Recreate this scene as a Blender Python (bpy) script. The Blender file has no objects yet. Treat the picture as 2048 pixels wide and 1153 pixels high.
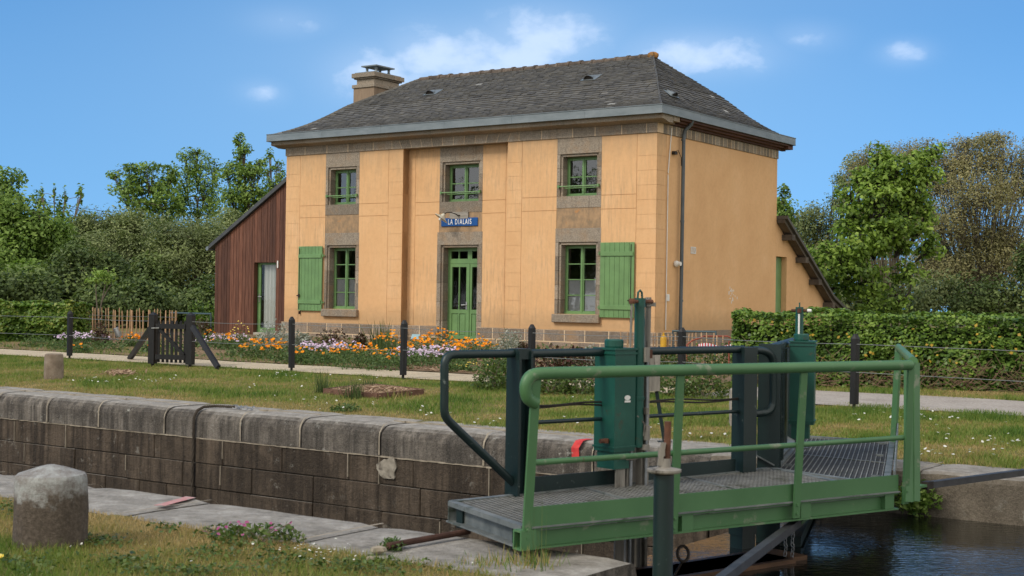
import bpy, math, random
import numpy as np
from mathutils import Vector, Matrix, noise as mnoise
random.seed(7); rng = np.random.default_rng(7)
scene = bpy.context.scene
COL = scene.collection
PI = math.pi

# ------------------------------------------------------------------ camera model (used to survey points of the place)
F_PX = 2755.0; CU = 1024.0; CV = 576.5; ROLL = 0.015; PITCH = math.atan(22.5/F_PX); EYE = 1.45
CAM = Vector((0, 0, EYE))
_X = Vector((1, 0, 0)); FWD = Vector((0, math.cos(PITCH), math.sin(PITCH))); _U = Vector((0, -math.sin(PITCH), math.cos(PITCH)))
RGT = _X*math.cos(ROLL) + _U*math.sin(ROLL); UPV = -_X*math.sin(ROLL) + _U*math.cos(ROLL)
def ray(u, v): return RGT*(u-CU) + UPV*(CV-v) + FWD*F_PX
def onplane(u, v, P, N):
    d = ray(u, v); return CAM + d*((Vector(P)-CAM).dot(N)/d.dot(N))
def vz(u, v, z): return onplane(u, v, (0, 0, z), Vector((0, 0, 1)))
def atdepth(u, v, Y):
    d = ray(u, v); return CAM + d*(Y/d.y)
D1 = Vector((-0.8205, 0.5717, 0)); D2 = Vector((0.5717, 0.8205, 0))   # along the lock, across the lock
HX = -D1
def SN(s, n, z=0.0): 
    p = D1*s + D2*n; return Vector((p.x, p.y, z))
def zg(n):
    if n < 13: return 0.0
    if n < 24: return .3*(n-13)/11
    return .3 + .05*min(1, (n-24)/3.5)
def gr(u, v):
    d = ray(u, v); a, b = 5/d.y, 200/d.y
    for i in range(50):
        k = (a+b)/2; P = CAM + d*k
        if P.z > zg(P.dot(D2)): a = k
        else: b = k
    return P
COR = Vector((3.2476, 31.2655, 0))          # right front corner of the house
HROT = math.atan2(HX.y, HX.x)
HM = Matrix.Translation(COR) @ Matrix.Rotation(HROT, 4, 'Z')
def HW(x, y, z): return HM @ Vector((x, y, z))

# ------------------------------------------------------------------ objects
def tag(o, label=None, cat=None, group=None, kind=None):
    if label: o['label'] = label
    if cat: o['category'] = cat
    if group: o['group'] = group
    if kind: o['kind'] = kind
    return o
def thing(name, label, cat, loc=(0, 0, 0), rotz=0.0, group=None):
    o = bpy.data.objects.new(name, None); COL.objects.link(o)
    o.location = loc; o.rotation_euler = (0, 0, rotz); o.empty_display_size = .2
    o['_m'] = 0; del o['_m']
    return tag(o, label, cat, group)
def wm(o):
    m = Matrix.Translation(o.location) @ Matrix.Rotation(o.rotation_euler.z, 4, 'Z') @ Matrix.Diagonal((*o.scale, 1))
    return wm(o.parent) @ m if o.parent else m
def link(name, me, mat, parent=None, world=False):
    o = bpy.data.objects.new(name, me); COL.objects.link(o)
    if mat is not None:
        for m in (mat if isinstance(mat, (list, tuple)) else [mat]): me.materials.append(m)
    if parent is not None:
        o.parent = parent
        if world: me.transform(wm(parent).inverted())
    return o
def copy_tree(o, parent=None):
    c = o.copy(); COL.objects.link(c); c.parent = parent
    for ch in list(o.children): copy_tree(ch, c)
    return c

class MB:
    def __init__(s): s.v = []; s.f = []; s.t = []; s.mi = []; s.m = 0
    def add(s, vs, fs, t=None):
        b = len(s.v); s.v += [tuple(p) for p in vs]
        for f in fs:
            s.f.append([b+i for i in f]); s.t.append(random.random() if t is None else t); s.mi.append(s.m)
        return s
    def quad(s, a, b, c, d, t=None): return s.add([a, b, c, d], [(0, 1, 2, 3)], t)
    def box(s, x0, x1, y0, y1, z0, z1, t=None, M=None, ch=0.0):
        t = random.random() if t is None else t
        if ch:
            c = ch; P = []
            for x, ix in ((x0, 1), (x1, -1)):
                for y, iy in ((y0, 1), (y1, -1)):
                    for z, iz in ((z0, 1), (z1, -1)):
                        P += [(x, y+c*iy, z+c*iz), (x+c*ix, y, z+c*iz), (x+c*ix, y+c*iy, z)]
            def ix_(a, b, cc, k): return (a*4+b*2+cc)*3+k
            fs = []
            for a in (0, 1):
                q = [ix_(a, 0, 0, 0), ix_(a, 1, 0, 0), ix_(a, 1, 1, 0), ix_(a, 0, 1, 0)]; fs.append(q[::-1] if a == 0 else q)
                q = [ix_(0, a, 0, 1), ix_(1, a, 0, 1), ix_(1, a, 1, 1), ix_(0, a, 1, 1)]; fs.append(q if a == 0 else q[::-1])
                q = [ix_(0, 0, a, 2), ix_(1, 0, a, 2), ix_(1, 1, a, 2), ix_(0, 1, a, 2)]; fs.append(q[::-1] if a == 0 else q)
            for a in (0, 1):
                for b in (0, 1):
                    fs.append([ix_(a, b, 0, 0), ix_(a, b, 1, 0), ix_(a, b, 1, 1), ix_(a, b, 0, 1)])
                    fs.append([ix_(a, 0, b, 0), ix_(a, 1, b, 0), ix_(a, 1, b, 2), ix_(a, 0, b, 2)])
                    fs.append([ix_(0, a, b, 1), ix_(1, a, b, 1), ix_(1, a, b, 2), ix_(0, a, b, 2)])
                    for cc in (0, 1): fs.append([ix_(a, b, cc, 0), ix_(a, b, cc, 1), ix_(a, b, cc, 2)])
        else:
            P = [(x0, y0, z0), (x1, y0, z0), (x1, y1, z0), (x0, y1, z0), (x0, y0, z1), (x1, y0, z1), (x1, y1, z1), (x0, y1, z1)]
            fs = [(3, 2, 1, 0), (4, 5, 6, 7), (0, 1, 5, 4), (1, 2, 6, 5), (2, 3, 7, 6), (3, 0, 4, 7)]
        if M is not None: P = [M @ Vector(p) for p in P]
        return s.add(P, fs, t)
    def obox(s, c, ax, ay, az, t=None):           # centre and three half-axis vectors
        c, ax, ay, az = map(Vector, (c, ax, ay, az))
        P = [c-ax-ay-az, c+ax-ay-az, c+ax+ay-az, c-ax+ay-az, c-ax-ay+az, c+ax-ay+az, c+ax+ay+az, c-ax+ay+az]
        return s.add(P, [(3, 2, 1, 0), (4, 5, 6, 7), (0, 1, 5, 4), (1, 2, 6, 5), (2, 3, 7, 6), (3, 0, 4, 7)], random.random() if t is None else t)
    def bar(s, a, b, w, h, side=None, t=None):     # rectangular bar from a to b
        a, b = Vector(a), Vector(b); d = (b-a); L = d.length; d = d/L
        sd = Vector(side) if side is not None else (d.cross(Vector((0, 0, 1))) if abs(d.z) < .95 else Vector((1, 0, 0)))
        sd = (sd - d*sd.dot(d)).normalized(); n = d.cross(sd)
        return s.obox((a+b)/2, d*L/2, sd*w/2, n*h/2, t)
    def tube(s, pts, r, seg=10, t=None, caps=True):
        pts = [Vector(p) for p in pts]; n = len(pts); rs = r if isinstance(r, (list, tuple)) else [r]*n
        t = random.random() if t is None else t
        tan = [(pts[min(i+1, n-1)]-pts[max(i-1, 0)]).normalized() for i in range(n)]
        ref = Vector((0, 0, 1)) if abs(tan[0].z) < .9 else Vector((1, 0, 0))
        u = (ref - tan[0]*ref.dot(tan[0])).normalized(); vs = []
        for i in range(n):
            u = (u - tan[i]*u.dot(tan[i])).normalized(); w = tan[i].cross(u)
            for k in range(seg):
                a = 2*PI*k/seg; vs.append(pts[i] + (u*math.cos(a)+w*math.sin(a))*rs[i])
        fs = [(i*seg+k, i*seg+(k+1) % seg, (i+1)*seg+(k+1) % seg, (i+1)*seg+k) for i in range(n-1) for k in range(seg)]
        if caps: fs += [tuple(range(seg))[::-1], tuple((n-1)*seg+k for k in range(seg))]
        return s.add(vs, fs, t)
    def lathe(s, prof, seg=20, o=(0, 0, 0), t=None, wob=0.0):
        o = Vector(o); vs = []; t = random.random() if t is None else t
        for r, z in prof:
            for k in range(seg):
                a = 2*PI*k/seg; rr = r*(1+wob*mnoise.noise(Vector((math.cos(a)*2, math.sin(a)*2, z*3))))
                vs.append(o+Vector((rr*math.cos(a), rr*math.sin(a), z)))
        n = len(prof)
        fs = [(i*seg+k, i*seg+(k+1) % seg, (i+1)*seg+(k+1) % seg, (i+1)*seg+k) for i in range(n-1) for k in range(seg)]
        fs += [tuple(range(seg))[::-1], tuple((n-1)*seg+k for k in range(seg))]
        return s.add(vs, fs, t)
    def prism(s, poly, off, t=None):               # polygon (3d points) extruded by off
        n = len(poly); off = Vector(off); P = [Vector(p) for p in poly]
        vs = P + [p+off for p in P]
        return s.add(vs, [tuple(range(n))[::-1], tuple(range(n, 2*n))]+[(i, (i+1) % n, n+(i+1) % n, n+i) for i in range(n)], random.random() if t is None else t)
    def mesh(s, name, smooth=False):
        me = bpy.data.meshes.new(name); me.from_pydata(s.v, [], s.f)
        a = me.attributes.new('tint', 'FLOAT', 'FACE'); a.data.foreach_set('value', s.t)
        me.polygons.foreach_set('material_index', s.mi)
        if smooth: me.polygons.foreach_set('use_smooth', [True]*len(s.f))
        me.validate(); me.update(); return me
    def build(s, name, mat, parent=None, smooth=False, world=False):
        o = link(name, s.mesh(name, smooth), mat, parent, world)
        if smooth:
            try: o.data.set_sharp_from_angle(angle=math.radians(40))
            except Exception: pass
        return o
def np_mesh(name, V, Fc, T, smooth=False):
    V = np.asarray(V, np.float32); Fc = np.asarray(Fc, np.int32); k = Fc.shape[1]
    me = bpy.data.meshes.new(name)
    me.vertices.add(len(V)); me.vertices.foreach_set('co', V.ravel())
    me.loops.add(Fc.size); me.loops.foreach_set('vertex_index', Fc.ravel())
    me.polygons.add(len(Fc)); me.polygons.foreach_set('loop_start', np.arange(0, Fc.size, k, dtype=np.int32))
    try: me.polygons.foreach_set('loop_total', np.full(len(Fc), k, np.int32))
    except Exception: pass
    a = me.attributes.new('tint', 'FLOAT', 'FACE'); a.data.foreach_set('value', np.asarray(T, np.float32))
    me.update(calc_edges=True); return me
def unit(a): return a/np.maximum(np.linalg.norm(a, axis=1, keepdims=True), 1e-9)
def leaf_arrays(C, L, Wd, up=0.35, nrm=None, ivy=False):
    """C (N,3) centres, L length (N,), Wd width ratio -> diamond leaves with random attitudes"""
    N = len(C); nr = rng.normal(size=(N, 3)); nr[:, 2] = np.abs(nr[:, 2])+up
    if nrm is not None: nr = nr*.55+nrm*1.0
    nr = unit(nr); a = rng.normal(size=(N, 3)); a = unit(a-nr*(a*nr).sum(1, keepdims=True)); b = np.cross(nr, a)
    L = np.asarray(L)[:, None]
    base = C-a*L*.5; tip = C+a*L*.5; m = C+a*L*(-.08)+nr*L*.08
    V = np.stack([base, m+b*L*Wd*.5, tip, m-b*L*Wd*.5], 1).reshape(-1, 3)
    return V, np.arange(4*N).reshape(N, 4)
def blades(P, H, Wd, lean=.35):
    N = len(P); az = rng.uniform(0, 2*PI, N); l = rng.uniform(0, lean, N)*H; az2 = rng.uniform(0, 2*PI, N)
    s = np.stack([np.cos(az), np.sin(az), np.zeros(N)], 1)*(Wd*.5)[:, None] if hasattr(Wd, '__len__') else np.stack([np.cos(az), np.sin(az), np.zeros(N)], 1)*Wd*.5
    top = P+np.stack([np.cos(az2)*l, np.sin(az2)*l, H], 1)
    V = np.stack([P-s, P+s, top], 1).reshape(-1, 3)
    return V, np.arange(3*N).reshape(N, 3)
def fbm(x, y, sc, seed=0):
    return np.array([mnoise.fractal(Vector((a*sc+seed*17.3, b*sc-seed*9.1, seed)), 1.0, 2.0, 3) for a, b in zip(x, y)])
class LV:          # collects np pieces
    def __init__(s): s.V = []; s.F = []; s.T = []; s.n = 0
    def add(s, V, Fc, T):
        s.V.append(V); s.F.append(Fc+s.n); s.T.append(T); s.n += len(V)
    def build(s, name, mat, parent=None, world=False):
        return link(name, np_mesh(name, np.concatenate(s.V), np.concatenate(s.F), np.concatenate(s.T)), mat, parent, world)

# ------------------------------------------------------------------ materials
def newmat(name):
    m = bpy.data.materials.new(name); m.use_nodes = True; nt = m.node_tree; b = nt.nodes['Principled BSDF']
    return m, nt, b
def nd(nt, typ, **kw):
    n = nt.nodes.new(typ)
    for k, v in kw.items():
        if k.startswith('i_'):
            key = k[2:]; key = int(key) if key.isdigit() else key.replace('_', ' '); n.inputs[key].default_value = v
        else: setattr(n, k, v)
    return n
def ramp(nt, fac, stops):
    r = nd(nt, 'ShaderNodeValToRGB'); e = r.color_ramp.elements
    while len(e) < len(stops): e.new(.5)
    for el, (p, c) in zip(e, stops): el.position = p; el.color = (*c, 1) if len(c) == 3 else c
    nt.links.new(fac, r.inputs[0]); return r.outputs[0]
def coords(nt, sc=(1, 1, 1), world=False):
    tc = nd(nt, 'ShaderNodeNewGeometry' if world else 'ShaderNodeTexCoord')
    mp = nd(nt, 'ShaderNodeMapping'); mp.inputs['Scale'].default_value = sc
    nt.links.new(tc.outputs['Position' if world else 'Object'], mp.inputs[0]); return mp.outputs[0]
def noi(nt, vec, scale, detail=5, rough=.6, dist=0):
    n = nd(nt, 'ShaderNodeTexNoise'); n.inputs['Scale'].default_value = scale; n.inputs['Detail'].default_value = detail
    n.inputs['Roughness'].default_value = rough; n.inputs['Distortion'].default_value = dist
    nt.links.new(vec, n.inputs['Vector']); return n.outputs['Fac']
def mixc(nt, fac, a, b, mode='MIX'):
    n = nd(nt, 'ShaderNodeMix', data_type='RGBA', blend_type=mode)
    for k, x in ((0, fac), (6, a), (7, b)):
        if hasattr(x, 'is_linked'): nt.links.new(x, n.inputs[k])
        else: n.inputs[k].default_value = x if k == 0 else (*x, 1)
    return n.outputs[2]
def mth(nt, op, a, b=0.0, c=None, clamp=False):
    n = nd(nt, 'ShaderNodeMath', operation=op, use_clamp=clamp)
    for k, x in enumerate((a, b) if c is None else (a, b, c)):
        if hasattr(x, 'is_linked'): nt.links.new(x, n.inputs[k])
        else: n.inputs[k].default_value = x
    return n.outputs[0]
def tint(nt):
    a = nd(nt, 'ShaderNodeAttribute', attribute_name='tint'); return a.outputs['Fac']
def bump(nt, b, h, strength, dist=.01):
    n = nd(nt, 'ShaderNodeBump'); n.inputs['Strength'].default_value = strength; n.inputs['Distance'].default_value = dist
    nt.links.new(h, n.inputs['Height']); nt.links.new(n.outputs[0], b.inputs['Normal'])
def smat(name, stops, scale=4, rough=.8, bmp=0, bscale=40, bdist=.01, stretch=(1, 1, 1), tv=0.0, metal=0.0, detail=6, spec=.35, spots=None, coat=0, tstops=None):
    """noise-coloured surface; tv = value variation from the 'tint' attribute; spots = (colour, scale, threshold)"""
    m, nt, b = newmat(name); vec = coords(nt, stretch)
    c = ramp(nt, noi(nt, vec, scale, detail), stops)
    if tv:
        k = mth(nt, 'MULTIPLY_ADD', tint(nt), tv, 1-tv/2); cc = nd(nt, 'ShaderNodeCombineColor')
        for i in range(3): nt.links.new(k, cc.inputs[i])
        c = mixc(nt, 1.0, c, cc.outputs[0], 'MULTIPLY')
    if tstops: c = mixc(nt, .6, c, ramp(nt, tint(nt), tstops))
    for sp in (spots or []):
        col, ssc, th, wd = sp
        n = noi(nt, coords(nt, stretch), ssc, 5, .65); mr = nd(nt, 'ShaderNodeMapRange'); nt.links.new(n, mr.inputs[0])
        mr.inputs[1].default_value = th; mr.inputs[2].default_value = th+wd
        c = mixc(nt, mr.outputs[0], c, col)
    nt.links.new(c, b.inputs['Base Color'])
    b.inputs['Roughness'].default_value = rough; b.inputs['Metallic'].default_value = metal; b.inputs['Specular IOR Level'].default_value = spec
    if coat: b.inputs['Coat Weight'].default_value = coat
    if bmp: bump(nt, b, noi(nt, coords(nt, stretch), bscale, 6), bmp, bdist)
    return m
def leafmat(name, cols, trans=.35, rough=.55):
    m, nt, b = newmat(name)
    n = len(cols); c = ramp(nt, tint(nt), [(i/(n-1), cc) for i, cc in enumerate(cols)])
    nt.links.new(c, b.inputs['Base Color']); b.inputs['Roughness'].default_value = rough; b.inputs['Specular IOR Level'].default_value = .3
    t = nd(nt, 'ShaderNodeBsdfTranslucent'); c2 = mixc(nt, 1.0, c, (1.0, 1.12, .70), 'MULTIPLY'); nt.links.new(c2, t.inputs[0])
    mx = nd(nt, 'ShaderNodeMixShader'); mx.inputs[0].default_value = trans
    nt.links.new(b.outputs[0], mx.inputs[1]); nt.links.new(t.outputs[0], mx.inputs[2])
    nt.links.new(mx.outputs[0], nt.nodes['Material Output'].inputs[0]); return m
def paint(name, col, rough=.4, wear=None, var=.15):
    c2 = tuple(x*(1-var) for x in col); c3 = tuple(min(1, x*(1+var)) for x in col)
    return smat(name, [(.3, c2), (.7, c3)], 3, rough, .15, 60, .003, spec=.45, spots=[(wear, 14, .68, .04)] if wear else None)
# ------------------------------------------------------------------ building materials
def stucco_mat(name, dirty=0.0, stk=.95):
    m, nt, b = newmat(name)
    base = ramp(nt, noi(nt, coords(nt), 1.1, 6), [(.3, (.62, .365, .18)), (.55, (.67, .405, .205)), (.75, (.71, .445, .24))])
    streak = noi(nt, coords(nt, (6, 6, .6)), 2.6, 9, .72); big = noi(nt, coords(nt), .55, 3)
    f = mth(nt, 'MULTIPLY', ramp(nt, streak, [(.47, (0, 0, 0)), (.72, (1, 1, 1))]), ramp(nt, big, [(.40, (0, 0, 0)), (.64, (1, 1, 1))]))
    c = mixc(nt, mth(nt, 'MULTIPLY', f, stk), base, (.36, .24, .14))
    sp = nd(nt, 'ShaderNodeSeparateXYZ'); nt.links.new(coords(nt), sp.inputs[0])
    z = mth(nt, 'ADD', sp.outputs[2], mth(nt, 'MULTIPLY', noi(nt, coords(nt), 5, 5), .5))
    lo = nd(nt, 'ShaderNodeMapRange'); nt.links.new(z, lo.inputs[0]); lo.inputs[1].default_value = 1.55; lo.inputs[2].default_value = 1.08   # rain splash dirt
    c = mixc(nt, mth(nt, 'MULTIPLY', lo.outputs[0], .55), c, (.33, .225, .125))
    hi_ = nd(nt, 'ShaderNodeMapRange'); nt.links.new(mth(nt, 'ADD', sp.outputs[2], mth(nt, 'MULTIPLY', noi(nt, coords(nt, (2.2, 2.2, .5)), 2.4, 7, .7), 1.6)), hi_.inputs[0]); hi_.inputs[1].default_value = 5.45; hi_.inputs[2].default_value = 6.3   # grime washed down from the cornice
    c = mixc(nt, mth(nt, 'MULTIPLY', hi_.outputs[0], .55*min(1, stk*1.3)), c, (.34, .245, .15))
    ft = ramp(nt, noi(nt, coords(nt), 9, 9, .75), [(.30, (.80, .79, .76)), (.55, (1, 1, 1)), (.7, (1.0, 1.0, 1.0))]); c = mixc(nt, .45, c, ft, 'MULTIPLY')
    if dirty:
        g = ramp(nt, noi(nt, coords(nt, (1, 1, .6)), 7, 8, .7), [(.22, (.35, .35, .35)), (.60, (1, 1, 1))])
        c = mixc(nt, mth(nt, 'MULTIPLY', g, dirty), c, (.20, .15, .10))
        o = ramp(nt, noi(nt, coords(nt), 4, 6, .7), [(.6, (0, 0, 0)), (.68, (1, 1, 1))])
        c = mixc(nt, mth(nt, 'MULTIPLY', o, .6*dirty), c, (.50, .20, .05))
    nt.links.new(c, b.inputs['Base Color']); b.inputs['Roughness'].default_value = .92; b.inputs['Specular IOR Level'].default_value = .2
    bump(nt, b, noi(nt, coords(nt), 70, 5), .35, .006); return m
def granite_mat(name, a, bb, tv=.45, rust=.5, gr_=.62):
    m, nt, b = newmat(name)
    sp = noi(nt, coords(nt), 55, 4, .8); lg = noi(nt, coords(nt), 2.5, 6, .7)
    c = ramp(nt, sp, [(.34, tuple(x*.5 for x in a)), (.5, a), (.68, bb)])
    k = mth(nt, 'MULTIPLY_ADD', tint(nt), tv, 1-tv/2); cc = nd(nt, 'ShaderNodeCombineColor')
    for i, e in enumerate((1.0, 1.0, 1.0)): nt.links.new(k, cc.inputs[i])
    c = mixc(nt, 1.0, c, cc.outputs[0], 'MULTIPLY')
    c = mixc(nt, mth(nt, 'MULTIPLY', ramp(nt, lg, [(.5, (0, 0, 0)), (.68, (1, 1, 1))]), rust), c, (.30, .185, .095))
    st = noi(nt, coords(nt, (6, 6, .6)), 1.6, 6, .65)
    c = mixc(nt, mth(nt, 'MULTIPLY', ramp(nt, st, [(.55, (0, 0, 0)), (.75, (1, 1, 1))]), .6), c, tuple(x*.4 for x in a))
    nt.links.new(c, b.inputs['Base Color']); b.inputs['Roughness'].default_value = .9; b.inputs['Specular IOR Level'].default_value = .25
    bump(nt, b, noi(nt, coords(nt), 45, 6, .7), .5, .008); return m
M_STUC = stucco_mat('ochre_stucco'); M_STUC2 = stucco_mat('ochre_gable_stucco', 0, .12); M_STAIN = stucco_mat('stained_stucco', .92); M_GROOVE = smat('stucco_joint', [(.3, (.58, .345, .165)), (.7, (.65, .395, .195))], 3, .95)
M_GRAN = granite_mat('granite', (.235, .195, .15), (.40, .345, .28), .6); M_PLIN = granite_mat('plinth_granite', (.215, .17, .13), (.37, .30, .24), .6, .7)
M_MORT = smat('ochre_mortar', [(.3, (.55, .40, .25)), (.7, (.66, .5, .33))], 8, .95)
M_ZINC = smat('zinc', [(.3, (.15, .175, .185)), (.7, (.215, .24, .25))], 2.2, .5, .1, 30, .003, metal=.35, tv=.12, stretch=(1, 1, 3))
M_GREEN = paint('green_joinery_paint', (.13, .24, .09), .42)
M_DKWOOD = smat('red_brown_board', [(.3, (.055, .022, .014)), (.7, (.095, .04, .025))], 3, .75, .3, 20, .004, stretch=(1, 1, 1), tv=.5)
M_OLDWOOD = smat('weathered_beam', [(.3, (.06, .048, .038)), (.7, (.13, .105, .08))], 4, .9, .5, 30, .006, tv=.4)
M_IRON = smat('black_iron', [(.3, (.02, .017, .015)), (.7, (.05, .04, .033))], 12, .6, metal=.5)
M_STEEL = smat('brushed_steel', [(.3, (.42, .42, .41)), (.7, (.58, .58, .56))], 6, .35, metal=.8)
M_WHITEPL = smat('white_plastic', [(.3, (.62, .61, .57)), (.7, (.74, .73, .69))], 5, .5)
M_LACE, _nt, _b = newmat('lace_curtain')
_w = nd(_nt, 'ShaderNodeTexBrick'); _w.inputs['Scale'].default_value = 11; _w.inputs['Color1'].default_value = (.93, .94, .95, 1); _w.inputs['Color2'].default_value = (.8, .82, .84, 1); _w.inputs['Mortar'].default_value = (.4, .42, .45, 1)
_w.inputs['Mortar Size'].default_value = .035; _mp = nd(_nt, 'ShaderNodeMapping'); _mp.inputs['Rotation'].default_value = (PI/2, 0, 0); _tc = nd(_nt, 'ShaderNodeTexCoord'); _nt.links.new(_tc.outputs['Object'], _mp.inputs[0]); _nt.links.new(_mp.outputs[0], _w.inputs['Vector'])
_nt.links.new(_w.outputs['Color'], _b.inputs['Base Color']); _b.inputs['Roughness'].default_value = .9
M_CURT = smat('pale_curtain_cloth', [(.3, (.78, .82, .79)), (.7, (.86, .88, .85))], 2, .9, stretch=(8, 8, .3), tv=.25)
def glass_mat(name='window_glass', k=1.5, tr=.95):
    m, nt, b = newmat(name); nt.nodes.remove(b)
    t = nd(nt, 'ShaderNodeBsdfTransparent'); t.inputs[0].default_value = (tr, tr, tr*.99, 1)
    g = nd(nt, 'ShaderNodeBsdfGlossy'); g.inputs['Roughness'].default_value = .02
    lw = nd(nt, 'ShaderNodeFresnel'); lw.inputs[0].default_value = 1.9
    bp = nd(nt, 'ShaderNodeBump'); bp.inputs['Strength'].default_value = .08; bp.inputs['Distance'].default_value = .02
    nt.links.new(noi(nt, coords(nt), 3.5, 2), bp.inputs['Height']); nt.links.new(bp.outputs[0], g.inputs['Normal'])
    mx = nd(nt, 'ShaderNodeMixShader'); nt.links.new(mth(nt, 'MULTIPLY', lw.outputs[0], k, clamp=True), mx.inputs[0]); nt.links.new(t.outputs[0], mx.inputs[1]); nt.links.new(g.outputs[0], mx.inputs[2])
    nt.links.new(mx.outputs[0], nt.nodes['Material Output'].inputs[0]); return m
M_GLASS = glass_mat(); M_GLASS2 = glass_mat('door_glass', .5, .8)
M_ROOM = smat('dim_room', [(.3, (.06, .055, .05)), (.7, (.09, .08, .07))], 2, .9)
def slate_mat():
    m, nt, b = newmat('slate')
    c = ramp(nt, tint(nt), [(0, (.05, .047, .042)), (.35, (.08, .076, .069)), (.7, (.108, .103, .093)), (.95, (.17, .162, .148)), (.985, (.40, .40, .39))])
    v = noi(nt, coords(nt), 3.2, 7, .7)
    c = mixc(nt, mth(nt, 'MULTIPLY', ramp(nt, v, [(.45, (0, 0, 0)), (.7, (1, 1, 1))]), .45), c, (.14, .122, .085))
    w = noi(nt, coords(nt, (1, 1, 2)), 17, 3, .5)
    c = mixc(nt, mth(nt, 'MULTIPLY', ramp(nt, w, [(.68, (0, 0, 0)), (.74, (1, 1, 1))]), .35), c, (.28, .28, .27))
    o = noi(nt, coords(nt), 2.1, 7, .75)
    c = mixc(nt, mth(nt, 'MULTIPLY', ramp(nt, o, [(.70, (0, 0, 0)), (.74, (1, 1, 1))]), .8), c, (.34, .13, .03))
    nt.links.new(c, b.inputs['Base Color']); b.inputs['Roughness'].default_value = .62; b.inputs['Specular IOR Level'].default_value = .35
    bump(nt, b, noi(nt, coords(nt), 35, 5), .4, .006); return m
M_SLATE = slate_mat()
M_RIDGE = smat('ridge_tile_clay', [(.3, (.05, .042, .036)), (.55, (.105, .08, .062)), (.75, (.19, .18, .16))], 5, .9, .5, 40, .008, tv=.5, spots=[((.42, .17, .03), 1.6, .72, .05)])
M_RIDGEL = smat('orange_lichen_tile', [(.3, (.14, .09, .04)), (.6, (.30, .135, .035))], 9, .95, .5, 40, .008)
M_CHIM = smat('chimney_render', [(.3, (.19, .135, .09)), (.7, (.29, .21, .145))], 2, .95, .3, 40, .006, stretch=(3, 3, .5), spots=[((.09, .07, .05), 9, .66, .05)])

def wall_cells(mb, x0, x1, z0, z1, holes, y0, y1):
    xs = sorted({x0, x1} | {min(max(h[i], x0), x1) for h in holes for i in (0, 1)}); zs = sorted({z0, z1} | {min(max(h[i], z0), z1) for h in holes for i in (2, 3)})
    for a, b in zip(xs, xs[1:]):
        for c, d in zip(zs, zs[1:]):
            mx, mz = (a+b)/2, (c+d)/2
            if b-a < 1e-6 or d-c < 1e-6 or any(h[0] < mx < h[1] and h[2] < mz < h[3] for h in holes): continue
            mb.box(a, b, y0, y1, c, d, .5)
def ring(mb, x0, x1, z0, z1, w, y0, y1, bot=True, t=None):
    mb.box(x0, x0+w, y0, y1, z0, z1, t); mb.box(x1-w, x1, y0, y1, z0, z1, t)
    mb.box(x0+w, x1-w, y0, y1, z1-w, z1, t)
    if bot: mb.box(x0+w, x1-w, y0, y1, z0, z0+w, t)

house = thing('lock_keepers_house', 'two storey ochre rendered house with granite window surrounds and hipped slate roof', 'house', COR, HROT)
WX = (-11.58, -7.44, -4.14, 0.0); RB = .25
upper = [(-10.12, -8.92, 3.63, 5.29, 0.0), (-6.43, -5.07, 3.62, 5.29, RB), (-2.70, -1.46, 3.63, 5.29, 0.0)]
lower = [(-10.12, -8.90, 1.12, 3.15, 0.0), (-2.72, -1.45, 1.12, 3.15, 0.0)]
dooro = (-6.48, -5.05, .40, 3.13, RB)
allh = [h[:4] for h in upper+lower+[dooro]]
lh = [h for h in allh if h[0] < -8]; ch = [h for h in allh if -7 < h[0] < -4]; rh = [h for h in allh if h[0] > -4]
w = MB()                                                       # body of the walls
BK = .012
for (xa, xb, hs, y) in ((WX[0], WX[1], lh, 0), (WX[2], WX[3]-.40, rh, 0)): wall_cells(w, xa, xb, .3, 5.5, hs, y+BK, .40)
wall_cells(w, WX[1], WX[2], .3, 5.5, ch, RB+BK, .55)
w.box(-.40, -BK, BK, 6.6, .3, 5.5, .5); w.box(-11.58, -11.18, .402, 6.6, .3, 5.5, .5); w.box(-11.178, -.402, 6.2, 6.6, .3, 5.5, .5)
w.box(-7.66, -7.442, BK+.003, .548, .3, 5.498, .5); w.box(-4.138, -3.92, BK+.003, .548, .3, 5.498, .5)
w.build('wall', M_GROOVE, house)
p = MB(); G = .0045                                             # render panels between the drawn joints
zq = [.75+i*.3358 for i in range(13)]; zq = [z for z in zq if z < 5.2]+[5.29]
def quoin(x0, x1, y):
    for a, b in zip(zq, zq[1:]): p.box(x0+G, x1-G, y, y+BK+.004, a+G*.5, b-G*.5, .5)
def field(x0, x1, hs, y):
    for a, b in ((.75, 3.575), (3.587, 3.90), (3.912, 5.29)): wall_cells(p, x0+G, x1-G, a, b, hs, y, y+BK+.004)
quoin(-11.58-G, -11.06, 0); field(-11.06, -7.92, lh+[(-10.12, -8.92, 3.15, 3.63)], 0); quoin(-7.92, -7.44+G, 0)
for a, b in zip(zq, zq[1:]): p.box(-7.464, -7.44, .023, RB-.002, a+G*.5, b-G*.5, .5)   # reveal of the recessed bay
p.build('render', M_STUC, house); p = MB()
quoin(-7.44, -7.22, RB); field(-7.22, -4.36, ch+[(-6.43, -5.07, 3.13, 3.62)], RB); quoin(-4.36, -4.14, RB)
p.build('render', M_STUC, house); p = MB()
quoin(-4.14-G, -3.71, 0); field(-3.71, -.52, rh+[(-2.70, -1.46, 3.15, 3.63)], 0); quoin(-.52, G, 0)
for a, b in zip(zq, zq[1:]): p.box(-BK-.004, 0, .023, .44-G, a+G*.5, b-G*.5, .5)
for a, b in zip(zq, zq[1:]):
    p.box(-4.14, -4.116, .023, RB-.002, a+G*.5, b-G*.5, .5)
p.build('render', M_STUC, house)
p = MB(); p.box(-BK-.004, 0, .44+G, 6.6, .77, 5.29, .5); p.build('gable_render', M_STUC2, house)
s = MB()
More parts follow.
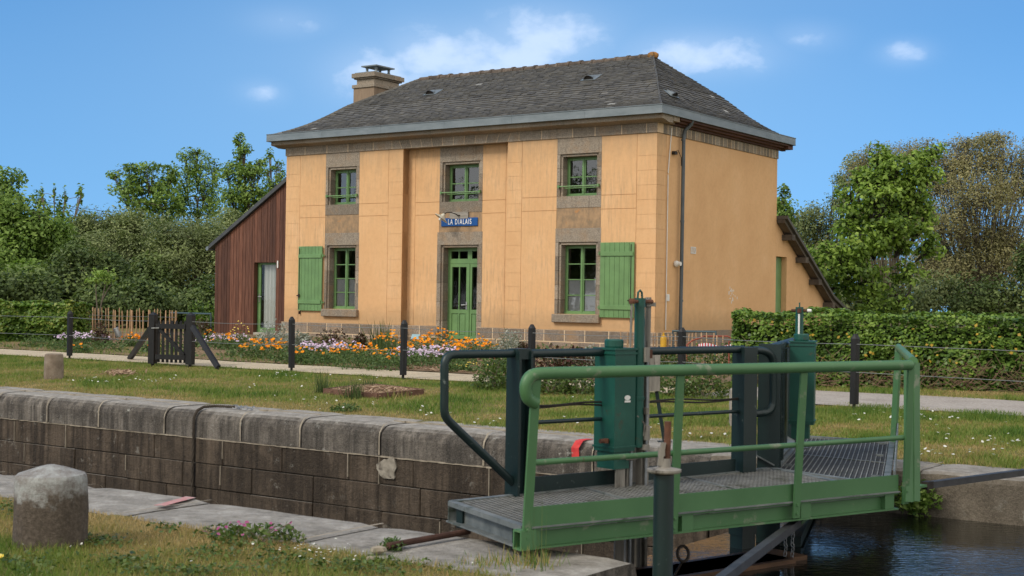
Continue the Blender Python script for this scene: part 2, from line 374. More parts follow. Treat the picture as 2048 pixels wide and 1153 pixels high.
for q in ((-10.114, -8.926, .003, .03, 3.153, 3.627), (-6.424, -5.076, RB+.003, RB+.03, 3.133, 3.617), (-2.694, -1.466, .003, .03, 3.153, 3.627)):
    s = MB(); s.box(*q); s.build('stained_panel', M_STAIN, house)
s = MB()
for _ in range(16): y_ = random.gauss(3.95, .16); z_ = random.uniform(1.35, 2.0); s.box(.0, .004, y_, y_+random.uniform(.015, .04), z_, z_+random.uniform(.02, .09))
s.build('white_splash', M_WHITEPL, house)
# stone dressings
for nm, (x0, x1, z0, z1, y) in [('window_surround', h) for h in upper+lower]+[('door_surround', dooro)]:
    m = MB(); up = z1 > 5; dr = nm[0] == 'd'
    ow = .15 if not dr else .18; ox0, ox1 = x0+ow, x1-ow; lin = (z1-.38) if up else z1-.33; sil = z0+(.28 if up else 0)
    yf = y-.006
    m.box(x0, x1, yf, y+.30, lin, z1, .5+.2*random.random(), ch=.006)
    if up: m.box(x0, x1, yf, y+.30, z0, sil, random.random(), ch=.006)
    nb = 3 if up else 5
    for side in (0, 1):
        for k in range(nb):
            za, zb = sil+(lin-sil)*k/nb, sil+(lin-sil)*(k+1)/nb
            a, b = (x0, ox0-.06) if side == 0 else (ox1+.06, x1)
            m.box(a, b, yf, y+.30, za+.002, zb-.002, ch=.005)
            a, b = (ox0-.0598, ox0) if side == 0 else (ox1, ox1+.0598)
            m.box(a, b, y+.03, y+.30, za+.002, zb-.002, ch=.004)
    m.box(ox0-.06, ox1+.06, y+.03, y+.299, lin-.06, lin-.001, ch=.004)
    if not up and not dr:
        m.box(x0-.02, x1+.02, y-.10, y+.30, z0-.20, z0-.005, .45, ch=.012)
    if dr: m.box(x0+.1, x1-.1, y-.12, y+.34, .22, .40, .7, ch=.01); m.box(x0-.25, x1+.3, y-.55, y-.125, .05, .25, .7, ch=.015)
    m.build(nm, M_GRAN, house)
# plinth, frieze and cornice
m = MB()
def course(z0, z1, x0, x1, y, L, axis='x'):
    x = x0
    while x < x1-.01:
        l = min(L*random.uniform(.75, 1.3), x1-x)
        if x1-(x+l) < .18: l = x1-x
        if axis == 'x': m.box(x+.007, x+l-.007, y, y+.12, z0+.007, z1-.006, ch=.006)
        else: m.box(y-.12, y, x+.007, x+l-.007, z0+.007, z1-.006, ch=.006)
        x += l
for (a, b, y_) in ((-11.64, -7.40, 0), (-7.39, -6.38, RB), (-5.15, -4.19, RB), (-4.18, .06, 0)):
    m = MB()
    for z0, z1, L in ((.0, .46, .62), (.46, .745, .55)):
        course(z0, z1, a, b, y_-.06, L)
        if b > 0: course(z0, z1, .06, .95, .06, .45, 'y')
    if b > 0: m.box(-.10, .035, .95, 6.62, .0, .77, .55)
    pl_ = m.build('plinth', M_PLIN, house); mm = MB(); mm.box(a+.01, b-.01, y_-.0575, y_, .02, .742)
    if b > 0: mm.box(-.02, .0575, .0, .94, .02, .742)
    mm.build('mortar', M_MORT, pl_)
m = MB(); mm = MB()
def fr(x0, x1, L, y0=-.03, sk=0):
    x = x0
    while x < x1-.01:
        l = min(L*random.uniform(.8, 1.25), x1-x)
        if x1-(x+l) < .25: l = x1-x
        m.box(x+.008, x+l-.008, y0, y0+.26, 5.292, 5.515, .35+.5*random.random(), ch=.004); x += l
fr(-11.61, -7.8, .72); fr(-3.8, .03, .72)
nv = 12
for i in range(nv):                                            # flat arch over the recessed bay
    a, b = -7.8+4.0*i/nv, -7.8+4.0*(i+1)/nv; sk = lambda x: (x+5.8)*.06
    mnx = [(a+.008, -.03, 5.292), (b-.008, -.03, 5.292), (b-.008+sk(b), -.03, 5.515), (a+.008+sk(a), -.03, 5.515)]
    if i == 0: mnx[3] = (a+.005, -.03, 5.515)
    if i == nv-1: mnx[2] = (b-.005, -.03, 5.515)
    m.prism(mnx, (0, .27, 0), .35+.5*random.random())
y = .23
while y < 6.6:
    l = min(random.uniform(.17, .24), 6.62-y); m.box(-.2, .03, y+.009, y+l-.009, 5.292, 5.515, ch=.004); y += l
mm.box(-11.6, .0278, -.0278, .2, 5.296, 5.51); mm.box(-.19, .0278, .2, 6.6, 5.296, 5.51)
m.build('frieze', M_GRAN, house); mm.build('frieze_mortar', M_MORT, house)
m = MB(); prof = [(-.03, 5.515), (-.05, 5.52), (-.10, 5.535), (-.20, 5.555), (-.29, 5.562), (-.31, 5.575), (-.31, 5.672), (.2, 5.672), (.2, 5.515)]
xs = [-11.88, -10.6, -9.2, -7.7, -6.3, -4.8, -3.3, -2.0, -.9, .30]
for a, b in zip(xs, xs[1:]):
    n = len(prof); P = [(a+.002, y, z) for y, z in prof]+[(b-.002, y, z) for y, z in prof]
    m.add(P, [tuple(range(n)), tuple(range(n, 2*n))[::-1]]+[(i, n+i, n+(i+1) % n, (i+1) % n) for i in range(n)], .35+.5*random.random())
m.box(.0, .305, .202, .5, 5.56, 5.672, .5); m.box(.0, .16, .202, .52, 5.517, 5.558, .5)
m.build('cornice', M_GRAN, house)
m = MB()
for k in range(3): m.box(.0, .1+.1*k, .56, 6.9, 5.52+.05*k, 5.567+.05*k)
m.box(-11.9, -11.58, .25, 6.9, 5.55, 5.67); m.box(-11.9, .3, 6.62, 6.92, 5.55, 5.67)
m.build('soffit', M_DKWOOD, house)
# zinc box gutter round the eaves
m = MB(); E0, E1, F0_, F1_ = -11.95, .35, -.42, 6.98
def gut(a, b, out):
    a = Vector(a); b = Vector(b); o = Vector(out); d = (b-a).normalized(); L = (b-a).length; n = max(1, round(L/2.0))
    for i in range(n):
        p0 = a+d*(L*i/n+.002); p1 = a+d*(L*(i+1)/n-.002); z0, z1 = Vector((0, 0, 5.675)), Vector((0, 0, 5.862))
        m.prism([p0+z0, p1+z0, p1+z1, p0+z1], -o*.006, .3+.4*random.random())
        m.prism([p0+z0, p1+z0, p1+z0-o*.12, p0+z0-o*.12], (0, 0, .004), .4)
        m.tube([p0+z1+o*.004, p1+z1+o*.004], .011, 6, .4); m.tube([p0+z0+o*.003, p1+z0+o*.003], .008, 6, .4)
gut((E0, F0_, 0), (E1, F0_, 0), (0, -1, 0)); gut((E1, F0_, 0), (E1, F1_, 0), (1, 0, 0)); gut((E0, F0_, 0), (E0, F1_, 0), (-1, 0, 0)); gut((E0, F1_, 0), (E1, F1_, 0), (0, 1, 0))
m.build('gutter', M_ZINC, house)
# hipped slate roof with slightly swept eaves
RZ = 7.70; RXL, RXR, RY = -9.49, -2.0, 3.30
def swept(t): return 5.80+(RZ-5.80)*(t-.055*math.sin(PI*min(1, t*2.0))*(1 if t < .5 else 0))
und = MB(); K = 10
lv = []
for i in range(K+1):
    t = i/K; lv.append([(E0+.05+(RXL-E0-.05)*t, F0_+.05+(RY-F0_-.05)*t), (E1-.05+(RXR-E1+.05)*t, F0_+.05+(RY-F0_-.05)*t), (E1-.05+(RXR-E1+.05)*t, F1_-.05+(RY-F1_+.05)*t), (E0+.05+(RXL-E0-.05)*t, F1_-.05+(RY-F1_+.05)*t)])
for i in range(K):
    for k in range(4):
        a, b = lv[i][k], lv[i][(k+1) % 4]; c, d = lv[i+1][(k+1) % 4], lv[i+1][k]
        und.quad((*a, swept(i/K)-.03), (*b, swept(i/K)-.03), (*c, swept((i+1)/K)-.03), (*d, swept((i+1)/K)-.03), .1)
roof = und.build('roof', M_SLATE, house)
m = MB()
def slates(k, rows, sw):
    for r in range(rows):
        t0, t1 = r/rows, min(1, (r+2.0)/rows)
        L0 = [lerp2(lv[0][i], lv[K][i], t0) for i in range(4)]; L1 = [lerp2(lv[0][i], lv[K][i], t1) for i in range(4)]
        A, B = Vector((*L0[k], swept(t0))), Vector((*L0[(k+1) % 4], swept(t0))); C_, D_ = Vector((*L1[k], swept(t1))), Vector((*L1[(k+1) % 4], swept(t1)))
        d = (B-A); L = d.length; d /= L
        up = (C_-A); up = up-d*up.dot(d); nrm = d.cross(up).normalized(); sl0 = (C_-A).dot(d); sl1 = (D_-A).dot(d)
        x = -(sw*.5 if r % 2 else 0)
        while x < L:
            a, b = max(0, x+.003), min(L, x+sw-.003); x += sw*random.uniform(.92, 1.08)
            if b-a < .02: continue
            lift = nrm*(.03+random.uniform(0, .012)); j = up.normalized()*random.uniform(-.012, .012)
            a1, b1 = max(a, sl0), min(b, sl1)
            if b1-a1 < .01: a1, b1 = min(max(a, sl0), sl1-.005), min(max(b, sl0+.005), sl1)
            P = [A+d*a+lift+j, A+d*b+lift+j, A+d*b1+up+nrm*.002, A+d*a1+up+nrm*.002]
            m.add(P+[A+d*a+j+nrm*.006, A+d*b+j+nrm*.006], [(0, 1, 2, 3), (4, 5, 1, 0)], 1.0 if random.random() < .003 else min(.93, max(0, random.gauss(.42, .17))))
def lerp2(a, b, t): return (a[0]+(b[0]-a[0])*t, a[1]+(b[1]-a[1])*t)
slates(0, 36, .21); slates(1, 36, .21); slates(2, 18, .4); slates(3, 36, .21)
for (p0, p1) in ((lv[0][1], lv[K][1]), (lv[0][0], lv[K][0])):  # cut slates closing the hips
    for r in range(36):
        a, b = lerp2(p0, p1, r/36), lerp2(p0, p1, (r+1.4)/36)
        m.bar((*a, swept(r/36)+.028), (*b, swept(min(1, (r+1.4)/36))+.018), .10, .012, (1, 1, 0) if p0 is lv[0][0] else (1, -1, 0), min(1, max(0, random.gauss(.4, .2))))
m.build('slates', M_SLATE, roof)
m = MB(); nrt = 21
for i in range(nrt):
    a, b = RXL-.05+(RXR-RXL+.1)*i/nrt, RXL-.05+(RXR-RXL+.1)*(i+1)/nrt+.03; jz = random.uniform(-.01, .01)
    arc = [(math.cos(q)*.125, math.sin(q)*.10) for q in np.linspace(-.15, PI+.15, 9)]
    for (u0, u1, e, rr) in ((a, b-.06, .0, 1.0), (b-.07, b, .02, 1.18)):
        P = [(u0, RY+y*rr, RZ-.03+z*rr+jz) for y, z in arc]+[(u1, RY+y*rr, RZ-.03+z*rr+jz) for y, z in arc]; n = 9
        m.add(P, [(j, j+1, n+j+1, n+j) for j in range(n-1)]+[tuple(range(n)), tuple(range(n, 2*n))[::-1]], random.random())
m.build('ridge_tiles', M_RIDGE, roof)
m = MB(); m.lathe([(.06, -.02), (.13, 0), (.145, .05), (.12, .11), (.06, .15), (.02, .16)], 12, (RXR+.02, RY, RZ-.04), wob=.5); m.build('ridge_end_tile', M_RIDGEL, roof)
def vent_cap(o, nrm, down, side):
    m = MB(); o, nrm, down, side = map(Vector, (o, nrm, down, side)); n = 8
    mouth = [o+side*(math.cos(q)*.15)+nrm*(math.sin(q)*.12+.02)+down*.16 for q in np.linspace(0, PI, n)]
    apex = o-down*.16+nrm*.03
    m.add(mouth+[apex], [(i, i+1, n) for i in range(n-1)], .5)
    m.prism([o+side*.22+down*.2+nrm*.035, o-side*.22+down*.2+nrm*.035, o-side*.22-down*.24+nrm*.03, o+side*.22-down*.24+nrm*.03], nrm*.004, .6)
    v = m.build('roof_vent', M_ZINC, roof); k = MB(); k.add([q+down*-.02 for q in mouth], [tuple(range(n))], .2); k.build('vent_mouth', M_IRON, roof)
def roofz(y): return swept((y-F0_-.05)/(RY-F0_-.05))
for px in (-8.07, -3.01): vent_cap((px, 2.0, roofz(2.0)), (0, -.46, .89), (0, -.89, -.46), (1, 0, 0))
tt = .36; vent_cap((E1-.05+(RXR-E1+.05)*tt, 1.5, swept(tt)), (.62, 0, .78), (.78, 0, -.62), (0, 1, 0))
# chimney at the left gable
m = MB(); CX0, CX1, CY0, CY1 = -11.50, -10.72, 2.62, 3.88
m.box(CX0, CX1, CY0, CY1, 5.6, 7.50); chim = m.build('chimney', M_CHIM, house)
m = MB()
def stones(x0, x1, y0, y1, z0, z1, n):
    for i in range(n):
        for (a0, a1) in (((i/n), (i+1)/n),):
            m.box(x0, x1, y0+(y1-y0)*a0+.002, y0+(y1-y0)*a1-.002, z0, z1, ch=.008)
stones(CX0-.04, CX1+.04, CY0-.04, CY1+.04, 7.50, 7.60, 2); stones(CX0+.06, CX1-.06, CY0+.06, CY1-.06, 7.601, 7.76, 3); stones(CX0, CX1, CY0, CY1, 7.761, 7.80, 2); stones(CX0-.05, CX1+.05, CY0-.05, CY1+.05, 7.801, 7.93, 3)
m.build('chimney_stone_courses', M_GRAN, chim)
m = MB(); m.prism([(CX0+.02, CY0+.02, 7.93), (CX1-.02, CY0+.02, 7.93), (CX1-.02, CY1-.02, 7.93), (CX0+.02, CY1-.02, 7.93)], (0, 0, .03), .6)
px0, px1, py0, py1 = CX0+.17, CX1-.15, CY0+.25, CY1-.3
for x in (px0+.06, px1-.06):
    for y in (py0+.07, py1-.07): m.lathe([(.065, 0), (.06, .03), (.035, .09), (.04, .14), (.055, .19)], 8, (x, y, 7.955), .55)
m.prism([(px0-.06, py0-.06, 8.145), (px1+.06, py0-.06, 8.145), (px1+.06, py1+.06, 8.145), (px0-.06, py1+.06, 8.145)], (0, 0, .035), .4)
m.build('chimney_hood', M_ZINC, chim)
# windows
def casement(x0, x1, z0, z1, y, rows, split=.5, lace=0.0, bars=False):
    m = MB(); ring(m, x0, x1, z0, z1, .035, y, y+.07, t=.5)
    wn = m.build('window', M_GREEN, house); m = MB()
    a, b, c, d = x0+.035, x1-.035, z0+.035, z1-.035; mid = a+(b-a)*split
    for (u, v) in ((a, mid-.004), (mid+.004, b)):
        ring(m, u, v, c, d, .043, y-.012, y+.045, t=.5)
        for r in range(1, rows):
            zz = c+.043+(d-c-.086)*r/rows; m.box(u+.043, v-.043, y-.006, y+.035, zz-.0115, zz+.0115, .5)
    m.box(mid-.02, mid+.02, y-.03, y-.013, c, d, .5)
    m.box(x0, x1, y-.03, y-.001, z0, z0+.05, .5)
    m.build('sash', M_GREEN, wn)
    g = MB(); g.quad((a, y+.02, c), (b, y+.02, c), (b, y+.02, d), (a, y+.02, d)); g.build('pane', M_GLASS, wn)
    if lace:
        g = MB(); g.box(a+.03, b-.03, y+.048, y+.051, c+.03, c+(d-c)*lace); g.build('lace_curtain', M_LACE, wn)
    return wn
for (x0, x1, z0, z1, y) in upper: casement(x0+.15, x1-.15, z0+.28, z1-.44, y+.225, 2)
for (x0, x1, z0, z1, y) in lower: casement(x0+.15, x1-.15, z0, z1-.39, y+.225, 4, lace=.5)
for (x0, x1, z0, z1, y) in upper:
    m = MB(); zb = z0+.51; m.tube([(x0+.08, y-.05, zb), (x1-.05, y-.05, zb)], .016, 8); m.tube([(x0+.14, y+.10, zb-.03), (x1-.14, y+.10, zb-.03)], .012, 6)
    for x in (x0+.08, x1-.06): m.box(x-.02, x+.02, y-.07, y-.008, zb-.035, zb+.035, .5)
    m.build('guard_bar', M_GREEN, house)
# front door with glazed leaves
x0, x1, z0, z1, y = dooro; x0 += .18; x1 -= .18; z1 -= .39; z0 = .40; y += .24; SP = -5.62
m = MB(); ring(m, x0, x1, z0, z1, .05, y, y+.08, bot=False, t=.5); m.box(x0+.05, x1-.05, y-.01, y+.08, 2.34, 2.42, .5); m.box(SP-.02, SP+.03, y-.005, y+.06, 2.42, z1-.05, .5)
ring(m, x0+.05, SP-.02, 2.42, z1-.05, .04, y, y+.04, t=.5); ring(m, SP+.03, x1-.05, 2.42, z1-.05, .04, y, y+.04, t=.5); m.box((x0+SP)/2-.013, (x0+SP)/2+.013, y, y+.04, 2.46, z1-.09, .5)
door = m.build('door', M_GREEN, house)
m = MB()
for (a, b, nn) in ((x0+.052, SP-.002, 2), (SP+.002, x1-.052, 1)):
    ring(m, a, b, z0+.02, 2.335, .085, y-.01, y+.045, t=.5); m.box(a+.085, b-.085, y-.01, y+.045, 1.07, 1.17, .5)
    m.box(a+.085, b-.085, y+.012, y+.035, z0+.105, 1.07, .5)
    for k in range(nn):
        u0 = a+.085+(b-a-.17)*k/nn; u1 = a+.085+(b-a-.17)*(k+1)/nn
        m.box(u0+.035, u1-.035, y+.0, y+.0118, z0+.14, 1.035, .5)
        if k: m.box(u0-.018, u0+.018, y-.008, y+.0115, z0+.105, 1.07, .5); m.box(u0-.014, u0+.014, y-.008, y+.04, 1.17, 2.25, .5)
m.box(SP-.03, SP+.025, y-.03, y-.011, z0+.02, 2.33, .5)
m.build('door_leaf', M_GREEN, door)
g = MB(); g.quad((x0+.1, y+.02, 1.15), (x1-.1, y+.02, 1.15), (x1-.1, y+.02, z1-.08), (x0+.1, y+.02, z1-.08)); g.build('pane', M_GLASS2, door)
h = MB(); h.box(SP-.085, SP-.05, y-.022, y-.0105, 1.17, 1.37, .5); h.tube([(SP-.068, y-.02, 1.29), (SP-.068, y-.07, 1.29), (SP-.19, y-.07, 1.285)], .011, 8); h.build('handle', M_STEEL, door)
# louvre-less board shutters folded back on the wall
for (xa, xb, hinge, nm) in ((-11.02, -10.15, 1, 0), (-1.43, -.52, -1, 1)):
    m = MB(); zt, zb = 2.80, 1.06; n = 7
    for i in range(n): m.box(xa+(xb-xa)*i/n+.0025, xa+(xb-xa)*(i+1)/n-.0025, -.066, -.038, zb, zt, .5, ch=.004)
    for z in (zb+.23, zt-.27): m.box(xa+.02, xb-.02, -.092, -.067, z-.045, z+.055, .5, ch=.005)
    m.box(xa+.003, xb-.003, -.045, -.0365, zb+.01, zt-.01, .5)
    sh = m.build('shutter', M_GREEN, house)
    m = MB(); lx = xa+.05 if hinge > 0 else xb-.08; m.tube([(lx, -.075, zb+.04), (lx, -.075, zt-.05)], .009, 6); m.tube([(lx-.06, -.10, 1.46), (lx+.05, -.10, 1.47)], .014, 6); m.box(lx-.015, lx+.02, -.1, -.067, 1.42, 1.51)
    m.box(lx-.02, lx+.005, -.06, .0, zb-.1, zb-.02); m.build('latch_bar', M_IRON, sh)
    hx = xb if hinge > 0 else xa
    for z in (zb+.23, zt-.25): m = MB(); m.tube([(hx+.025*hinge, -.06, z-.05), (hx+.025*hinge, -.06, z+.05)], .014, 8); m.bar((hx-.005*hinge, -.06, z), (hx+.07*hinge, -.03, z), .025, .02); m.build('hinge', M_GREEN, sh)
# rainwater pipe, cable conduit, small fittings on the side wall
m = MB(); m.tube([(.30, 1.14, 5.68), (.27, 1.13, 5.58), (.12, 1.10, 5.44), (.10, 1.09, 5.34), (.10, 1.07, 2), (.10, 1.05, .72), (.14, 1.05, .60), (.16, 1.04, .1)], .043, 12)
for z in (5.2, 3.3, 1.45, .78): m.tube([(.10, 1.075, z), (.10, 1.075, z+.05)], .05, 12)
m.build('downpipe', smat('dark_zinc_pipe', [(.3, (.07, .085, .095)), (.7, (.11, .125, .135))], 4, .5, metal=.2), house, smooth=True)
m = MB(); m.tube([(.035, .62, 5.45), (.022, .5, 4.4)], .013, 6); m.tube([(.022, .5, 4.37), (.02, .49, .80)], .013, 6)
m.build('cable_conduit', M_WHITEPL, house)
m = MB(); m.box(.002, .055, .49, .60, 1.46, 1.62, .5, ch=.008); m.build('junction_box', M_WHITEPL, house)
m = MB(); m.lathe([(.07, 0), (.075, .05), (.05, .1), (.05, .15)], 12, (0, 0, 0), .4); o = m.build('outlet', M_WHITEPL, house); o.data.transform(Matrix.Translation((.01, .92, 2.33)) @ Matrix.Rotation(PI/2, 4, 'Y'))
m = MB(); ring(m, 0, .26, 0, .16, .015, -.012, 0)
for i in range(7): m.box(.015, .245, -.009, 0, .018+i*.019, .027+i*.019)
o = m.build('air_vent', M_WHITEPL, house); o.data.transform(Matrix.Translation((.002, 1.70, 2.60)) @ Matrix.Rotation(PI/2, 4, 'Z'))
m = MB(); m.box(.003, .08, .70, .84, 4.86, 4.93); m.tube([(.05, .78, 4.9), (.10, .86, 4.93), (.10, .98, 4.8), (.06, 1.05, 4.62)], .008, 5); m.tube([(.05, .62, 4.88), (.12, .8, 4.96), (.06, .95, 4.9)], .007, 5); m.build('cable_bracket', M_IRON, house)
# dim interior so the panes show a room behind them
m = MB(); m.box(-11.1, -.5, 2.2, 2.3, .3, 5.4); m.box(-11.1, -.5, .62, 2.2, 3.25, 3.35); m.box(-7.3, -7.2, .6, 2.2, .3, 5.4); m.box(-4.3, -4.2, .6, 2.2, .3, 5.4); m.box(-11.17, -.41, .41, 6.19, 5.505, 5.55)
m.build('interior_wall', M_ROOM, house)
# name board and lamp over the door
M_BLUE = paint('blue_enamel', (.008, .068, .24), .25); M_WHITE = smat('white_enamel', [(.3, (.72, .72, .7)), (.7, (.8, .8, .78))], 5, .35)
sg = thing('house_name_sign', 'long blue enamel sign with white letters over the front door', 'sign', HW(-5.77, RB, 3.38), HROT)
m = MB(); m.box(-.575, .575, -.03, -.004, -.105, .105, .5, ch=.006); m.build('plate', M_BLUE, sg)
cu = bpy.data.curves.new('lettering', 'FONT'); cu.body = 'LA DIALAIS'; cu.size = .19; cu.align_x = 'CENTER'; cu.align_y = 'CENTER'; cu.offset = .0015; cu.extrude = .0015; cu.space_character = 1.3
tmp = bpy.data.objects.new('lettering_outline', cu); COL.objects.link(tmp); bpy.context.view_layer.update()
lme = bpy.data.meshes.new_from_object(tmp.evaluated_get(bpy.context.evaluated_depsgraph_get())); bpy.data.objects.remove(tmp); lme.materials.clear()
lme.transform(Matrix.Translation((.02, -.033, 0)) @ Matrix.Rotation(PI/2, 4, 'X') @ Matrix.Diagonal((.62, 1, 1, 1))); link('lettering', lme, M_WHITE, sg)
lp = thing('wall_lamp', 'white enamel shade lamp on a bracket above the blue sign', 'lamp', HW(-5.78, RB, 3.55), HROT)
m = MB(); m.box(-.29, .29, -.035, -.004, -.085, .085, .5); m.build('backboard', smat('grey_board', [(.3, (.2, .18, .15)), (.7, (.34, .31, .27))], 4, .9, .4, 40, .004, stretch=(1, 6, 6)), lp)
m = MB(); m.tube([(-.02, -.04, 0), (-.03, -.15, .03), (-.08, -.26, .06), (-.17, -.33, .05), (-.22, -.36, .0)], .012, 8); m.lathe([(.045, -.01), (.045, .01)], 12, (0, -.038, 0)); m.build('bracket', M_IRON, lp, smooth=True)
LM = Matrix.Translation((-.235, -.37, -.02)) @ Matrix.Rotation(math.radians(28), 4, 'Y') @ Matrix.Rotation(math.radians(-25), 4, 'X')
m = MB(); m.lathe([(.03, .05), (.045, .03), (.06, -.02), (.13, -.06), (.19, -.085), (.192, -.095), (.125, -.07), (.05, -.03)], 24); o = m.build('lamp_shade', smat('cream_enamel', [(.3, (.46, .43, .34)), (.7, (.6, .57, .47))], 5, .4), lp, smooth=True); o.data.transform(LM)
m = MB(); m.lathe([(.02, -.02), (.03, -.07), (.042, -.11), (.03, -.15), (.005, -.165)], 12); o = m.build('bulb', M_WHITE, lp, smooth=True); o.data.transform(LM)

# ------------------------------------------------------------------ timber-clad annex on the left
M_CLAD = smat('brown_stained_cladding', [(.25, (.055, .020, .011)), (.5, (.108, .042, .023)), (.75, (.17, .075, .045))], 2.6, .7, .35, 30, .004, stretch=(9, 9, .7), tv=.75, detail=8, spots=[((.035, .016, .011), 2.4, .68, .04)])
an = thing('timber_annex', 'lean-to annex clad in brown vertical boards against the left end of the house', 'annex', HW(-11.6, .15, 0), HROT)
AX = lambda x: x+11.6
def atop(x): return 4.62-(-11.6-x)*(1.76/2.9)
m = MB(); x = -14.46; dx0, dx1, dz0, dz1 = -12.92, -12.06, .42, 2.38
while x < -11.62:
    ww = random.choice((.10, .12, .12, .14)); b = min(x+ww, -11.6)
    for e in (dx0, dx1):
        if x < e-.01 < b and b-e > .0: b = e
    zl = .24; segs = [(zl, None)]
    if dx0-.001 <= x and b <= dx1+.001: zl = dz1
    g = .006; t = random.random()
    P = [(AX(x+g), 0, zl), (AX(b-g), 0, zl), (AX(b-g), 0, atop(b)), (AX(x+g), 0, atop(x))]
    dd = random.uniform(0, .008); m.prism([(a, y-dd, z) for a, y, z in P], (0, .03+dd, 0), t)
    x = b
m.box(AX(dx0)-.002, AX(dx0)+.004, .002, .13, dz0, dz1, .3); m.box(AX(dx1)-.004, AX(dx1)+.002, .002, .13, dz0, dz1, .3); m.box(AX(dx0)+.006, AX(dx1)-.006, .002, .13, dz1-.006, dz1, .3)
for k in range(45): m.box(AX(-14.49), AX(-14.46)-.002, .0+k*.13, .126+k*.13, .24, 2.86)
m.build('cladding', M_CLAD, an)
m = MB(); m.prism([(AX(-14.44), .04, .3), (AX(dx0)-.02, .04, .3), (AX(dx0)-.02, .04, atop(dx0)-.03), (AX(-14.44), .04, atop(-14.44)-.03)], (0, .09, 0)); m.prism([(AX(dx1)+.02, .04, .3), (AX(-11.62), .04, .3), (AX(-11.62), .04, atop(-11.62)-.03), (AX(dx1)+.02, .04, atop(dx1)-.03)], (0, .09, 0)); m.box(AX(dx0)-.018, AX(dx1)+.018, .04, .13, dz1+.01, 3.4)
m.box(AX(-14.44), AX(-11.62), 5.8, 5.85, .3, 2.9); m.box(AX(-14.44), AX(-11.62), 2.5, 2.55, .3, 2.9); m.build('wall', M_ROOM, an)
m = MB(); e = -14.68
for (za, zb, ya, yb) in ((.02, .14, -.09, 6.0),): m.prism([(AX(e), ya, atop(e)+za), (AX(-11.6), ya, atop(-11.6)+za), (AX(-11.6), ya, atop(-11.6)+zb), (AX(e), ya, atop(e)+zb)], (0, yb-ya, 0), .5)
m.build('roof', smat('dark_zinc_verge', [(.3, (.045, .047, .05)), (.7, (.075, .078, .08))], 4, .55), an)
m = MB(); m.tube([(AX(e)-.06, -.1, atop(e)+.03), (AX(e)-.06, 5.9, atop(e)+.03)], .06, 8); m.build('gutter', M_ZINC, an)
m = MB(); ring(m, AX(dx0)+.004, AX(dx1)+.10, dz0, dz1+.06, .04, .145, .19, t=.5); ring(m, AX(dx0)+.045, AX(dx1)+.06, dz0+.04, dz1+.02, .085, .14, .18, t=.5)
dr = m.build('door', M_GREEN, an)
m = MB(); m.quad((AX(dx0)+.12, .16, dz0+.1), (AX(dx1), .16, dz0+.1), (AX(dx1), .16, dz1-.05), (AX(dx0)+.12, .16, dz1-.05)); m.build('pane', M_GLASS2, dr)
m = MB(); h = [(AX(dx0)+.2+i*.011, .215+.018*math.sin(i*1.1)+.008*math.sin(i*2.7)) for i in range(int((dx1-dx0-.17)/.011))]
for (a, b) in zip(h, h[1:]): m.quad((a[0], a[1], dz0+.13), (b[0], b[1], dz0+.13), (b[0], b[1], dz1-.04), (a[0], a[1], dz1-.04))
m.build('curtain', M_CURT, dr)
m = MB(); m.box(AX(dx0)+.075, AX(dx0)+.105, .122, .139, 1.27, 1.5); m.tube([(AX(dx0)+.09, .13, 1.42), (AX(dx0)+.09, .08, 1.42), (AX(dx0)+.22, .08, 1.415)], .011, 8); m.build('handle', M_STEEL, dr)
m = MB(); m.box(AX(-12.0), AX(-11.96), -.035, -.012, 2.22, 2.42); m.build('light_fitting', M_WHITEPL, an)
m = MB(); m.box(AX(-13.3), AX(-11.75), -.85, .02, .14, .285); m.box(AX(dx0), AX(dx1), .003, .15, .29, .415); m.build('step', smat('concrete', [(.3, (.3, .27, .22)), (.7, (.42, .38, .32))], 6, .95, .3, 50, .005), an)
mt = MB(); mt.box(-.38, .38, -.30, .30, 0, .018, .5); o = mt.build('doormat', smat('brown_coir', [(.3, (.09, .045, .03)), (.7, (.15, .08, .055))], 30, 1, .8, 120, .01)); o.location = HW(-12.7, -.4, .286); o.rotation_euler = (0, 0, HROT)
tag(o, 'dark brown doormat on the step of the timber annex', 'doormat')
# ------------------------------------------------------------------ lean-to behind the right end
ln = thing('rendered_lean_to', 'low ochre lean-to with steep boarded roof behind the right end of the house', 'outbuilding', HW(0, 6.6, 0), HROT)
def lt(y):     # underside of roof, y measured from the house back wall
    return 3.62-.62*y if y < 3.35 else 3.62-.62*3.35-.36*(y-3.35)
m = MB(); d0, d1, dt = .03, .70, 2.70
m.prism([(-.3, d1, .1), (-.3, 3.35, .1), (-.3, 3.35, lt(3.35)), (-.3, d1, lt(d1))], (.3, 0, 0)); m.prism([(-.3, 0.002, dt), (-.3, d1-.002, dt), (-.3, d1-.002, lt(d1)), (-.3, .002, lt(0))], (.3, 0, 0))
m.box(-11.0, -.35, 3.2, 3.35, .1, 1.4); m.build('wall', M_STUC2, ln)
m = MB(); yk = [(-0.0, lt(0)), (3.35, lt(3.35)), (4.65, lt(4.65))]
for (a, b) in zip(yk, yk[1:]): m.prism([(-11.3, a[0], a[1]+.07), (-11.3, b[0], b[1]+.07), (-11.3, b[0], b[1]+.16), (-11.3, a[0], a[1]+.16)], (11.62, 0, 0), .3)
m.build('roof', M_SLATE, ln)
m = MB()
for (a, b) in zip(yk, yk[1:]): m.prism([(.02, a[0], a[1]-.03), (.02, b[0], b[1]-.03), (.02, b[0], b[1]+.062), (.02, a[0], a[1]+.062)], (.22, 0, 0))
m.build('barge_board', M_OLDWOOD, ln)
for y in (.45, 1.38, 2.32, 3.35): m = MB(); m.box(-.1, .30, y-.10, y+.10, lt(y)-.20, lt(y)-.05); m.build('purlin', M_OLDWOOD, ln)
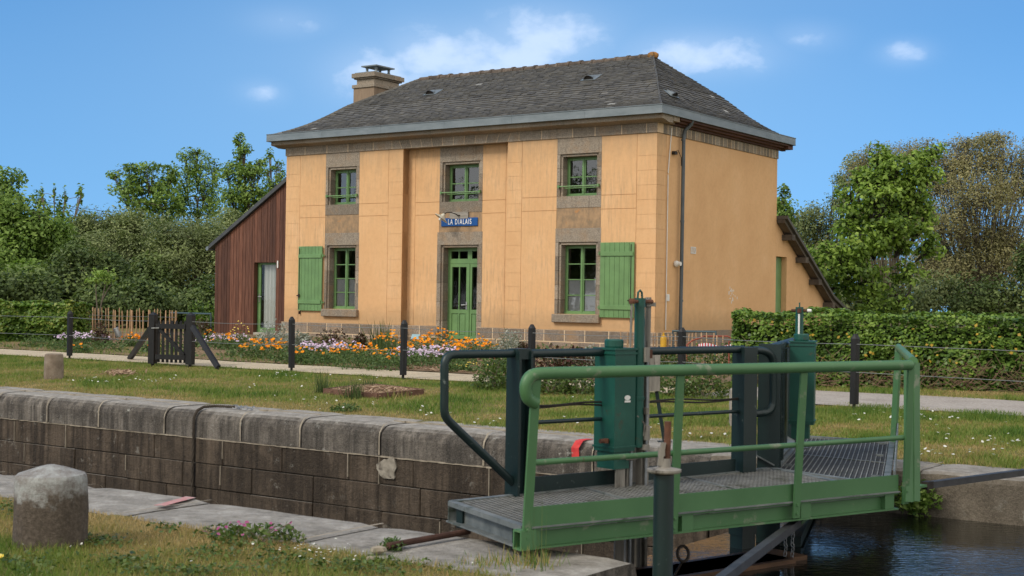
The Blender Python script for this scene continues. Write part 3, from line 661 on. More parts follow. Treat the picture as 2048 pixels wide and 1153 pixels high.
m = MB(); m.box(-.25, -.12, d0, d0+.10, .1, dt-.01, .5); m.box(-.20, -.15, d0+.10, d1-.005, .1, dt-.01, .5); m.build('door', M_GREEN, ln)
# ------------------------------------------------------------------ ground, path, water
def ground_mat(name, cols, sc=1.3):
    m, nt, b = newmat(name)
    c = ramp(nt, noi(nt, coords(nt, world=True), sc, 7, .7), cols)
    c = mixc(nt, .35, c, ramp(nt, noi(nt, coords(nt, world=True), 30, 5, .7), [(.3, tuple(x*.3 for x in cols[0][1])), (.7, tuple(min(1, x*1.7) for x in cols[-1][1]))]))
    nt.links.new(c, b.inputs['Base Color']); b.inputs['Roughness'].default_value = .95; b.inputs['Specular IOR Level'].default_value = .15
    bump(nt, b, noi(nt, coords(nt, world=True), 25, 7, .75), .7, .03); return m
M_TURF = ground_mat('turf', [(.3, (.07, .085, .022)), (.5, (.13, .13, .042)), (.7, (.25, .185, .08))])
M_GRAVEL = ground_mat('pale_sand_path', [(.3, (.35, .285, .195)), (.5, (.44, .365, .26)), (.7, (.5, .425, .31))], 2.5)
M_TRACK = ground_mat('grey_gravel', [(.3, (.24, .21, .185)), (.5, (.33, .295, .265)), (.7, (.40, .36, .32))], 2.0)
M_SOIL = ground_mat('bark_mulch', [(.3, (.09, .06, .035)), (.5, (.17, .115, .07)), (.7, (.30, .21, .13))], 5)
def sheet(name, s0, s1, n0, n1, mat, dz=0.0, ns=30, nn=None, edge=0.0):
    m = MB(); nl = np.linspace(n0, n1, nn or max(2, int((n1-n0)/1.0)+1)) if nn is None or nn > 1 else [n0, n1]
    if n1-n0 > 60: nl = [n0]+[x for x in (13, 16, 20, 24, 27.5, 40, 80, 150) if n0 < x < n1]+[n1]
    sl = np.linspace(s0, s1, ns+1); P = []
    for j, n in enumerate(nl):
        for s in sl:
            e = edge*mnoise.noise(Vector((s*.9, n, 3.1)))+edge*.5*mnoise.noise(Vector((s*3.1, n, 7.7))) if edge and j in (0, len(nl)-1) else 0
            P.append(SN(s, n+e, zg(n+e)+dz))
    k = ns+1; F = [(j*k+i, j*k+i+1, (j+1)*k+i+1, (j+1)*k+i) for j in range(len(nl)-1) for i in range(ns)]
    m.add(P, [f[::-1] for f in F], .5); o = m.build(name, mat); return tag(o, kind='structure')
NE, FE = 6.85, 12.05
def ground_sheet(name, n0, n1):
    return sheet(name, -220, 220, n0, n1, M_TURF, -.012, 44)
ground_sheet('ground', 12.7, 260)
m = MB()
for s0, s1, n1 in ((-220, 3.85, 5.9), (3.85, 220, 6.0)): m.quad(SN(s1, -160, -.012), SN(s1, n1, -.012), SN(s0, n1, -.012), SN(s0, -160, -.012), .5)
tag(m.build('near_ground', M_TURF), kind='structure')
sheet('path', 9.5, 60, 17.62, 18.82, M_GRAVEL, .006, 90, 3, .10)
sheet('gravel_track', -40, 9.0, 17.3, 19.25, M_TRACK, .008, 60, 3, .12)
sheet('flower_bed', 9.6, 31, 18.95, 27.42, M_SOIL, .010, 40, 9, .12)
# water
def water_mat(name, col, sc, st, rough=.03):
    m, nt, b = newmat(name)
    b.inputs['Base Color'].default_value = (*col, 1); b.inputs['Roughness'].default_value = rough; b.inputs['IOR'].default_value = 1.5; b.inputs['Specular IOR Level'].default_value = .7
    n1 = noi(nt, coords(nt, (1, 2.6, 1), world=True), sc, 3, .55, .4); n2 = noi(nt, coords(nt, world=True), .35, 2); gate = ramp(nt, n2, [(.40, (.12, .12, .12)), (.56, (1, 1, 1))])
    bump(nt, b, mth(nt, 'MULTIPLY', n1, gate), st, .018); return m
m = MB(); m.quad(SN(4.9, 5.6, -.40), SN(4.9, 12.3, -.40), SN(-220, 12.3, -.40), SN(-220, 5.6, -.40)); tag(m.build('water', water_mat('dark_water', (.006, .0075, .005), 7.5, .8)), kind='structure')
m = MB(); m.quad(SN(60, 6.6, -1.25), SN(60, 12.3, -1.25), SN(4.3, 12.3, -1.25), SN(4.3, 6.6, -1.25)); tag(m.build('chamber_water', water_mat('brown_water', (.03, .018, .009), 4, .2)), kind='structure')

# ------------------------------------------------------------------ masonry of the lock
def wall_mat(name, lo, mid, hi, lichen=.5, tv=.5, streak=.7):
    m, nt, b = newmat(name)
    v = noi(nt, coords(nt, (1, 1, .8), world=True), 3.2, 11, .78); c = ramp(nt, v, [(.34, lo), (.5, mid), (.66, hi)])
    k = mth(nt, 'MULTIPLY_ADD', tint(nt), tv, 1-tv/2); cc = nd(nt, 'ShaderNodeCombineColor')
    for i in range(3): nt.links.new(k, cc.inputs[i])
    c = mixc(nt, 1, c, cc.outputs[0], 'MULTIPLY')
    pg = noi(nt, coords(nt, world=True), .8, 7, .7); c = mixc(nt, mth(nt, 'MULTIPLY', ramp(nt, pg, [(.46, (0, 0, 0)), (.62, (1, 1, 1))]), .6), c, tuple(x*1.25 for x in hi))
    st = noi(nt, coords(nt, (7, 7, .5), world=True), 1.4, 7, .7)
    c = mixc(nt, mth(nt, 'MULTIPLY', ramp(nt, st, [(.42, (0, 0, 0)), (.60, (1, 1, 1))]), streak), c, tuple(x*.35 for x in lo))
    sp = noi(nt, coords(nt, world=True), 90, 4, .8); c = mixc(nt, .3, c, ramp(nt, sp, [(.35, tuple(x*.3 for x in lo)), (.7, tuple(min(1, x*1.8) for x in hi))]))
    g = nd(nt, 'ShaderNodeNewGeometry'); sx = nd(nt, 'ShaderNodeSeparateXYZ'); nt.links.new(g.outputs['Normal'], sx.inputs[0])
    top = nd(nt, 'ShaderNodeMapRange'); nt.links.new(mth(nt, 'ADD', sx.outputs[2], mth(nt, 'MULTIPLY', v, .5)), top.inputs[0]); top.inputs[1].default_value = 1.0; top.inputs[2].default_value = 1.24   # worn clean walking surface
    c = mixc(nt, top.outputs[0], c, ramp(nt, noi(nt, coords(nt, world=True), 4.5, 12, .82), [(.32, (.12, .105, .085)), (.44, (.25, .23, .20)), (.55, (.345, .32, .285)), (.68, (.50, .47, .43))]))
    if lichen:
        l = noi(nt, coords(nt, world=True), 6.5, 7, .75); big = noi(nt, coords(nt, world=True), .7, 3)
        lm = mth(nt, 'MULTIPLY', ramp(nt, l, [(.60, (0, 0, 0)), (.65, (1, 1, 1))]), ramp(nt, big, [(.42, (0, 0, 0)), (.58, (1, 1, 1))]))
        c = mixc(nt, mth(nt, 'MULTIPLY', lm, lichen), c, (.44, .43, .38))
    nt.links.new(c, b.inputs['Base Color']); b.inputs['Roughness'].default_value = .88; b.inputs['Specular IOR Level'].default_value = .25
    bump(nt, b, mth(nt, 'ADD', noi(nt, coords(nt, world=True), 28, 8, .75), mth(nt, 'MULTIPLY', noi(nt, coords(nt, world=True), 5, 6), 1.5)), .85, .03); return m
M_WALL = wall_mat('dark_stained_masonry', (.013, .010, .008), (.045, .034, .025), (.125, .095, .068), .3, .8, .9)
M_COPE = wall_mat('coping_stone', (.03, .026, .022), (.10, .085, .07), (.22, .195, .165), .6, .5, .95)
M_UPW = wall_mat('pale_lichened_masonry', (.10, .082, .06), (.155, .13, .098), (.21, .18, .14), .85, .35, .25)
M_JOINT = smat('lime_mortar', [(.3, (.20, .17, .125)), (.7, (.36, .31, .24))], 9, .95, .4, 40, .006)
M_DKJ = smat('dark_joint', [(.3, (.012, .01, .008)), (.7, (.028, .023, .018))], 6, .95)
M_RED = smat('red_marking_paint', [(.35, (.42, .028, .03)), (.65, (.58, .05, .045))], 14, .8, spots=[((.3, .22, .18), 26, .62, .05)])
CPROF = [(.25, -.36), (.0, -.36), (.0, -.15), (.012, -.10), (.045, -.05), (.09, -.018), (.15, -.003), (.30, 0), (.55, .001), (.81, .0), (.81, -.36)]
def coping(m, mj, s0, s1, mat, prof=CPROF, n0=FE, sgn=1, L=(1.0, 1.5), seed=1):
    r = random.Random(seed); s = s0; js = []
    while s < s1-.01:
        l = min(r.uniform(*L), s1-s)
        if s1-(s+l) < .4: l = s1-s
        a, b = s+.006, s+l-.006; k = max(2, int(l/.15)); t = r.random(); n = len(prof); P = []; off = r.uniform(-.006, .006); lz = r.uniform(-.006, .004)
        for i in range(k+1):
            q = a+(b-a)*i/k; e = .012 if i in (0, k) else 0
            for j, (dn, z) in enumerate(prof):
                w = (.007 if sgn > 0 or dn > .12 else .03)*mnoise.noise(Vector((q*3, dn*6, z*6+seed)))
                P.append(SN(q, n0+sgn*(dn+off+w+(e if dn < .2 else 0)), z+lz+(w*.5 if dn > .04 else 0)-(e if z > -.1 else 0)))
        F = [(i*n+j, i*n+(j+1) % n, (i+1)*n+(j+1) % n, (i+1)*n+j) for i in range(k) for j in range(n)]
        F += [tuple(range(n))[::-1], tuple(k*n+j for j in range(n))]
        if sgn < 0: F = [f[::-1] for f in F]
        m.add(P, F, t); js.append(s); s += l
    for q in js[1:]:                                            # raked lime joint
        P = []; w = r.uniform(.006, .013)
        pr = [p for p in prof[1:-1]]
        for i, (dn, z) in enumerate(pr):
            d = -.010-.006*r.random(); dz = .011
            for x in (-w, w): P.append(SN(q+x+r.uniform(-.005, .005), n0+sgn*(dn+d+.004*(dn < .05)), z+dz))
        nn = len(pr); mj.add(P, [(2*i, 2*i+1, 2*i+3, 2*i+2) for i in range(nn-1)], r.random())
lockw = thing('lock_chamber_wall', 'far dark stone wall of the lock chamber with rounded coping', 'lock wall', SN(10, FE))
JO = []
def courses(m, s0, s1, zs, seed, n0=FE, sgn=1, L=(.45, 1.15)):
    r = random.Random(seed)
    for z1, z0 in zip(zs, zs[1:]):
        s = s0-r.uniform(0, .5)
        while s < s1:
            l = r.uniform(*L); a, b = max(s, s0)+.0025, min(s+l, s1)-.0025; s += l
            if b-a < .06: continue
            JO.append((b+.0025, z0, z1)); d = r.uniform(-.010, .010); g = .0025+r.random()*.0035; M = Matrix(((D1.x, D2.x*sgn, 0, D2.x*n0), (D1.y, D2.y*sgn, 0, D2.y*n0), (0, 0, 1, 0), (0, 0, 0, 1)))
            if sgn > 0: m.box(a, b, d+.006, .4, z0+g, z1-g, r.random(), M=M, ch=.009)
            else: m.box(a, b, d+.006, .4, z0+g, z1-g, r.random(), M=M, ch=.009)
S_SPLIT = 6.05
ca, cj = MB(), MB(); coping(ca, cj, S_SPLIT, 34, None, seed=5); ca.build('coping', M_COPE, lockw, world=True)
body = MB(); courses(body, S_SPLIT, 34, [-.37, -.68, -.99, -1.30, -1.62, -1.95], 3); body.build('courses', M_WALL, lockw, world=True)
M_lock = Matrix(((D1.x, D2.x, 0, 0), (D1.y, D2.y, 0, 0), (0, 0, 1, 0), (0, 0, 0, 1)))
bk = MB(); bk.box(S_SPLIT, 34, FE+.03, FE+.6, -2.2, -.372, .5, M=M_lock); bk.build('backing', M_DKJ, lockw, world=True)
JL = list(JO); s = S_SPLIT; rr = random.Random(8)
while s < 34: 
    l = rr.uniform(.03, .12)
    if rr.random() < .985: cj.box(s, s+l, FE+.002-rr.random()*.006, FE+.05, -.368-rr.uniform(.0, .007), -.359+rr.uniform(-.005, .004), rr.random(), M=M_lock)
    s += l
for zz, dn in ((.0015, .46),):
    s = S_SPLIT
    while s < 34:
        l = rr.uniform(.3, 1.4)
        if rr.random() < .75: cj.box(s, s+l, FE+dn+rr.uniform(-.006, .0), FE+dn+rr.uniform(.01, .022), -.01, .009, rr.random(), M=M_lock)
        s += l
# odd upright mortar joints and one rendered repair on the courses
for (q, zb, zt) in JL:
    if rr.random() < .5 and zb > -1.35: cj.box(q-rr.uniform(.002, .005), q+rr.uniform(.002, .006), FE-.004-rr.random()*.004, FE+.05, zb+rr.uniform(0, .12)*(rr.random() < .5), zt-rr.uniform(0, .1)*(rr.random() < .4), rr.random(), M=M_lock)
cj.build('mortar_joints', M_JOINT, lockw, world=True)
pp = onplane(775, 940, SN(0, FE-.002), D2); ps, pz = pp.dot(D1), pp.z
m = MB(); P = []
for i in range(22):
    a = 2*PI*i/22; rx = .135*(1+.18*math.sin(3*a+1)+.08*math.sin(7*a)); P.append(SN(ps+rx*math.cos(a), FE-.008, max(pz-.10, pz+rx*1.05*math.sin(a))))
m.prism(P, D2*.03); m.build('render_patch', smat('pale_render', [(.35, (.16, .14, .11)), (.6, (.30, .27, .22))], 9, .95, .5, 40, .008, spots=[((.10, .085, .07), 7, .55, .08)]), lockw, world=True)
# upstream wall beyond the gate
upw = thing('upstream_lock_wall', 'pale lichened stone wall of the lock beyond the green gate, down to the water', 'lock wall', SN(3, FE))
ca, cj = MB(), MB(); PF = [(.25, -.50), (.0, -.50), (.0, -.07), (.02, -.025), (.07, -.004), (.15, 0), (.45, 0), (.70, 0), (.70, -.50)]
coping(ca, cj, -14, S_SPLIT-.02, None, PF, FE-.02, 1, (.9, 1.6), 12); ca.build('coping', M_UPW, upw, world=True); cj.build('mortar_joints', M_JOINT, upw, world=True)
m = MB(); courses(m, -14, S_SPLIT-.02, [-.51, -.85, -1.2], 17, FE-.02); m.build('courses', M_WALL, upw, world=True)
# near quay
nq = thing('near_lock_quay', 'worn grey stone quay slabs along the near edge of the lock', 'quay', SN(8, NE))
PN = [(.25, -.36), (.0, -.36), (.0, -.12), (.012, -.06), (.045, -.02), (.10, -.003), (.30, 0), (.60, 0), (.92, -.004), (.92, -.36)]
ca, cj = MB(), MB(); coping(ca, cj, 3.85, 26, None, PN, NE, -1, (1.1, 1.9), 23)
coping(ca, cj, -14, 3.83, None, PN, 6.12, -1, (1.1, 1.9), 24); ca.build('coping', M_COPE, nq, world=True); cj.build('mortar_joints', M_JOINT, nq, world=True)
m = MB(); courses(m, 3.85, 26, [-.37, -.68, -.99, -1.3, -1.62, -1.95], 31, NE, -1); courses(m, -14, 3.83, [-.37, -.68, -.99, -1.3], 32, 6.12, -1); m.build('courses', M_WALL, nq, world=True)
m = MB(); m.box(3.851, 26, 6.2, NE-.04, -2.2, -.366, .5, M=M_lock); m.box(-14, 3.85, 5.4, 6.08, -2.2, -.366, .5, M=M_lock); m.build('backing', M_DKJ, nq, world=True)
# red survey marks
a = [vz(u, v, .012) for u, v in ((308, 1011.5), (332, 1012), (352, 1006), (392, 996), (372, 993.5), (340, 1003))]
rm = MB(); rm.prism(a, (0, 0, .002)); o = rm.build('paint_mark', smat('worn_red_paint', [(.35, (.40, .17, .165)), (.65, (.46, .25, .24))], 16, .9, spots=[((.34, .30, .27), 22, .50, .1)])); tag(o, 'faded red paint line on the near quay slabs at the lock edge', 'paint mark')
rs = onplane(1152, 910, SN(0, FE-.02), D2).dot(D1)
m = MB(); pr = [(-.004, -.20), (-.004, -.07), (.018, -.020), (.068, .002), (.15, .005), (.26, .005)]
P = [SN(rs+dx+.012*math.sin(i*2.1), FE-.02+dn, z) for i, (dn, z) in enumerate(pr) for dx in (-.045, .045)]
m.add(P, [(2*i, 2*i+1, 2*i+3, 2*i+2) for i in range(len(pr)-1)]); o = m.build('paint_mark', M_RED); tag(o, 'bright red stripe painted over the far wall coping behind the gate', 'paint mark')
# mooring rope and chain over the coping
M_ROPE = smat('dark_wet_rope', [(.3, (.03, .024, .018)), (.7, (.075, .06, .045))], 30, .9, .6, 90, .004, stretch=(1, 1, .5))
qs = onplane(390, 900, SN(0, FE), D2).dot(D1); rp = thing('mooring_rope', 'dark twisted rope hanging down the lock wall from a chain', 'rope', SN(qs, FE))
path = [SN(qs-.36, FE+.32, .03), SN(qs-.22, FE+.30, .028), SN(qs-.10, FE+.24, .03), SN(qs-.02, FE+.12, .022), SN(qs, FE+.03, -.02), SN(qs, FE-.025, -.10), SN(qs+.002, FE-.028, -.25), SN(qs+.01, FE-.022, -.7), SN(qs+.02, FE-.02, -1.3)]
pts = []
for i in range(len(path)-1):
    for k in range(14): pts.append(path[i].lerp(path[i+1], k/14))
m = MB()
for ph in (0, 2*PI/3, 4*PI/3):
    q = []
    for i, p in enumerate(pts):
        tg = (pts[min(i+1, len(pts)-1)]-pts[max(i-1, 0)]).normalized(); u = tg.cross(D1).normalized() if abs(tg.dot(D1)) < .9 else tg.cross(Vector((0, 0, 1))).normalized(); w_ = tg.cross(u); an_ = i*.75+ph
        q.append(p+(u*math.cos(an_)+w_*math.sin(an_))*.009)
    m.tube(q, .0105, 6)
m.build('strands', M_ROPE, rp, smooth=True, world=True)
M_CHAIN = smat('galvanised_chain', [(.3, (.22, .23, .24)), (.7, (.36, .37, .38))], 9, .45, metal=.6)
def chain(m, pts, r=.028, w=.006):
    for i, p in enumerate(pts[:-1]):
        d = (pts[i+1]-p); L = d.length; d.normalize(); sd = d.cross(Vector((0, 0, 1))) if abs(d.z) < .9 else Vector((1, 0, 0)); sd.normalize(); up = d.cross(sd)
        e = sd if i % 2 else (up*.75+sd*.6).normalized(); c = (p+pts[i+1])/2
        ring_ = [c+d*math.cos(a)*L*.68+e*math.sin(a)*r for a in np.linspace(0, 2*PI, 13)]
        m.tube(ring_, w, 5)
m = MB(); chain(m, [SN(qs-.34-.05*i, FE+.32+.03*math.sin(i*1.3), .03) for i in range(8)]); m.build('chain', M_CHAIN, rp, world=True)
# bollards
def stone_mat(name, a, b, c, lich, th):
    return smat(name, [(.3, a), (.5, b), (.7, c)], 7, .95, .7, 45, .012, spots=[(lich, 5.5, th, .07), ((.1, .075, .055), 3.2, .62, .1)])
p = vz(100, 1087, 0); m = MB(); wd = .196
pol = []
prof = [(.206, -.1), (.206, .0), (.205, .2), (.204, .36), (.202, .388), (.194, .402), (.15, .416), (.08, .440), (.02, .455)]
m.lathe(prof, 28, (0, 0, 0), .5, wob=.06)
mt, nt, b = newmat('lichened_granite'); v = noi(nt, coords(nt), 6, 8, .72); c = ramp(nt, noi(nt, coords(nt), 40, 5, .75), [(.3, (.045, .034, .024)), (.5, (.085, .065, .048)), (.7, (.14, .11, .085))])
sx = nd(nt, 'ShaderNodeSeparateXYZ'); nt.links.new(coords(nt), sx.inputs[0])
mr = nd(nt, 'ShaderNodeMapRange'); nt.links.new(mth(nt, 'ADD', sx.outputs[2], mth(nt, 'MULTIPLY', v, .5)), mr.inputs[0]); mr.inputs[1].default_value = .50; mr.inputs[2].default_value = .56
c = mixc(nt, mr.outputs[0], c, ramp(nt, noi(nt, coords(nt), 11, 7, .75), [(.3, (.13, .105, .085)), (.44, (.22, .205, .19)), (.58, (.33, .335, .32)), (.75, (.42, .43, .415))]))
nt.links.new(c, b.inputs['Base Color']); b.inputs['Roughness'].default_value = .95; bump(nt, b, noi(nt, coords(nt), 30, 8, .75), .8, .02)
o = m.build('mooring_bollard', mt, smooth=True); o.location = p; tag(o, 'thick granite mooring bollard with white lichen and domed top on the near quay grass', 'bollard', 'stone bollards along the lock')
p = gr(107, 757); 
m = MB(); m.lathe([(.155, -.05), (.156, .1), (.152, .36), (.145, .395), (.12, .405), (.02, .408)], 22, t=.5, wob=.05); o = m.build('mooring_bollard', stone_mat('brown_stone', (.12, .09, .065), (.2, .155, .115), (.27, .22, .17), (.36, .34, .28), .64), smooth=True); o.location = p; tag(o, 'small brown stone bollard on the lawn beyond the lock, before the black gate', 'bollard', 'stone bollards along the lock')
p = gr(1474, 850); 
m = MB(); m.box(-.085, .085, -.07, .07, -.05, .42, .5, ch=.02); o = m.build('stone_marker', stone_mat('pale_stone', (.2, .17, .14), (.3, .265, .22), (.36, .33, .29), (.42, .4, .36), .66)); o.location = p; tag(o, 'pale upright stone marker post on the lawn behind the dark mitre post', 'stone post')
# ------------------------------------------------------------------ lock gate with walkway
M_LG = smat('mid_green_gate_paint', [(.3, (.052, .132, .050)), (.7, (.07, .165, .066))], 2.0, .48, .12, 50, .003, spec=.4, spots=[((.17, .2, .13), 6, .60, .08), ((.10, .055, .03), 11, .69, .03)])
M_DG = smat('dark_green_gate_paint', [(.3, (.0025, .012, .012)), (.7, (.005, .019, .0185))], 2.5, .45, .15, 50, .003, spec=.45, spots=[((.10, .12, .11), 15, .66, .05)])
M_BG = smat('bottle_green_housing', [(.3, (.004, .052, .037)), (.55, (.006, .066, .047)), (.75, (.02, .10, .07))], 2.2, .4, .12, 30, .003, spec=.45, spots=[((.045, .05, .03), 7, .60, .08), ((.10, .05, .03), 15, .70, .03)])
M_GALV = smat('weathered_galvanised', [(.3, (.10, .115, .115)), (.5, (.17, .185, .18)), (.7, (.25, .26, .25))], 6, .55, .2, 40, .003, metal=.4, spots=[((.06, .075, .055), 4, .56, .1)])
M_GRATE = smat('worn_grating', [(.3, (.14, .14, .125)), (.7, (.25, .245, .225))], 9, .6, .2, 60, .002, metal=.25, spots=[((.10, .10, .075), 3, .55, .1)])
M_RUST = smat('rusty_steel', [(.3, (.055, .025, .016)), (.55, (.10, .042, .024)), (.75, (.17, .07, .035))], 10, .85, .5, 60, .004)
M_GREY = smat('dirty_grey_steel', [(.3, (.13, .12, .10)), (.55, (.22, .20, .17)), (.75, (.30, .275, .24))], 6, .7, .3, 40, .004, stretch=(3, 3, .5), spots=[((.05, .042, .033), 5, .56, .08)])
M_BLKST = smat('black_steel_bar', [(.3, (.03, .031, .034)), (.7, (.06, .06, .064))], 7, .5, .3, 60, .003, metal=.3)
M_TIMB = smat('wet_brown_timber', [(.3, (.07, .035, .018)), (.6, (.14, .072, .035)), (.8, (.2, .11, .055))], 3, .55, .4, 30, .006, stretch=(1, 1, 4))
ZD = .18
A, B = vz(1050, 1053, ZD), vz(1769, 983, ZD); BLp, CC = vz(903, 1003, ZD), vz(1545, 935.5, ZD)
DL = (B-A).normalized(); OUT = Vector((DL.y, -DL.x, 0)); UPZ = Vector((0, 0, 1)); TLT = .065
UPT = (UPZ+OUT*TLT).normalized(); FN = DL.cross(UPT).normalized(); LB = (CC-BLp).normalized(); BN = Vector((LB.y, -LB.x, 0))
def fr_(u, v, off=0): return onplane(u, v, A+FN*0, FN)+OUT*off
def bk_(u, v, off=0): return onplane(u, v, BLp, BN)+BN*off
ga = thing('lock_gate', 'near lock gate leaf with grated walkway, bright green front rail and dark rear rail', 'lock gate', A)
# body of the leaf at water level, heel and mitre posts
m = MB(); p0 = BLp.lerp(A, .35); p1 = CC.lerp(B, .35); q = (p1-p0).normalized(); nrm = Vector((q.y, -q.x, 0))
for k in range(4): m.bar(p0+Vector((0, 0, -.45-k*.42-ZD)), p1.lerp(p0, .12)+Vector((0, 0, -.45-k*.42-ZD)), .40, .16, nrm)
m.obox((p0+p1)/2+Vector((0, 0, -.84-ZD)), q*(p1-p0).length*.44, nrm*.15, (0, 0, .47)); m.build('leaf_beams', M_TIMB, ga, world=True)
m = MB()
def ibeam(m, base, top, ax, ay, w, d, tf=.018):
    base, top = Vector(base), Vector(top); c = (base+top)/2; h = (top-base)/2; ax, ay = Vector(ax).normalized(), Vector(ay).normalized()
    m.obox(c+ay*d/2, ax*w/2, ay*tf/2, h); m.obox(c-ay*d/2, ax*w/2, ay*tf/2, h); m.obox(c, ax*.008, ay*(d/2-tf/2), h)
pa = bk_(1036, 988); ibeam(m, pa+Vector((0, 0, -.9)), Vector((pa.x, pa.y, 1.115)), BN, LB, .13, .10); m.build('rail_post', M_DG, ga, world=True)
m = MB(); pb = bk_(1487, 941); m.bar(pb+Vector((0, 0, -1.3)), Vector((pb.x, pb.y, 1.115)), .15, .12, LB); m.bar(Vector((pb.x, pb.y, -.05)), Vector((pb.x, pb.y, -.30)), .165, .135, LB); m.build('mitre_post', M_DG, ga, world=True)
# deck: grating bars in an angle frame
def lerpq(a, b, c, d, s, t): return (a.lerp(b, s)).lerp(d.lerp(c, s), t)      # a-b front edge, d-c back edge
def grating(nm, a, b, c, d, nl, ncr, parent, mat, wl=.004, wc=.010, h=.03):
    m = MB(); hz = Vector((0, 0, -h/2-.004))
    for i in range(1, ncr): s = i/ncr; m.bar(lerpq(a, b, c, d, s, 0)+hz, lerpq(a, b, c, d, s, 1)+hz, wc, h*.5)
    for j in range(1, nl): t = j/nl; m.bar(a.lerp(d, t)+hz+Vector((0, 0, .002)), b.lerp(c, t)+hz+Vector((0, 0, .002)), wl, h)
    return m.build(nm, mat, parent, world=True)
a_, b_, c_, d_ = A, B, CC, BLp
m = MB(); m.prism([q - Vector((0, 0, .022)) for q in (a_, b_, c_, d_)], (0, 0, .004), .5); m.build('grating_hole_shade', smat('hole_shade_dark', [(.3, (.012, .013, .015)), (.7, (.025, .026, .028))], 8, .6), ga, world=True)  # near-black sheet under the bars stands in for shade in the holes
m = MB(); ncr, nl = 74, 27
for i in range(1, ncr): q = i/ncr; m.bar(lerpq(a_, b_, c_, d_, q, 0)-Vector((0, 0, .006)), lerpq(a_, b_, c_, d_, q, 1)-Vector((0, 0, .006)), .011, .004)
for j in range(1, nl): q = j/nl; m.bar(a_.lerp(d_, q)-Vector((0, 0, .0075)), b_.lerp(c_, q)-Vector((0, 0, .0075)), .009, .004)
m.build('deck_grating', M_GRATE, ga, world=True)
m = MB()
for p, q in ((a_, b_), (b_, c_), (c_, d_), (d_, a_)): m.bar(p+Vector((0, 0, -.012)), q+Vector((0, 0, -.012)), .05, .03)
for s in (.36, .68): m.bar(lerpq(a_, b_, c_, d_, s, 0)+Vector((0, 0, -.006)), lerpq(a_, b_, c_, d_, s, 1)+Vector((0, 0, -.006)), .012, .022)
ev = (A-BLp).normalized(); en = Vector((ev.y, -ev.x, 0))                     # end channel over the quay
if en.dot(DL) > 0: en = -en
m.obox((A+BLp)/2+Vector((0, 0, -.075))+en*-.03, ev*(A-BLp).length/2, en*.006, (0, 0, .05)); m.obox((A+BLp)/2+Vector((0, 0, -.122)), ev*(A-BLp).length/2, en*.035, (0, 0, .005))
for s in (.02, .98): p = BLp.lerp(A, s); m.obox(p+Vector((0, 0, -.07)), ev*.004, en*.03, (0, 0, .048))
m.build('deck_frame', M_GALV, ga, world=True)
m = MB()
for t in (.12, .88):
    p, q = BLp.lerp(A, t), CC.lerp(B, t); m.bar(p+Vector((0, 0, -.09)), q+Vector((0, 0, -.09)), .06, .12)
m.build('deck_bearer', M_DG, ga, world=True)
# front fascia: toe board above, channel below
LF = (B-A).length
m = MB(); Z = Vector((0, 0, 1))
LX = LF/2+.05; AB = (A+B)/2+DL*.05
m.obox(AB+Z*.055+OUT*.03, DL*LX, OUT*.004, Z*.055); m.build('toe_board', M_LG, ga, world=True)
m = MB(); m.obox(AB+Z*-.004+OUT*.03, DL*LX, OUT*.022, Z*.004, .8); m.build('toe_board_flange', M_GALV, ga, world=True)
m = MB(); m.obox(AB+Z*-.066+OUT*-.01, DL*LX, OUT*.005, Z*.058); m.obox(AB+Z*-.122+OUT*.012, DL*LX, OUT*.027, Z*.005); m.obox(AB+Z*-.0145+OUT*.012, DL*LX, OUT*.027, Z*.005)
for s in (.012, .395, .735, 1.005):
    m.obox(A.lerp(B, s)+Z*-.068+OUT*.014, DL*.045, OUT*.019, Z*.048)
ex = A-DL*.02+Z*-.068+OUT*.025; ringp = .055
for (du, dz, wu, hz) in ((-.035, 0, .006, .055), (.035, 0, .006, .055), (0, .05, .029, .006), (0, -.05, .029, .006)): m.obox(ex+OUT*du+Z*dz, DL*.05, OUT*wu, Z*hz)
m.build('fascia_channel', M_LG, ga, world=True)
# front handrail
def post(m, ub, vb, ut, vt, w=.058, t=.014):
    p, q = fr_(ub, vb, .056), fr_(ut, vt, .045); m.bar(p, q, w, t, DL)
    return p
m = MB(); post(m, 1040, 1098, 1063, 758); m.build('rail_post', M_LG, ga, world=True)
for (ub, vb, ut, vt) in ((1334, 1062, 1351, 748), (1579, 1034, 1598, 736), (1797, 1006, 1812, 726)):
    m = MB(); p = post(m, ub, vb, ut, vt)
    for k in range(2): m.tube([p+UPT*(.03+.055*k)+OUT*.004, p+UPT*(.03+.055*k)+OUT*.016], .010, 6)
    m.build('rail_post', M_LG, ga, world=True)
m = MB(); p = fr_(1040, 1098, .056)
for k in range(3): m.tube([p+UPT*(.025+.045*k)+OUT*.004, p+UPT*(.025+.045*k)+OUT*.017], .009, 6)
m.build('bolt_heads', M_LG, ga, world=True)
def smooth_path(pts, n=6):
    pts = [Vector(p) for p in pts]; out = []
    for i in range(len(pts)-1):
        p0, p1, p2, p3 = pts[max(i-1, 0)], pts[i], pts[i+1], pts[min(i+2, len(pts)-1)]
        for k in range(n):
            t = k/n; out.append(.5*((2*p1)+(p2-p0)*t+(2*p0-5*p1+4*p2-p3)*t*t+(3*p1-p0-3*p2+p3)*t*t*t))
    return out+[pts[-1]]
loop = smooth_path([fr_(u, v, .045) for u, v in ((1063, 806), (1056, 803), (1046, 795), (1042, 781), (1043, 766), (1050, 754), (1062, 748), (1080, 746))])
m = MB(); m.tube(loop+[fr_(1810, 730, .045)], .035, 14); m.build('handrail', M_LG, ga, smooth=True, world=True)
m = MB(); m.tube([fr_(1056, 925, .03), fr_(1800, 875, .03)], .0175, 10); m.build('mid_rail', M_LG, ga, smooth=True, world=True)
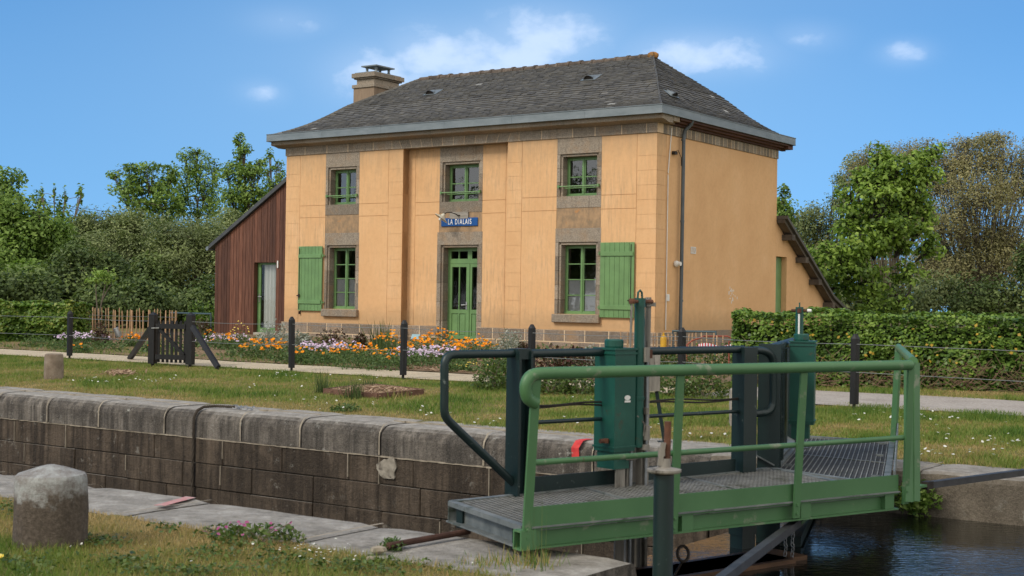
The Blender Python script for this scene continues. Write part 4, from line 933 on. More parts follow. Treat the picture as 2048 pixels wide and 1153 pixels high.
# rear rail, cables and toe board
DZ = Vector((0, 0, 0))
rp_ = [bk_(u, v) for u, v in ((1034, 973), (1000, 941), (930, 874), (903, 848), (893, 836), (889, 822), (889, 780), (889, 735), (891, 722), (897, 713), (908, 709.5), (930, 709))]
m = MB(); m.tube(smooth_path(rp_, 4)+[bk_(1025, 707.5)], .027, 14); m.tube([bk_(1045, 708), bk_(1487, 699)], .028, 14); m.build('rear_handrail', M_DG, ga, smooth=True, world=True)
m = MB(); pc = bk_(1040, 708); m.obox(pc+Z*.0+BN*.0, LB*.06, BN*.05, Z*.034); m.build('rail_cap', M_DG, ga, world=True)
m = MB(); m.tube([bk_(1060, 846), bk_(1480, 823)], .0135, 8); m.build('rear_mid_rail', M_DG, ga, smooth=True, world=True)
m = MB()
for (v0, v1, w) in ((811, 796, 0), (815, 800, .012)):
    q = [bk_(1052+(1500-1052)*i/30, v0+(v1-v0)*i/30+2.2*math.sin(i*.55+w*90)) for i in range(31)]; m.tube(q, .0065, 6)
m.build('hydraulic_hose', M_IRON, ga, world=True)
m = MB(); m.bar(bk_(1050, 972), bk_(1470, 932), .010, .105, BN); m.build('rear_toe_board', M_DG, ga, world=True)
lp2 = smooth_path([bk_(u, v, .0) for u, v in ((1505, 700), (1525, 702), (1538, 708), (1545, 720), (1546, 740), (1546, 800), (1543, 815), (1534, 824), (1518, 827), (1503, 828))], 5)
m = MB(); m.tube(lp2, .029, 14); m.build('rail_end_loop', M_DG, ga, smooth=True, world=True)

def actuator(base, ex, ey, parent, zb, zt, w, d, stick=False, cyl_top=1.46, guide=True, ram=True):
    """square oil-filled housing with ram, clevis arm and guide; ex to the right, ey towards the back, base = near corner"""
    ex, ey = Vector(ex).normalized(), Vector(ey).normalized(); c = base+ex*w/2+ey*d/2; H = lambda x, y, z: Vector((base.x, base.y, 0))+ex*x+ey*y+Z*z
    m = MB(); m.obox(H(w/2, d/2, (zb+zt)/2), ex*w/2, ey*d/2, Z*(zt-zb)/2, .5); m.obox(H(w/2, d/2, zt-.025), ex*(w/2+.008), ey*(d/2+.008), Z*.006, .4); m.obox(H(w/2, d/2, zb+.03), ex*(w/2+.008), ey*(d/2+.008), Z*.006, .4)
    m.obox(H(w/2, d/2, zt+.006), ex*(w/2+.01), ey*(d/2+.01), Z*.0065, .4); m.obox(H(w*.45, d/2, zb-.06), ex*w*.36, ey*d*.42, Z*.06, .4)
    hs = m.build('sluice_actuator', M_BG, parent, world=True)
    m = MB(); m.lathe([(.062, 0), (.066, .01), (.066, .05), (.058, .058), (.0, .059)], 20, H(w*.42, d*.5, zt+.012)); m.build('filler_cap', M_BG, hs, world=True)
    cx, cy = w+.050, .02
    if not ram: return hs
    m = MB()
    m.tube([H(cx, cy, zb+.02), H(cx, cy, cyl_top)], .036, 16); m.tube([H(cx, cy, cyl_top-.05), H(cx, cy, cyl_top+.012)], .039, 16)
    m.tube([H(cx, cy, zb+.35), H(cx, cy, zb+.37)], .043, 16); m.build('ram_cylinder', M_BG, hs, smooth=True, world=True)
    m = MB(); m.tube([H(cx-.022, cy, cyl_top+.01), H(cx-.018, cy, cyl_top+.05), H(cx, cy, cyl_top+.066), H(cx+.018, cy, cyl_top+.05), H(cx+.022, cy, cyl_top+.01)], .0075, 6); m.build('lifting_eye', M_BG, hs, world=True)
    m = MB(); za = cyl_top-.012; m.tube([H(cx-.085, cy-.01, za), H(cx-.03, cy-.01, za)], .012, 8); m.tube([H(cx+.03, cy-.01, za), H(cx+.11, cy-.01, za)], .016, 8); m.lathe([(.02, -.018), (.024, 0), (.02, .02)], 10, H(cx-.085, cy-.01, za)); m.build('cross_arm', M_RUST, hs, world=True)
    m = MB(); m.tube([H(cx-.088, cy-.01, za-.02), H(cx-.098, cy-.01, zt+.02)], .0085, 6)
    m.tube([H(cx+.105, cy+.02, za+.03), H(cx+.10, cy+.02, zt-.06)], .021, 10); m.obox(H(cx+.105, cy+.02, za-.02), ex*.045, ey*.03, Z*.014); m.tube([H(cx+.05, cy, za), H(cx+.09, cy, za-.005)], .022, 10)
    m.tube([H(cx+.052, cy-.01, za-.04), H(cx+.045, cy-.01, za-.14), H(cx+.06, cy, za-.26)], .004, 5); m.build('position_rod', M_STEEL if False else M_GREY, hs, world=True)
    if guide:
        m = MB(); zl = -1.3
        for (x, y, a, b_, tp_) in ((.09, .03, .085, .012, zb-.1), (w-.015, .06, .035, .04, zb-.02), (w+.104, .055, .02, .05, zt-.05), (w+.136, .04, .026, .06, zt-.06)):
            m.obox(H(x, y, (zl+tp_)/2), ex*a/2, ey*b_/2, Z*(tp_-zl)/2)
        m.obox(H(w+.08, .12, (zl+zt)/2), ex*.06, ey*.006, Z*(zt-.02-zl)/2); m.build('guide_frame', M_GREY, hs, world=True)
        m = MB(); m.tube([H(w-.005, .03, zb+.1), H(w-.005, .03, -1.2)], .012, 8); m.tube([H(w+.118, .005, zt-.05), H(w+.118, .005, -.2)], .010, 8); m.build('lift_rod', M_CHAIN, hs, world=True)
        m = MB()
        for (x, z, sx_, sz) in ((.075, zb+.12, .035, .05), (.065, zb+.02, .05, .018), (.06, zt-.035, .04, .05), (.065, zb+.27, .03, .022)): m.obox(H(w+x+.02, -.005, z), ex*sx_/2, ey*.03, Z*sz)
        m.tube([H(w*.55, -.012, zb-.045), H(w*.85, -.02, zb-.05), H(w+.04, -.02, zb-.03)], .014, 8); m.tube([H(w+.02, 0, zb+.24), H(w+.075, -.02, zb+.18), H(w+.07, -.01, zb+.1)], .006, 5); m.build('valve_block', M_GREY, hs, world=True)
        m = MB(); m.obox(H(w+.10, -.006, zt-.03), ex*.03, ey*.025, Z*.03); m.obox(H(w+.1, .0, zb+.13), ex*.012, ey*.02, Z*.02); m.tube([H(-.075, d*.3, zb+.075), H(.0, d*.3, zb+.075)], .015, 8); m.lathe([(.022, -.015), (.022, .015)], 8, H(-.022, d*.3, zb+.075)); m.build('rusty_fittings', M_RUST, hs, world=True)
    if stick:
        m = MB(); o = H(w*.6, -.0035, zt-.34); pl = [o+ex*(.028*math.cos(t))+Z*(.017*math.sin(t)+.012) for t in np.linspace(0, 2*PI, 20, endpoint=False)]; m.prism(pl, ey*.002); m.obox(o-Z*.013, ex*.028, ey*.001, Z*.0065); m.build('sticker', M_WHITEPL, hs, world=True)
    return hs
ab = vz(1228, 975, .18); dY = onplane(1228, 900, BLp+BN*.13, BN)
actuator(Vector((dY.x, dY.y, 0)), LB, -BN, ga, .42, 1.115, .20, .20, stick=True)
# far leaf
FL, FR, BR, BLf = vz(1548, 937.5, ZD), vz(1772, 969, ZD), vz(1784, 884, ZD), vz(1602, 872, ZD)
gb = thing('lock_gate', 'far leaf of the lock gate with striped dark grating sloping up to the far bank', 'lock gate', FL)
D_F = (BLf-FL).normalized(); S_F = Vector((D_F.y, -D_F.x, 0))
MID = .52
m = MB(); n_ = 22; M1, M2 = FL.lerp(BLf, MID)+Z*-.02, FR.lerp(BR, MID)+Z*-.02
quads = ((FL, FR, M2, M1), (M1, M2, BR, BLf))
for a, b, c, d in quads: m.prism([a-Z*.03, b-Z*.03, c-Z*.03, d-Z*.03], Z*.012, .5)
m.build('ramp_plate', smat('dark_grating_plate', [(.3, (.03, .031, .032)), (.7, (.055, .056, .057))], 8, .8, .4, 90, .003, spec=.2), gb, world=True)
m = MB()
for a, b, c, d in quads:
    for i in range(1, n_): s = i/n_; m.bar(a.lerp(b, s)-Z*.010, d.lerp(c, s)-Z*.010, .007, .004)
m.build('grating_bars', M_GRATE, gb, world=True)
m = MB()
for a, b, c, d in quads:
    m.bar(d-Z*.012, c-Z*.012, .02, .008)
for p, q in ((FL, FR), (BR, BLf), (FL, M1), (M1, BLf), (FR, M2), (M2, BR)): m.bar(p-Z*.008, q-Z*.008, .05, .024)
for (s, t) in ((.1, .12), (.9, .12), (.9, .6), (.15, .6), (.9, .93), (.5, .95)): m.obox(lerpq(FL, FR, BR, BLf, s, t)+Z*.0, S_F*.03, D_F*.012, Z*.008)
m.build('ramp_frame', M_GALV, gb, world=True)
m = MB(); m.prism([FL+Z*.02, M1+Z*.02, BLf+Z*.02, BLf-S_F*.22+Z*.16, M1-S_F*.22+Z*.16, FL-S_F*.16+Z*.10], Z*.006); m.build('kick_plate', M_GALV, gb, world=True)
m = MB(); q = (BLf-FL).length
for k in range(3): m.bar(FL.lerp(FR, .16)+Z*(-.66-k*.4), BLf.lerp(BR, .16)+Z*(-.66-k*.4), .2, .16)
m.obox(FL.lerp(FR, .16).lerp(BLf.lerp(BR, .16), .5)+Z*-.95, D_F*q/2, S_F*.08, Z*.45); m.build('leaf_beams', M_DG, gb, world=True)
m = MB(); m.bar(FL.lerp(BLf, .06)+S_F*.08+Z*-.16, BLf+S_F*.08+Z*-.16, .08, .16); m.bar(FR.lerp(BR, .06)-S_F*.08+Z*-.12, BR-S_F*.08+Z*-.12, .07, .13); m.build('deck_bearer', M_DG, gb, world=True)
fb = FL+D_F*.12-S_F*.05
m = MB(); ibeam(m, Vector((fb.x, fb.y, -1.3)), Vector((fb.x, fb.y, 1.13)), S_F, D_F, .17, .13); m.build('mitre_post', M_DG, gb, world=True)
pend = FL+D_F*2.3-S_F*.05
m = MB(); f2 = fb+D_F*.55; ibeam(m, Vector((f2.x, f2.y, .0)), Vector((f2.x, f2.y, 1.12)), S_F, D_F, .12, .10); f3 = fb+D_F*2.0; ibeam(m, Vector((f3.x, f3.y, .0)), Vector((f3.x, f3.y, 1.12)), S_F, D_F, .12, .10); m.build('rail_post', M_DG, gb, world=True)
m = MB(); m.tube([Vector((fb.x, fb.y, 1.10)), Vector((f3.x, f3.y, 1.10))+D_F*.1], .035, 12); m.build('rear_handrail', M_DG, gb, smooth=True, world=True)
m = MB(); sp0, sp1 = fb+D_F*.08+S_F*.02, fb+D_F*1.35+S_F*.02; m.prism([Vector((sp0.x, sp0.y, .2)), Vector((sp1.x, sp1.y, .2)), Vector((sp1.x, sp1.y, 1.06)), Vector((sp0.x, sp0.y, 1.06))], S_F*.008); m.build('rail_panel', M_DG, gb, world=True)
dq = atdepth(1578, 850, 11.75)
actuator(Vector((dq.x, dq.y, 0)), S_F, D_F, gb, .42, 1.12, .205, .2, guide=False, ram=False)
m = MB(); cx = atdepth(1598, 700, 11.85); m.tube([Vector((cx.x, cx.y, 1.0)), Vector((cx.x, cx.y, 1.42))], .034, 14); m.tube([Vector((cx.x, cx.y, 1.40)), Vector((cx.x, cx.y, 1.46))], .006, 6); m.build('ram_cylinder', M_BG, gb, smooth=True, world=True)
m = MB(); m.tube([Vector((cx.x, cx.y, 1.39))-S_F*.07, Vector((cx.x, cx.y, 1.39))+S_F*.065], .012, 8); m.lathe([(.018, -.018), (.018, .018)], 10, Vector((cx.x, cx.y, 1.39))-D_F*.035); m.build('cross_arm', M_RUST, gb, world=True)
m = MB(); m.tube([Vector((cx.x, cx.y, 1.39))+S_F*.065, Vector((cx.x, cx.y, 1.39))+S_F*.1], .014, 8); m.tube([Vector((cx.x, cx.y, 1.36))-D_F*.04, Vector((cx.x, cx.y, 1.1))-D_F*.04], .008, 6); m.build('position_rod', M_WHITEPL, gb, world=True)
m = MB(); m.tube(smooth_path([Vector((cx.x, cx.y, 1.0))-S_F*.05-D_F*.03, Vector((cx.x, cx.y, 1.1))-S_F*.055-D_F*.05, Vector((cx.x, cx.y, 1.16))-D_F*.06, Vector((cx.x, cx.y, 1.08))+S_F*.03-D_F*.06]), .009, 6); m.build('hydraulic_hose', M_IRON, gb, world=True)
# bright green rail of the far leaf
g0, g1 = vz(1826, 723, 1.06), vz(1797, 695, 1.06); gd = (g1-g0).normalized()
m = MB(); m.tube([g0, g1], .033, 14); m.build('handrail', M_LG, gb, smooth=True, world=True)
m = MB(); gf = fr_(1809, 1001, .07)
m.bar(gf+DL*.03, g0+Z*-.01+DL*.025, .06, .03, DL); m.bar(gf-DL*.04, g0+Z*-.02-DL*.045, .0795, .02, DL); m.build('rail_post', M_LG, gb, world=True)
m = MB(); m.bar(Vector((g1.x, g1.y, .02))-OUT*.05, g1+Z*-.01, .06, .03, OUT); m.build('rail_post', M_LG, gb, world=True)
m = MB(); m.bar(FR.lerp(BR, .1)+S_F*.05-Z*.02, BR+S_F*.05+Z*.1, .012, .16, S_F); m.build('side_plate', M_GALV, gb, world=True)
# chains hanging from the mitre into the water
ch = thing('safety_chain', 'pair of thin chains hanging beside the dark mitre post down to the water', 'chain', fb)
m = MB()
for k, (dx, l) in enumerate(((.11, .62), (.15, .70))):
    b0 = atdepth(1572+k*14, 1020, 9.9); chain(m, [Vector((b0.x+.004*math.sin(i*2), b0.y, .02-i*.032)) for i in range(int(l/.032))], .010, .003)
m.build('links', M_CHAIN, ch, world=True)
# operating bars
r0 = thing('operating_bar', 'dark steel gate-opening bar running from the near leaf down to the near quay', 'gate bar', vz(1604, 1036, .0))
a0, a1 = vz(1602, 1040, .0), vz(1440, 1162, .0); a1 = a0+(a1-a0)*1.35
m = MB(); m.bar(a0, a1, .05, .05); m.build('bar', M_BLKST, r0, world=True)
m = MB(); dd = (a0-a1).normalized(); m.bar(a0-dd*.12+Z*.0, a0+dd*.22, .062, .02); m.build('end_strap', M_LG, r0, world=True)
m = MB(); pr = a0+dd*.16; m.tube([pr+Z*-.02, pr+Z*.17], .014, 8); m.build('pivot_pin', M_RUST, r0, world=True)
b0, b1 = vz(1815, 976, .09), vz(2048, 945, .09); dd = (b1-b0).normalized()
r1 = thing('operating_bar', 'dark steel gate-opening bar running from the far leaf across to the far bank', 'gate bar', b0)
m = MB(); m.bar(b0+dd*.25, b1+dd*.9, .05, .05); m.build('bar', M_BLKST, r1, world=True)
m = MB(); m.bar(b0-dd*.05, b0+dd*.28, .05, .018); m.build('end_strap', M_LG, r1, world=True)
m = MB(); m.bar(b0+dd*.22, b0+dd*.30, .058, .058); m.build('clamp', M_IRON, r1, world=True)
# iron bar lying on the quay
i0, i1 = vz(776, 1092, .03), vz(938, 1063, .03)
m = MB(); m.tube([i0, i1], .019, 10); o = m.build('iron_pipe', smat('dark_rust', [(.3, (.03, .015, .011)), (.55, (.06, .028, .019)), (.75, (.10, .05, .032))], 9, .9, .5, 60, .004)); tag(o, 'rust brown iron pipe lying across the near quay slabs', 'pipe')
# winding post in the foreground
pt = atdepth(1328, 940, 6.0); wp = thing('winding_post', 'dark green round post with flange top and rusty upright crank, nearest the camera', 'post', (pt.x, pt.y, 0))
zt = pt.z
m = MB(); m.lathe([(.044, -.02), (.044, zt-.02)], 20, (pt.x, pt.y, 0)); m.build('column', M_DG, wp, smooth=True, world=True)
m = MB(); m.lathe([(.07, zt-.012), (.076, zt-.006), (.076, zt+.003), (.03, zt+.012), (.026, zt+.05)], 20, (pt.x, pt.y, 0)); m.build('flange', M_GREY, wp, smooth=True, world=True)
m = MB(); m.tube([(pt.x+.012, pt.y, zt+.04), (pt.x+.014, pt.y, zt+.21)], .0155, 12); m.build('crank_spindle', M_RUST, wp, smooth=True, world=True)
m = MB(); m.tube([(pt.x-.012, pt.y-.01, zt+.06), (pt.x-.014, pt.y-.01, zt+.10)], .016, 12); m.bar((pt.x-.022, pt.y-.02, zt+.02), (pt.x-.006, pt.y-.02, zt+.12), .022, .014); m.build('pawl', M_GREY, wp, world=True)
# small control box on a raked stand behind the gate
cb = vz(1329, 885, 0); kb = thing('control_box', 'grey metal control box on a slanting dark stand behind the walkway rail', 'control box', cb)
tp = atdepth(1313, 783, cb.y+.02)
m = MB(); m.bar(cb, tp, .035, .035); m.obox(cb+Z*.006, (.07, 0, 0), (0, .05, 0), (0, 0, .006)); m.build('stand', M_DG, kb, world=True)
m = MB(); q = atdepth(1302, 745, cb.y); m.obox(q, (.088, 0, 0), (0, .06, 0), (0, 0, .19)); m.build('box', M_GREY, kb, world=True)
# ------------------------------------------------------------------ leaves and bark
L_BRIGHT = leafmat('spring_oak_leaves', [(0.079, 0.138, 0.025), (0.165, 0.258, 0.042), (0.264, 0.382, 0.063), (0.382, 0.488, 0.112)], .38)
L_MID = leafmat('mid_green_leaves', [(0.075, 0.135, 0.027), (0.143, 0.232, 0.045), (0.217, 0.323, 0.068), (0.315, 0.42, 0.105)], .35)
L_DEEP = leafmat('deep_green_leaves', [(0.045, 0.072, 0.024), (0.09, 0.132, 0.039), (0.15, 0.203, 0.06), (0.225, 0.285, 0.09)], .3)
L_WILLOW = leafmat('grey_willow_leaves', [(0.11, 0.143, 0.058), (0.184, 0.223, 0.089), (0.257, 0.302, 0.122), (0.353, 0.389, 0.166)], .3)
L_CATKIN = leafmat('faded_willow_leaves', [(0.167, 0.156, 0.07), (0.234, 0.22, 0.097), (0.302, 0.275, 0.124), (0.393, 0.334, 0.151)], .3)
L_IVY = leafmat('ivy_leaves', [(0.035, 0.072, 0.015), (0.083, 0.152, 0.024), (0.141, 0.231, 0.035), (0.216, 0.303, 0.056)], .25, .42)
L_BEECH = leafmat('hedge_leaves', [(0.033, 0.074, 0.015), (0.083, 0.156, 0.022), (0.156, 0.248, 0.037), (0.276, 0.294, 0.064)], .3, .45)
L_HERB = leafmat('herb_foliage', [(0.05, 0.085, 0.03), (0.085, 0.14, 0.042), (0.13, 0.19, 0.06)], .3)
L_SILVER = leafmat('silver_foliage', [(.21, .225, .185), (.30, .32, .27), (.40, .415, .36)], .25)
L_REDROSE = leafmat('red_rose_leaves', [(.045, .018, .014), (.085, .028, .02), (.05, .06, .02), (.10, .045, .03)], .3, .4)
L_ROSE = leafmat('rose_leaves', [(0.033, 0.058, 0.016), (0.065, 0.111, 0.023), (0.111, 0.163, 0.036), (0.143, 0.13, 0.052)], .3, .4)
L_YELL = leafmat('yellowing_leaves', [(.30, .19, .02), (.42, .28, .03), (.38, .32, .06)], .25)
L_IRIS = leafmat('sword_leaves', [(.035, .06, .018), (.07, .11, .035), (.12, .16, .05)], .3)
P_ORANGE = leafmat('orange_petals', [(.80, .22, .004), (.90, .32, .006), (.95, .43, .015)], .3, .6)
P_MAUVE = leafmat('pale_mauve_petals', [(.50, .33, .52), (.66, .50, .68), (.80, .70, .80)], .25, .6)
P_WHITE = leafmat('white_petals', [(.66, .65, .60), (.8, .79, .75)], .25, .6)
P_YELLOW = leafmat('yellow_petals', [(.75, .48, .02), (.8, .6, .08), (.78, .7, .3)], .25, .6)
P_PINK = leafmat('clover_pink_petals', [(.30, .06, .17), (.42, .12, .26)], .25, .6)
M_BARK = smat('grey_brown_bark', [(.3, (.045, .035, .026)), (.55, (.085, .068, .05)), (.75, (.14, .115, .09))], 8, .95, .7, 30, .01, stretch=(3, 3, .6))
M_TWIG = smat('thin_twigs', [(.3, (.13, .105, .075)), (.7, (.22, .185, .14))], 5, .95)

def gpoint(u, Y):           # point on the terrain in direction u at depth Y
    d = ray(u, 640); P = CAM + d*(Y/d.y); n = P.x*D2.x+P.y*D2.y; return Vector((P.x, P.y, zg(n)))
COVK = 1.75
def blob_tree(name, label, cat, u0, Y, blobs, lmat, leaf=.14, cover=2.2, sub=9, wd=.55, twig=0, trunk=.16, group=None, tb=(.15, .75), tintspan=.5, droop=0, fork=.3, bark=None, spread=1.0, vert=False, fan=0):
    base = gpoint(u0, Y); k = Y/F_PX; t = thing(name, label, cat, base, 0, group)
    lv_ = LV(); tr = MB(); cs = []
    for bl in blobs:
        u, v, ru, rv = bl[:4]; dy = bl[4] if len(bl) > 4 else random.uniform(-.8, .8)*ru*k*spread
        c = atdepth(u, v, Y+dy); cs.append((c, ru*k, rv*k))
    lo = min(c.z-rz*.3 for c, rx, rz in cs); cx = sum((c for c, _, _ in cs), Vector())/len(cs)
    f0 = base+Vector((0, 0, max(.4, (cx.z-base.z)*fork))); f0 += Vector(((cx.x-base.x)*.25, (cx.y-base.y)*.25, 0))
    top = max((c for c, _, _ in cs), key=lambda q: q.z)
    tr.tube(smooth_path([base-Vector((0, 0, .2)), base.lerp(f0, .5)+Vector((random.uniform(-.1, .1), 0, 0)), f0], 4), [trunk*(1.15-.5*i/8) for i in range(9)], 8)
    nodes = [(f0, trunk*.6, Vector((0, 0, 1)))]; pend = sorted(cs, key=lambda q: (q[0]-f0).length)
    for c, rx, rz in pend:                       # each bough grows from the nearest point of the tree
        s0, w0, dr0 = min(nodes, key=lambda q: (q[0]-c).length+(.6*(q[0]-c).length if q[0].z > c.z+.3 else 0)); L_ = (c-s0).length; w1 = max(.012, w0*.62)
        pth = smooth_path([s0, s0+dr0*L_*.3+(c-s0)*.25+Vector((random.uniform(-.06, .06)*L_, 0, random.uniform(-.03, .08)*L_)), c], 4)
        if not fan: tr.tube(pth, [w0*.8+(w1-w0*.8)*i/8 for i in range(9)], 6)
        nodes.append((c, w1, (c-s0).normalized()))
    for c, rx, rz in cs:
        ry = rx*.85; area = PI*(rx/k)*(rz/k); lp = (leaf/k)**2*wd*.5; N = max(30, int(cover*COVK*area/lp))
        S = rng.normal(size=(sub, 3)); S = unit(S)*rng.uniform(.35, .95, (sub, 1))
        if vert: S[:, 2] = np.abs(S[:, 2])*1.0-.15
        which = rng.integers(0, sub, N); st = rng.normal(0, .16, sub)
        o = S[which]+rng.normal(size=(N, 3))*(.30 if not vert else .26)
        r = np.linalg.norm(o, axis=1); o *= np.minimum(1, 1.12/np.maximum(r, 1e-6))[:, None]
        P = np.array(c)+o*np.array([rx, ry, rz])
        V, Fc = leaf_arrays(P, rng.uniform(.65, 1.35, N)*leaf, wd, up=0, nrm=unit(unit(o)*.8+rng.normal(size=(N, 3))*.5+np.array([0, -.15, .45])))
        T = np.clip(.42+st[which]+rng.normal(0, .16, N)*tintspan*2, 0, 1); lv_.add(V, Fc, T)
        w0 = .05; q = f0
        for j in range(fan):
            d = rng.normal(size=3); d /= np.linalg.norm(d); d[2] = abs(d[2])*.9; e = Vector(c)+Vector((d[0]*rx*.9, d[1]*ry*.9, d[2]*rz)); b0 = base+Vector((random.uniform(-.5, .5), random.uniform(-.3, .3), 0)); md = b0.lerp(e, .5)+Vector(((c.x-b0.x)*.12, 0, .12*(e.z-b0.z)))
            tr.tube(smooth_path([b0, md, e], 4), [.030-.0029*i for i in range(9)], 4, caps=False)
        for j in range(sub if not fan else 0):
            e = Vector(c)+Vector((S[j][0]*rx, S[j][1]*ry, S[j][2]*rz)); mp = c.lerp(e, .5)+Vector((0, 0, .06*rz)); tr.tube([c.lerp(q, .25), mp, e], [w0*.32, w0*.2, w0*.08], 4)
        if twig:
            for j in range(int(twig*area/1000)):
                d = unit(rng.normal(size=(1, 3)))[0]*rng.uniform(.3, 1.05)
                if vert: d[2] = abs(d[2])
                e = Vector(c)+Vector((d[0]*rx, d[1]*ry, d[2]*rz)); s_ = Vector(c)+Vector((d[0]*rx*.55, d[1]*ry*.55, d[2]*rz*.5-rz*random.uniform(.25, .7) if vert else d[2]*rz*.2)); mid = s_.lerp(e, .55)+Vector((random.uniform(-.06, .06)*rx, random.uniform(-.06, .06)*rx, 0)); tr.tube([s_, mid, e], [.010, .0065, .003], 3, caps=False)
    lv_.build('crown', lmat, t, world=True); tr.build('trunk', bark or M_BARK, t, world=True); return t
TG = 'trees behind the house and garden'
# --- left of the house
blob_tree('broadleaf_tree', 'tall bright green bushy tree rising over the clipped hedge', 'tree', 10, 48, [(20, 410, 75, 62), (-40, 440, 80, 80), (70, 455, 62, 62), (20, 500, 95, 60), (95, 520, 55, 62), (-30, 560, 90, 60), (60, 575, 80, 50), (110, 470, 40, 45), (15, 362, 34, 26)], L_MID, .16, 2.6, 10, trunk=.2, group=TG)
blob_tree('broadleaf_tree', 'dark green thicket tree right of the bright bushy one, behind the clipped hedge', 'tree', 150, 46, [(140, 560, 60, 60), (190, 590, 60, 45), (120, 605, 70, 35), (215, 560, 45, 50), (165, 515, 45, 40)], L_DEEP, .15, 2.8, 9, trunk=.14, group=TG)
blob_tree('sapling', 'thin upright sprouting shoots rising against the sky behind the left thicket', 'tree', 110, 58, [(75, 420, 14, 40), (95, 432, 12, 35), (118, 430, 14, 38), (140, 440, 12, 40), (157, 405, 6, 34), (164, 385, 4, 18), (85, 395, 5, 26), (108, 392, 4, 26), (130, 400, 5, 26), (60, 470, 40, 40), (120, 485, 50, 40), (165, 480, 35, 40), (185, 450, 25, 25)], L_MID, .17, 1.15, 7, twig=3, trunk=.1, group=TG, bark=M_TWIG)
blob_tree('willow_tree', 'rounded grey green willow behind the chestnut paling fence', 'tree', 250, 53, [(215, 450, 55, 45), (175, 480, 50, 45), (255, 470, 60, 50), (220, 520, 75, 55), (160, 540, 50, 60), (275, 540, 55, 60), (210, 580, 70, 40)], L_WILLOW, .13, 2.2, 10, .42, twig=5, trunk=.2, group=TG)
blob_tree('oak_tree', 'airy green oak with flat spreading top above the grey willows', 'tree', 300, 64, [(245, 378, 34, 16), (232, 350, 18, 10), (285, 362, 45, 26), (320, 375, 40, 34), (275, 405, 38, 24), (330, 420, 36, 40), (255, 335, 20, 8), (300, 335, 38, 10), (270, 440, 45, 25), (345, 350, 18, 24)], L_MID, .17, 2.0, 10, .6, twig=.8, trunk=.2, group=TG)
blob_tree('ash_tree', 'slender open crowned tree right of the oak', 'tree', 395, 66, [(375, 315, 20, 18), (395, 330, 30, 28), (410, 365, 30, 30), (370, 365, 24, 30), (392, 305, 14, 10), (395, 410, 40, 32), (420, 400, 22, 30), (360, 400, 22, 30), (430, 340, 12, 22)], L_MID, .15, 1.35, 10, .5, twig=1.6, trunk=.15, group=TG)
blob_tree('tall_tree', 'tallest pointed tree just left of the timber annex', 'tree', 490, 61, [(478, 283, 13, 16), (488, 300, 20, 14), (470, 330, 30, 14), (505, 340, 30, 16), (485, 355, 38, 18), (455, 348, 22, 10), (500, 385, 45, 25), (465, 390, 34, 25), (530, 400, 36, 30), (490, 425, 55, 28), (478, 312, 12, 12), (520, 325, 16, 10)], L_MID, .15, 2.0, 10, .55, twig=.8, trunk=.17, group=TG)
blob_tree('sapling', 'airy young tree touching the left end of the house eaves', 'tree', 555, 60, [(540, 312, 8, 16), (553, 330, 14, 12), (560, 350, 14, 16), (548, 370, 22, 16), (566, 385, 14, 22), (540, 400, 20, 25), (537, 345, 8, 10)], L_MID, .14, 1.3, 8, .5, twig=1.6, trunk=.08, group=TG, bark=M_TWIG)
blob_tree('willow_tree', 'broad grey green willow directly behind the black gate', 'tree', 370, 52, [(350, 470, 60, 42), (400, 480, 55, 45), (330, 530, 65, 55), (400, 545, 65, 60), (440, 500, 40, 50), (310, 590, 60, 40), (380, 600, 70, 35)], L_WILLOW, .13, 2.2, 10, .42, twig=5, trunk=.2, group=TG)
blob_tree('willow_tree', 'pale olive willow rising over the annex roof slope', 'tree', 480, 55, [(450, 460, 45, 40), (490, 460, 50, 35), (420, 500, 40, 45), (470, 510, 50, 40), (530, 440, 40, 30)], L_WILLOW, .13, 1.7, 9, .42, twig=6, trunk=.15, group=TG)
for i, (u, v, ru, rv, Y, lab) in enumerate(((30, 590, 90, 55, 43, 'dark bush behind the left end of the clipped hedge'), (240, 600, 75, 55, 45, 'dark bush behind the tin pots on the paling fence'), (340, 605, 75, 50, 47, 'dark bush behind the left black gate post'), (415, 600, 45, 45, 46, 'dark bush at the foot of the timber annex corner'), (300, 560, 50, 50, 50, 'dark tall bush between the two grey willows'))):
    blob_tree('bush', lab, 'bush', u, Y, [(u, v, ru, rv), (u-ru*.5, v+15, ru*.7, rv*.8), (u+ru*.5, v+10, ru*.7, rv*.8)], L_DEEP, .15, 2.6, 9, trunk=.07, group='dark undergrowth bushes')
tt_ = thing('young_tree', 'thin bare forked young tree with few pale leaves behind the paling fence', 'tree', gpoint(197, 40.5)); m = MB(); g_ = gpoint(197, 40.5)
for pth in (((197, 640), (193, 600), (192, 570), (196, 545)), ((197, 640), (205, 595), (212, 565), (217, 540)), ((203, 605), (210, 590), (222, 570))): m.tube(smooth_path([atdepth(u, v, 40.5) for u, v in pth], 4), [.024-.0012*i for i in range(13 if len(pth) == 4 else 9)], 6)
m.build('trunk', smat('pale_bark', [(.3, (.09, .075, .055)), (.7, (.15, .125, .095))], 8, .9), tt_, world=True)
lv_ = LV()
for (u, v, ru, rv, n) in ((205, 548, 22, 8, 120), (188, 562, 14, 6, 60), (220, 560, 12, 8, 60)):
    P = np.array(atdepth(u, v, 40.5))+rng.normal(size=(n, 3))*np.array([ru, ru, rv])*.6*40.5/F_PX; V, Fc = leaf_arrays(P, rng.uniform(.08, .16, n), .6); lv_.add(V, Fc, rng.uniform(.5, 1, n))
lv_.build('crown', L_MID, tt_, world=True)
